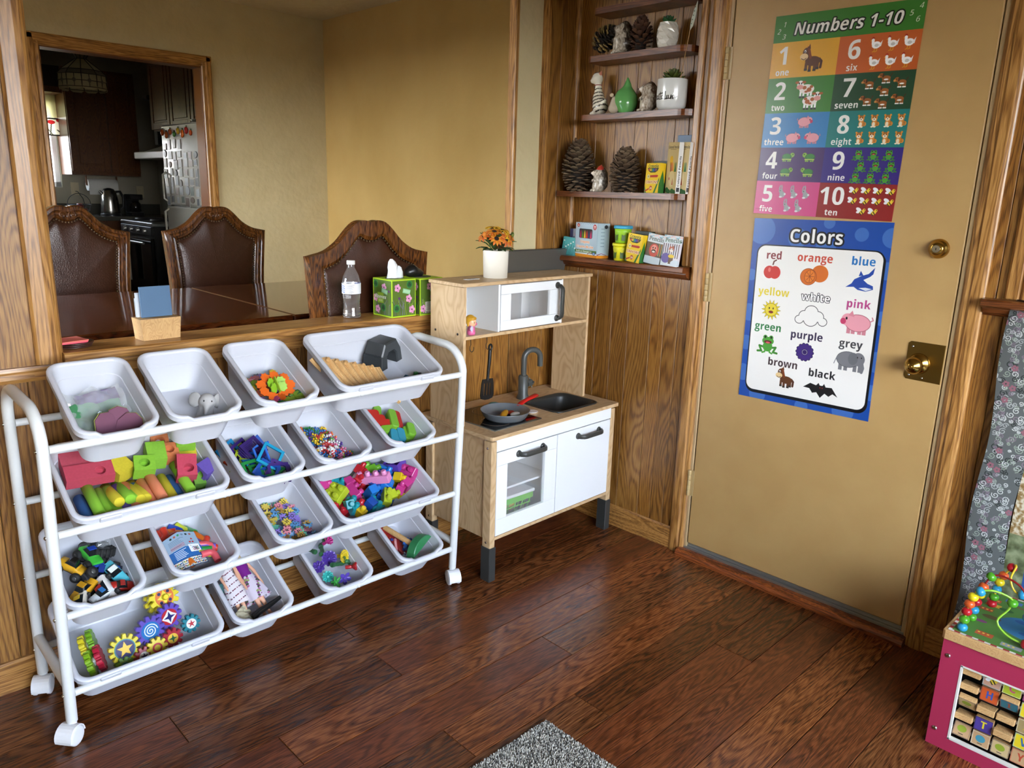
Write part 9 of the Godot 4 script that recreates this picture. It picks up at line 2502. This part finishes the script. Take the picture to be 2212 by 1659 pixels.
func bin_gears() -> void:
	gear("yellow gear with a gold star on navy", 0.040, 13, "c9ba28", [["badge", disc(0.027), "2a6f78"], ["badge", disc(0.024), "221f52"], ["star", star(5, 0.009, 0.021), "d9b23a"]], Vector3(-0.052, -0.050, 0.052), Vector3(-44, 0, 0))
	var sw := gear("purple gear with a white spiral on blue", 0.040, 12, "5a48a3", [["badge", disc(0.025), "1f6aa8"]], Vector3(0.020, -0.040, 0.030), Vector3(-40, 6, 0))
	var pts := []
	for i in 40: pts.append(Vector3(0.0195 * (1.0 - i / 42.0) * cos(i * 0.42), 0.0195 * (1.0 - i / 42.0) * sin(i * 0.42), 0.0088))
	put("spiral", tube(pts, 0.0016, 6), hexm("e0e6ea", 0.4), sw)
	gear("purple gear with a navy star on red and white", 0.038, 12, "5f4ba8", [["badge", disc(0.023), "b02a34"], ["badge", star(4, 0.014, 0.022), "dedede"], ["star", star(4, 0.006, 0.017), "252a66"]], Vector3(0.078, -0.038, 0.008), Vector3(-36, 10, 0))
	var sun := gear("yellow gear with orange face and four blue dots", 0.042, 11, "d4c224", [["badge", disc(0.026), "cf6f2e"], ["star", star(4, 0.010, 0.022), "d9c93a"]], Vector3(0.083, -0.018, -0.046), Vector3(-48, 8, 0))
	for i in 4: put("dot", slab(disc(0.0045, 12), 0.0014), hexm("221f52", 0.3), sun, Vector3(0.018 * cos(0.78 + i * PI / 2), 0.018 * sin(0.78 + i * PI / 2), 0.0088))
	put("knob", lathe([Vector2(0.007, 0.012), Vector2(0.009, 0.009), Vector2(0.009, 0)], 8), hexm("d4c224", 0.3), sun, Vector3(0, 0, 0.008), Vector3(PI / 2, 0, 0))
	gear("yellow gear behind the orange-faced one", 0.040, 11, "c9b820", [], Vector3(0.075, -0.042, -0.058), Vector3(-48, 8, 20))
	for e in [["yellow gear standing on edge by the left wall", "c9ba28", -0.134, 0.004], ["green gear standing on edge by the left wall", "6a9a1e", -0.112, -0.008], ["green gear standing on edge at the near left", "7aa31e", -0.134, 0.054], ["red gear standing on edge at the near left", "ab2038", -0.110, 0.046]]: gear(e[0], 0.036, 11, e[1], [], Vector3(e[2], -0.062, e[3]), Vector3(-20, 84, 10))
	for e in [[-0.123, 0.0], [-0.123, 0.052]]: toy("41", "gear_axle", "square white axle joining two standing gears, %s" % ("rear pair" if e[1] < 0.02 else "front pair"), "gear axle", box(Vector3(0.022, 0.016, 0.016), 0.001), hexm("d6d4d0", 0.4), Vector3(e[0], -0.060, e[1]), Vector3(-20, -6, 10))
	gear("small teal gear with red and white badge", 0.026, 10, "1f7280", [["badge", disc(0.014), "d9d9d6"], ["star", star(5, 0.004, 0.012), "b02a34"]], Vector3(0.128, -0.050, 0.046), Vector3(-40, 0, 0))
	gear("small red gear with a coloured badge", 0.028, 10, "9a1c2c", [["badge", disc(0.014), "d9b23a"], ["star", star(4, 0.004, 0.012), "1f5a3a"]], Vector3(0.070, -0.058, 0.066), Vector3(-40, 0, 0))
	gear("small yellow gear with a red ring badge", 0.028, 10, "c9b428", [["badge", disc(0.013), "b02a34"], ["badge", disc(0.008), "c9b428"]], Vector3(0.024, -0.058, 0.078), Vector3(-46, 0, 0))
	gear("small dark red gear at the front lip", 0.026, 10, "8f1a2a", [["badge", disc(0.013), "d9d6cc"], ["star", star(5, 0.004, 0.011), "221f52"]], Vector3(-0.012, -0.066, 0.086), Vector3(-50, 0, 0))
	gear("small green gear with a teal flower", 0.027, 10, "5f8a22", [["badge", disc(0.013), "1f6a72"], ["star", star(6, 0.003, 0.011), "1f3f52"]], Vector3(-0.062, -0.074, 0.092), Vector3(-50, 0, 0))
func doll(key: String, at: Vector3, rot: Vector3, label: String, hair: String) -> Node3D:
	var k := toy_node(key, "fashion_doll", label, "doll", at, rot)
	var sk := Color("d9a284")
	put("body", body([[Vector3(0, 0.150, 0), Vector3(0, 0.185, 0), 0.0135, 0.0165, sk], [Vector3(0, 0.120, 0), Vector3(0, 0.150, 0), 0.0165, 0.0125, sk], [Vector3(0, 0.195, 0), Vector3(0, 0.214, 0), 0.006, 0.0055, sk], [Vector3(0, 0.230, 0.001), Vector3(0, 0.238, 0), 0.0125, 0.0135, sk], [Vector3(-0.018, 0.190, 0), Vector3(-0.026, 0.150, 0.004), 0.0058, 0.0048, sk], [Vector3(-0.026, 0.150, 0.004), Vector3(-0.022, 0.108, 0.012), 0.0047, 0.0036, sk], [Vector3(-0.022, 0.108, 0.012), Vector3(-0.021, 0.096, 0.014), 0.0042, 0.003, sk], [Vector3(0.018, 0.190, 0), Vector3(0.028, 0.150, 0.003), 0.0058, 0.0048, sk], [Vector3(0.028, 0.150, 0.003), Vector3(0.030, 0.108, 0.008), 0.0047, 0.0036, sk], [Vector3(0.030, 0.108, 0.008), Vector3(0.031, 0.096, 0.009), 0.0042, 0.003, sk], [Vector3(-0.008, 0.122, 0), Vector3(-0.008, 0.064, 0.002), 0.0108, 0.0075, sk], [Vector3(-0.008, 0.064, 0.002), Vector3(-0.008, 0.012, 0), 0.0072, 0.0045, sk], [Vector3(-0.008, 0.008, 0), Vector3(-0.008, 0.003, 0.011), 0.0046, 0.0036, sk], [Vector3(0.008, 0.122, 0), Vector3(0.008, 0.064, 0.002), 0.0108, 0.0075, sk], [Vector3(0.008, 0.064, 0.002), Vector3(0.010, 0.012, 0), 0.0072, 0.0045, sk], [Vector3(0.010, 0.008, 0), Vector3(0.010, 0.003, 0.011), 0.0046, 0.0036, sk]], 0.0026, 0.004), painted("doll skin", 0.4), k)
	var hc := Color(hair)
	put("hair", body([[Vector3(0, 0.243, -0.006), Vector3(0, 0.236, -0.008), 0.0150, 0.0150, hc], [Vector3(-0.010, 0.232, -0.008), Vector3(-0.014, 0.192, -0.010), 0.0080, 0.0070, hc], [Vector3(0.010, 0.232, -0.008), Vector3(0.014, 0.190, -0.010), 0.0080, 0.0070, hc], [Vector3(0, 0.225, -0.012), Vector3(0, 0.180, -0.014), 0.011, 0.010, hc]], 0.003, 0.004), painted("doll hair", 0.6), k)
	put("head_band", tube(arc(Vector3(0, 0.237, -0.002), Vector3(0.0155, 0, 0), Vector3(0, 0.0135, 0.004), 10, 170, 10), 0.0014, 6), hexm("e0c9bb", 0.4), k)
	for s in [-1.0, 1.0]:
		put("eye", ball(Vector3(0.0024, 0.0017, 0.001), 8), hexm("27323a", 0.2), k, Vector3(s * 0.0052, 0.2345, 0.0128))
		put("brow", tube([Vector3(s * 0.0028, 0.239, 0.0130), Vector3(s * 0.0078, 0.2395, 0.0115)], 0.0005, 4), hexm("4a2f22", 0.6), k)
		put("ear", ball(Vector3(0.002, 0.003, 0.002), 8), hexm("d9a284", 0.4), k, Vector3(s * 0.0133, 0.2335, -0.001))
	put("nose", ball(Vector3(0.0012, 0.002, 0.0014), 8), hexm("d49b7c", 0.4), k, Vector3(0, 0.2305, 0.0140))
	put("mouth", ball(Vector3(0.0028, 0.0010, 0.0008), 8), hexm("b0465a", 0.3), k, Vector3(0, 0.2255, 0.0128))
	return k
func bin_dolls() -> void:
	var s := Sheet.new(128, 128, C("cfc4d2"))
	for i in 34: s.ell((i * 37) % 128, (i * 53) % 128, 8, 6, [C("6f3a6a"), C("3f4a38"), C("a8648a"), C("8a9a5a")][i % 4], i)
	var floral := tri("floral cloth", s.out(), Vector3(14, 14, 14), 0.85, Color.WHITE, false)
	s = Sheet.new(128, 128, C("d9d2d4"))
	for i in 40: s.ell((i * 41) % 128, (i * 29) % 128, 5, 4, [C("5a2a3a"), C("8a4a5a"), C("3a3a5a")][i % 3], i)
	var dotted := tri("dotted cloth", s.out(), Vector3(18, 18, 18), 0.85, Color.WHITE, false)
	var satin := mat("purple satin", Color("6f1f78"), 0.25)
	var d := doll("42", Vector3(0.034, -0.080, 0.100), Vector3(-72, 8, 0), "blonde fashion doll in purple satin top and floral skirt", "c9b48a")
	put("top", loft([oval_y(0.186, 0.0185, 0.0150), oval_y(0.172, 0.0205, 0.0185), oval_y(0.155, 0.0165, 0.0155), oval_y(0.140, 0.0185, 0.0165)], false, false), satin, d)
	var sk := []
	for e in [[0.142, 0.0180, 0.0160], [0.115, 0.028, 0.022], [0.085, 0.036, 0.027], [0.060, 0.042, 0.031]]:
		var ring := PackedVector3Array()
		for i in 32: ring.append(Vector3(e[1] * cos(TAU * i / 32) * (1.0 + 0.08 * sin(i * 1.6)), e[0], -e[2] * sin(TAU * i / 32) * (1.0 + 0.08 * sin(i * 1.6))))
		sk.append(ring)
	put("skirt", loft(sk, false, false), floral, d)
	d = doll("42", Vector3(-0.030, -0.078, 0.080), Vector3(-70, -6, 8), "dark-haired fashion doll in a dotted white dress", "231a16")
	sk = []
	for e in [[0.192, 0.0180, 0.0150], [0.165, 0.0200, 0.0175], [0.145, 0.0175, 0.0160], [0.110, 0.026, 0.021], [0.060, 0.032, 0.024], [0.045, 0.034, 0.025]]: sk.append(oval_y(e[0], e[1], e[2]))
	put("dress", loft(sk, false, false), dotted, d)
	toy("42", "doll_boots", "long black doll boots lying along the front edge", "doll clothes", tube([Vector3(-0.040, 0, 0.004), Vector3(-0.02, 0.006, 0), Vector3(0.02, 0.004, -0.006), Vector3(0.062, 0.010, -0.012)], 0.0135, 12, true, null, 0.45), mat("black vinyl", Color("141414"), 0.25), Vector3(0.016, -0.050, 0.092), Vector3(0, 6, 0))
	toy("42", "doll_jacket", "crumpled cream and black doll jacket", "doll clothes", cloth(0.055, 0.055, 0.030, 31, 0.006), hexm("b3ab90", 0.9), Vector3(-0.038, -0.062, 0.082), Vector3(20, 30, 10))
	toy("42", "doll_dress", "crumpled teal flowered doll dress by the bin's left wall", "doll clothes", cloth(0.045, 0.075, 0.030, 33, 0.006), tri("teal cloth", mats["floral cloth"].albedo_texture, Vector3(16, 16, 16), 0.9, Color(0.35, 0.62, 0.58), false), Vector3(-0.052, -0.060, -0.010), Vector3(24, 10, 30))
func oval_y(y: float, rx: float, rz: float) -> PackedVector3Array:
	var out := PackedVector3Array()
	for i in 24: out.append(Vector3(rx * cos(TAU * i / 24), y, -rz * sin(TAU * i / 24)))
	return out
func bloom(label: String, col: String, n: int, r: float, at: Vector3, rot: Vector3, cup := 0.5) -> void:
	var k := toy_node("43", "flower_piece", label, "toy flower", at, rot)
	var rings := []
	for e in [[0.25, 0.1], [0.9, 0.5], [1.0, 0.72], [0.5, 0.92], [0.05, 1.0]]:
		var ring := PackedVector3Array()
		var w: float = r * 0.30 * e[0]
		for c in [[1, 0.5], [0, 0.0], [-1, 0.5], [-1, 0.35], [0, -0.18], [1, 0.35]]: ring.append(Vector3(c[0] * w, c[1] * w * 0.8 + r * 0.1, r * e[1]))
		rings.append(ring)
	var m := loft(rings)
	for i in n: put("petal", m, hexm(col, 0.35), k, Vector3.ZERO, Vector3(-cup, TAU * i / n, 0))
	put("hub", lathe([Vector2(0.003, 0.010), Vector2(0.006, 0.008), Vector2(0.006, -0.012)], 12), hexm(col, 0.35), k)
func bin_garden() -> void:
	bloom("spiky magenta toy flower at the back of its bin", "b52a78", 9, 0.026, Vector3(0.030, -0.048, -0.072), Vector3(20, 0, -16), 0.7)
	bloom("wide purple toy blossom in the middle of the bin", "4a2f8a", 12, 0.030, Vector3(0.010, -0.058, -0.012), Vector3(30, 0, 10), 0.35)
	bloom("purple toy blossom by the left wall", "4f3390", 9, 0.024, Vector3(-0.034, -0.062, 0.006), Vector3(10, 0, 30), 0.3)
	bloom("fan-shaped yellow toy blossom at the right", "d1b51e", 14, 0.030, Vector3(0.044, -0.046, 0.000), Vector3(50, 0, -20), 0.6)
	bloom("spiky red toy flower at the right front", "a81d24", 7, 0.028, Vector3(0.050, -0.046, 0.052), Vector3(60, 30, -20), 0.9)
	bloom("turquoise ruffled toy flower at the left front", "2fa398", 10, 0.022, Vector3(-0.028, -0.058, 0.052), Vector3(30, 0, 20), 0.4)
	bloom("five-petalled violet toy flower at the front", "5540a3", 5, 0.024, Vector3(0.014, -0.048, 0.082), Vector3(64, 0, 10), 0.2)
	bloom("green four-leaf toy piece at the near left", "3a9a3f", 4, 0.024, Vector3(-0.022, -0.050, 0.086), Vector3(50, 30, 0), 0.25)
	bloom("green leaf whorl behind the red flower", "37703f", 5, 0.022, Vector3(0.056, -0.056, 0.022), Vector3(20, 0, -30), 0.3)
	for e in [["dark green toy stem piece at the back left", Vector3(-0.030, -0.060, -0.070), Vector3(60, 40, 20)], ["dark green toy stem piece curling behind the blossoms", Vector3(0.004, -0.056, -0.052), Vector3(70, -30, 0)], ["dark green toy base block across the middle", Vector3(0.020, -0.046, 0.026), Vector3(20, 0, 64)], ["green toy stem tip under the magenta flower", Vector3(0.028, -0.060, -0.084), Vector3(10, 20, 10)]]:
		var o := toy_node("43", "stem_piece", e[0], "toy flower", e[1], e[2])
		put("stem", tube([Vector3(0, -0.030, 0), Vector3(0.004, 0, 0.002), Vector3(0, 0.030, 0)], 0.0068, 12), hexm("2a5a36", 0.4), o)
		for s in [-1.0, 1.0]: put("socket", lathe([Vector2(0.0078, 0.006), Vector2(0.0085, 0.004), Vector2(0.0085, -0.004), Vector2(0.0078, -0.006)], 12), hexm("2a5a36", 0.4), o, Vector3(0, s * 0.024, 0))
func bin_hammer() -> void:
	var h := toy_node("44", "toy_hammer", "wooden toy hammer with rounded green head", "toy hammer", Vector3(0.022, -0.040, 0.076), Vector3(-14, 22, 12))
	var pts := []
	for i in 13: pts.append(Vector2(-0.058 + 0.116 * i / 12, -0.014 + 0.046 * sqrt(maxf(1.0 - pow((i - 6) / 6.2, 2), 0.0))))
	put("head", slab(pts, 0.034, 0.002), hexm("2f7a4a", 0.4), h, Vector3(0.006, 0, 0), Vector3(-0.3, 0, 0))
	put("handle", tube([Vector3(0.0, 0.0, -0.012), Vector3(0.012, 0.010, -0.150)], 0.0098, 14), mats["beech"], h)
	var b := toy_node("44", "peg_board", "red wooden peg board with blue holes under the hammer", "toy board", Vector3(-0.012, -0.082, -0.020), Vector3(10, 26, 0))
	put("board", box(Vector3(0.052, 0.012, 0.150), 0.002), hexm("8f1f1d", 0.4), b)
	for i in 5: put("peg", lathe([Vector2(0.005, 0.002), Vector2(0.0065, 0.001), Vector2(0.0065, 0)], 12), hexm("2a3a8a", 0.4), b, Vector3(0.012 * (1 if i % 2 else -1), 0.006, -0.056 + 0.028 * i))
	var g := toy_node("44", "wooden_gear", "blue wooden gear with a centre hole", "toy gear", Vector3(0.012, -0.058, 0.040), Vector3(-70, 0, 10))
	var rings := []
	var c := cog(10, 0.019, 0.024)
	for e in [[1.0, -0.004], [1.0, 0.004], [0.0, 0.004], [0.0, -0.004]]:
		var ring := PackedVector3Array()
		for p in c: ring.append(Vector3(p.x, p.y, e[1]) if e[0] > 0.5 else Vector3(p.normalized().x * 0.006, p.normalized().y * 0.006, e[1]))
		rings.append(ring)
	put("cog_wheel", loft(rings, false, false, [1, 2, 3], true), hexm("1f4f92", 0.4), g)
	toy("44", "wooden_plank_toy", "pink-edged wooden tag with a hole at the left", "toy piece", slab([Vector2(-0.010, -0.03), Vector2(0.010, -0.03), Vector2(0.012, 0.02), Vector2(0.006, 0.03), Vector2(-0.006, 0.03), Vector2(-0.012, 0.02)], 0.008, 0.002), hexm("c98a8c", 0.45), Vector3(-0.040, -0.052, 0.030), Vector3(-20, 60, 0))
	toy("44", "wooden_dowel", "beige wooden dowel lying at the back", "toy piece", tube([Vector3(0, 0, -0.04), Vector3(0, 0, 0.04)], 0.008, 12), mats["beech"], Vector3(-0.036, -0.082, -0.060), Vector3(0, 20, 0))
	toy("44", "yellow_cog_toy", "small yellow toothed piece at the back left", "toy piece", slab(cog(8, 0.010, 0.014), 0.008, 0.001), hexm("c9ab2a", 0.4), Vector3(-0.050, -0.070, -0.030), Vector3(-60, 0, 0))
	toy("44", "metal_bolt_toy", "grey metal-look toy bolt at the front left", "toy piece", lathe([Vector2(0.010, 0.012), Vector2(0.010, 0.004), Vector2(0.006, 0.004), Vector2(0.006, -0.016)], 6), mats["chrome"], Vector3(-0.026, -0.066, 0.072), Vector3(70, 0, 40))
func build_rest() -> void:
	build_rack()
	build_play_kitchen()
	build_posters()
	build_sill()
	build_shelf_things()
	build_cube()
	build_toys()
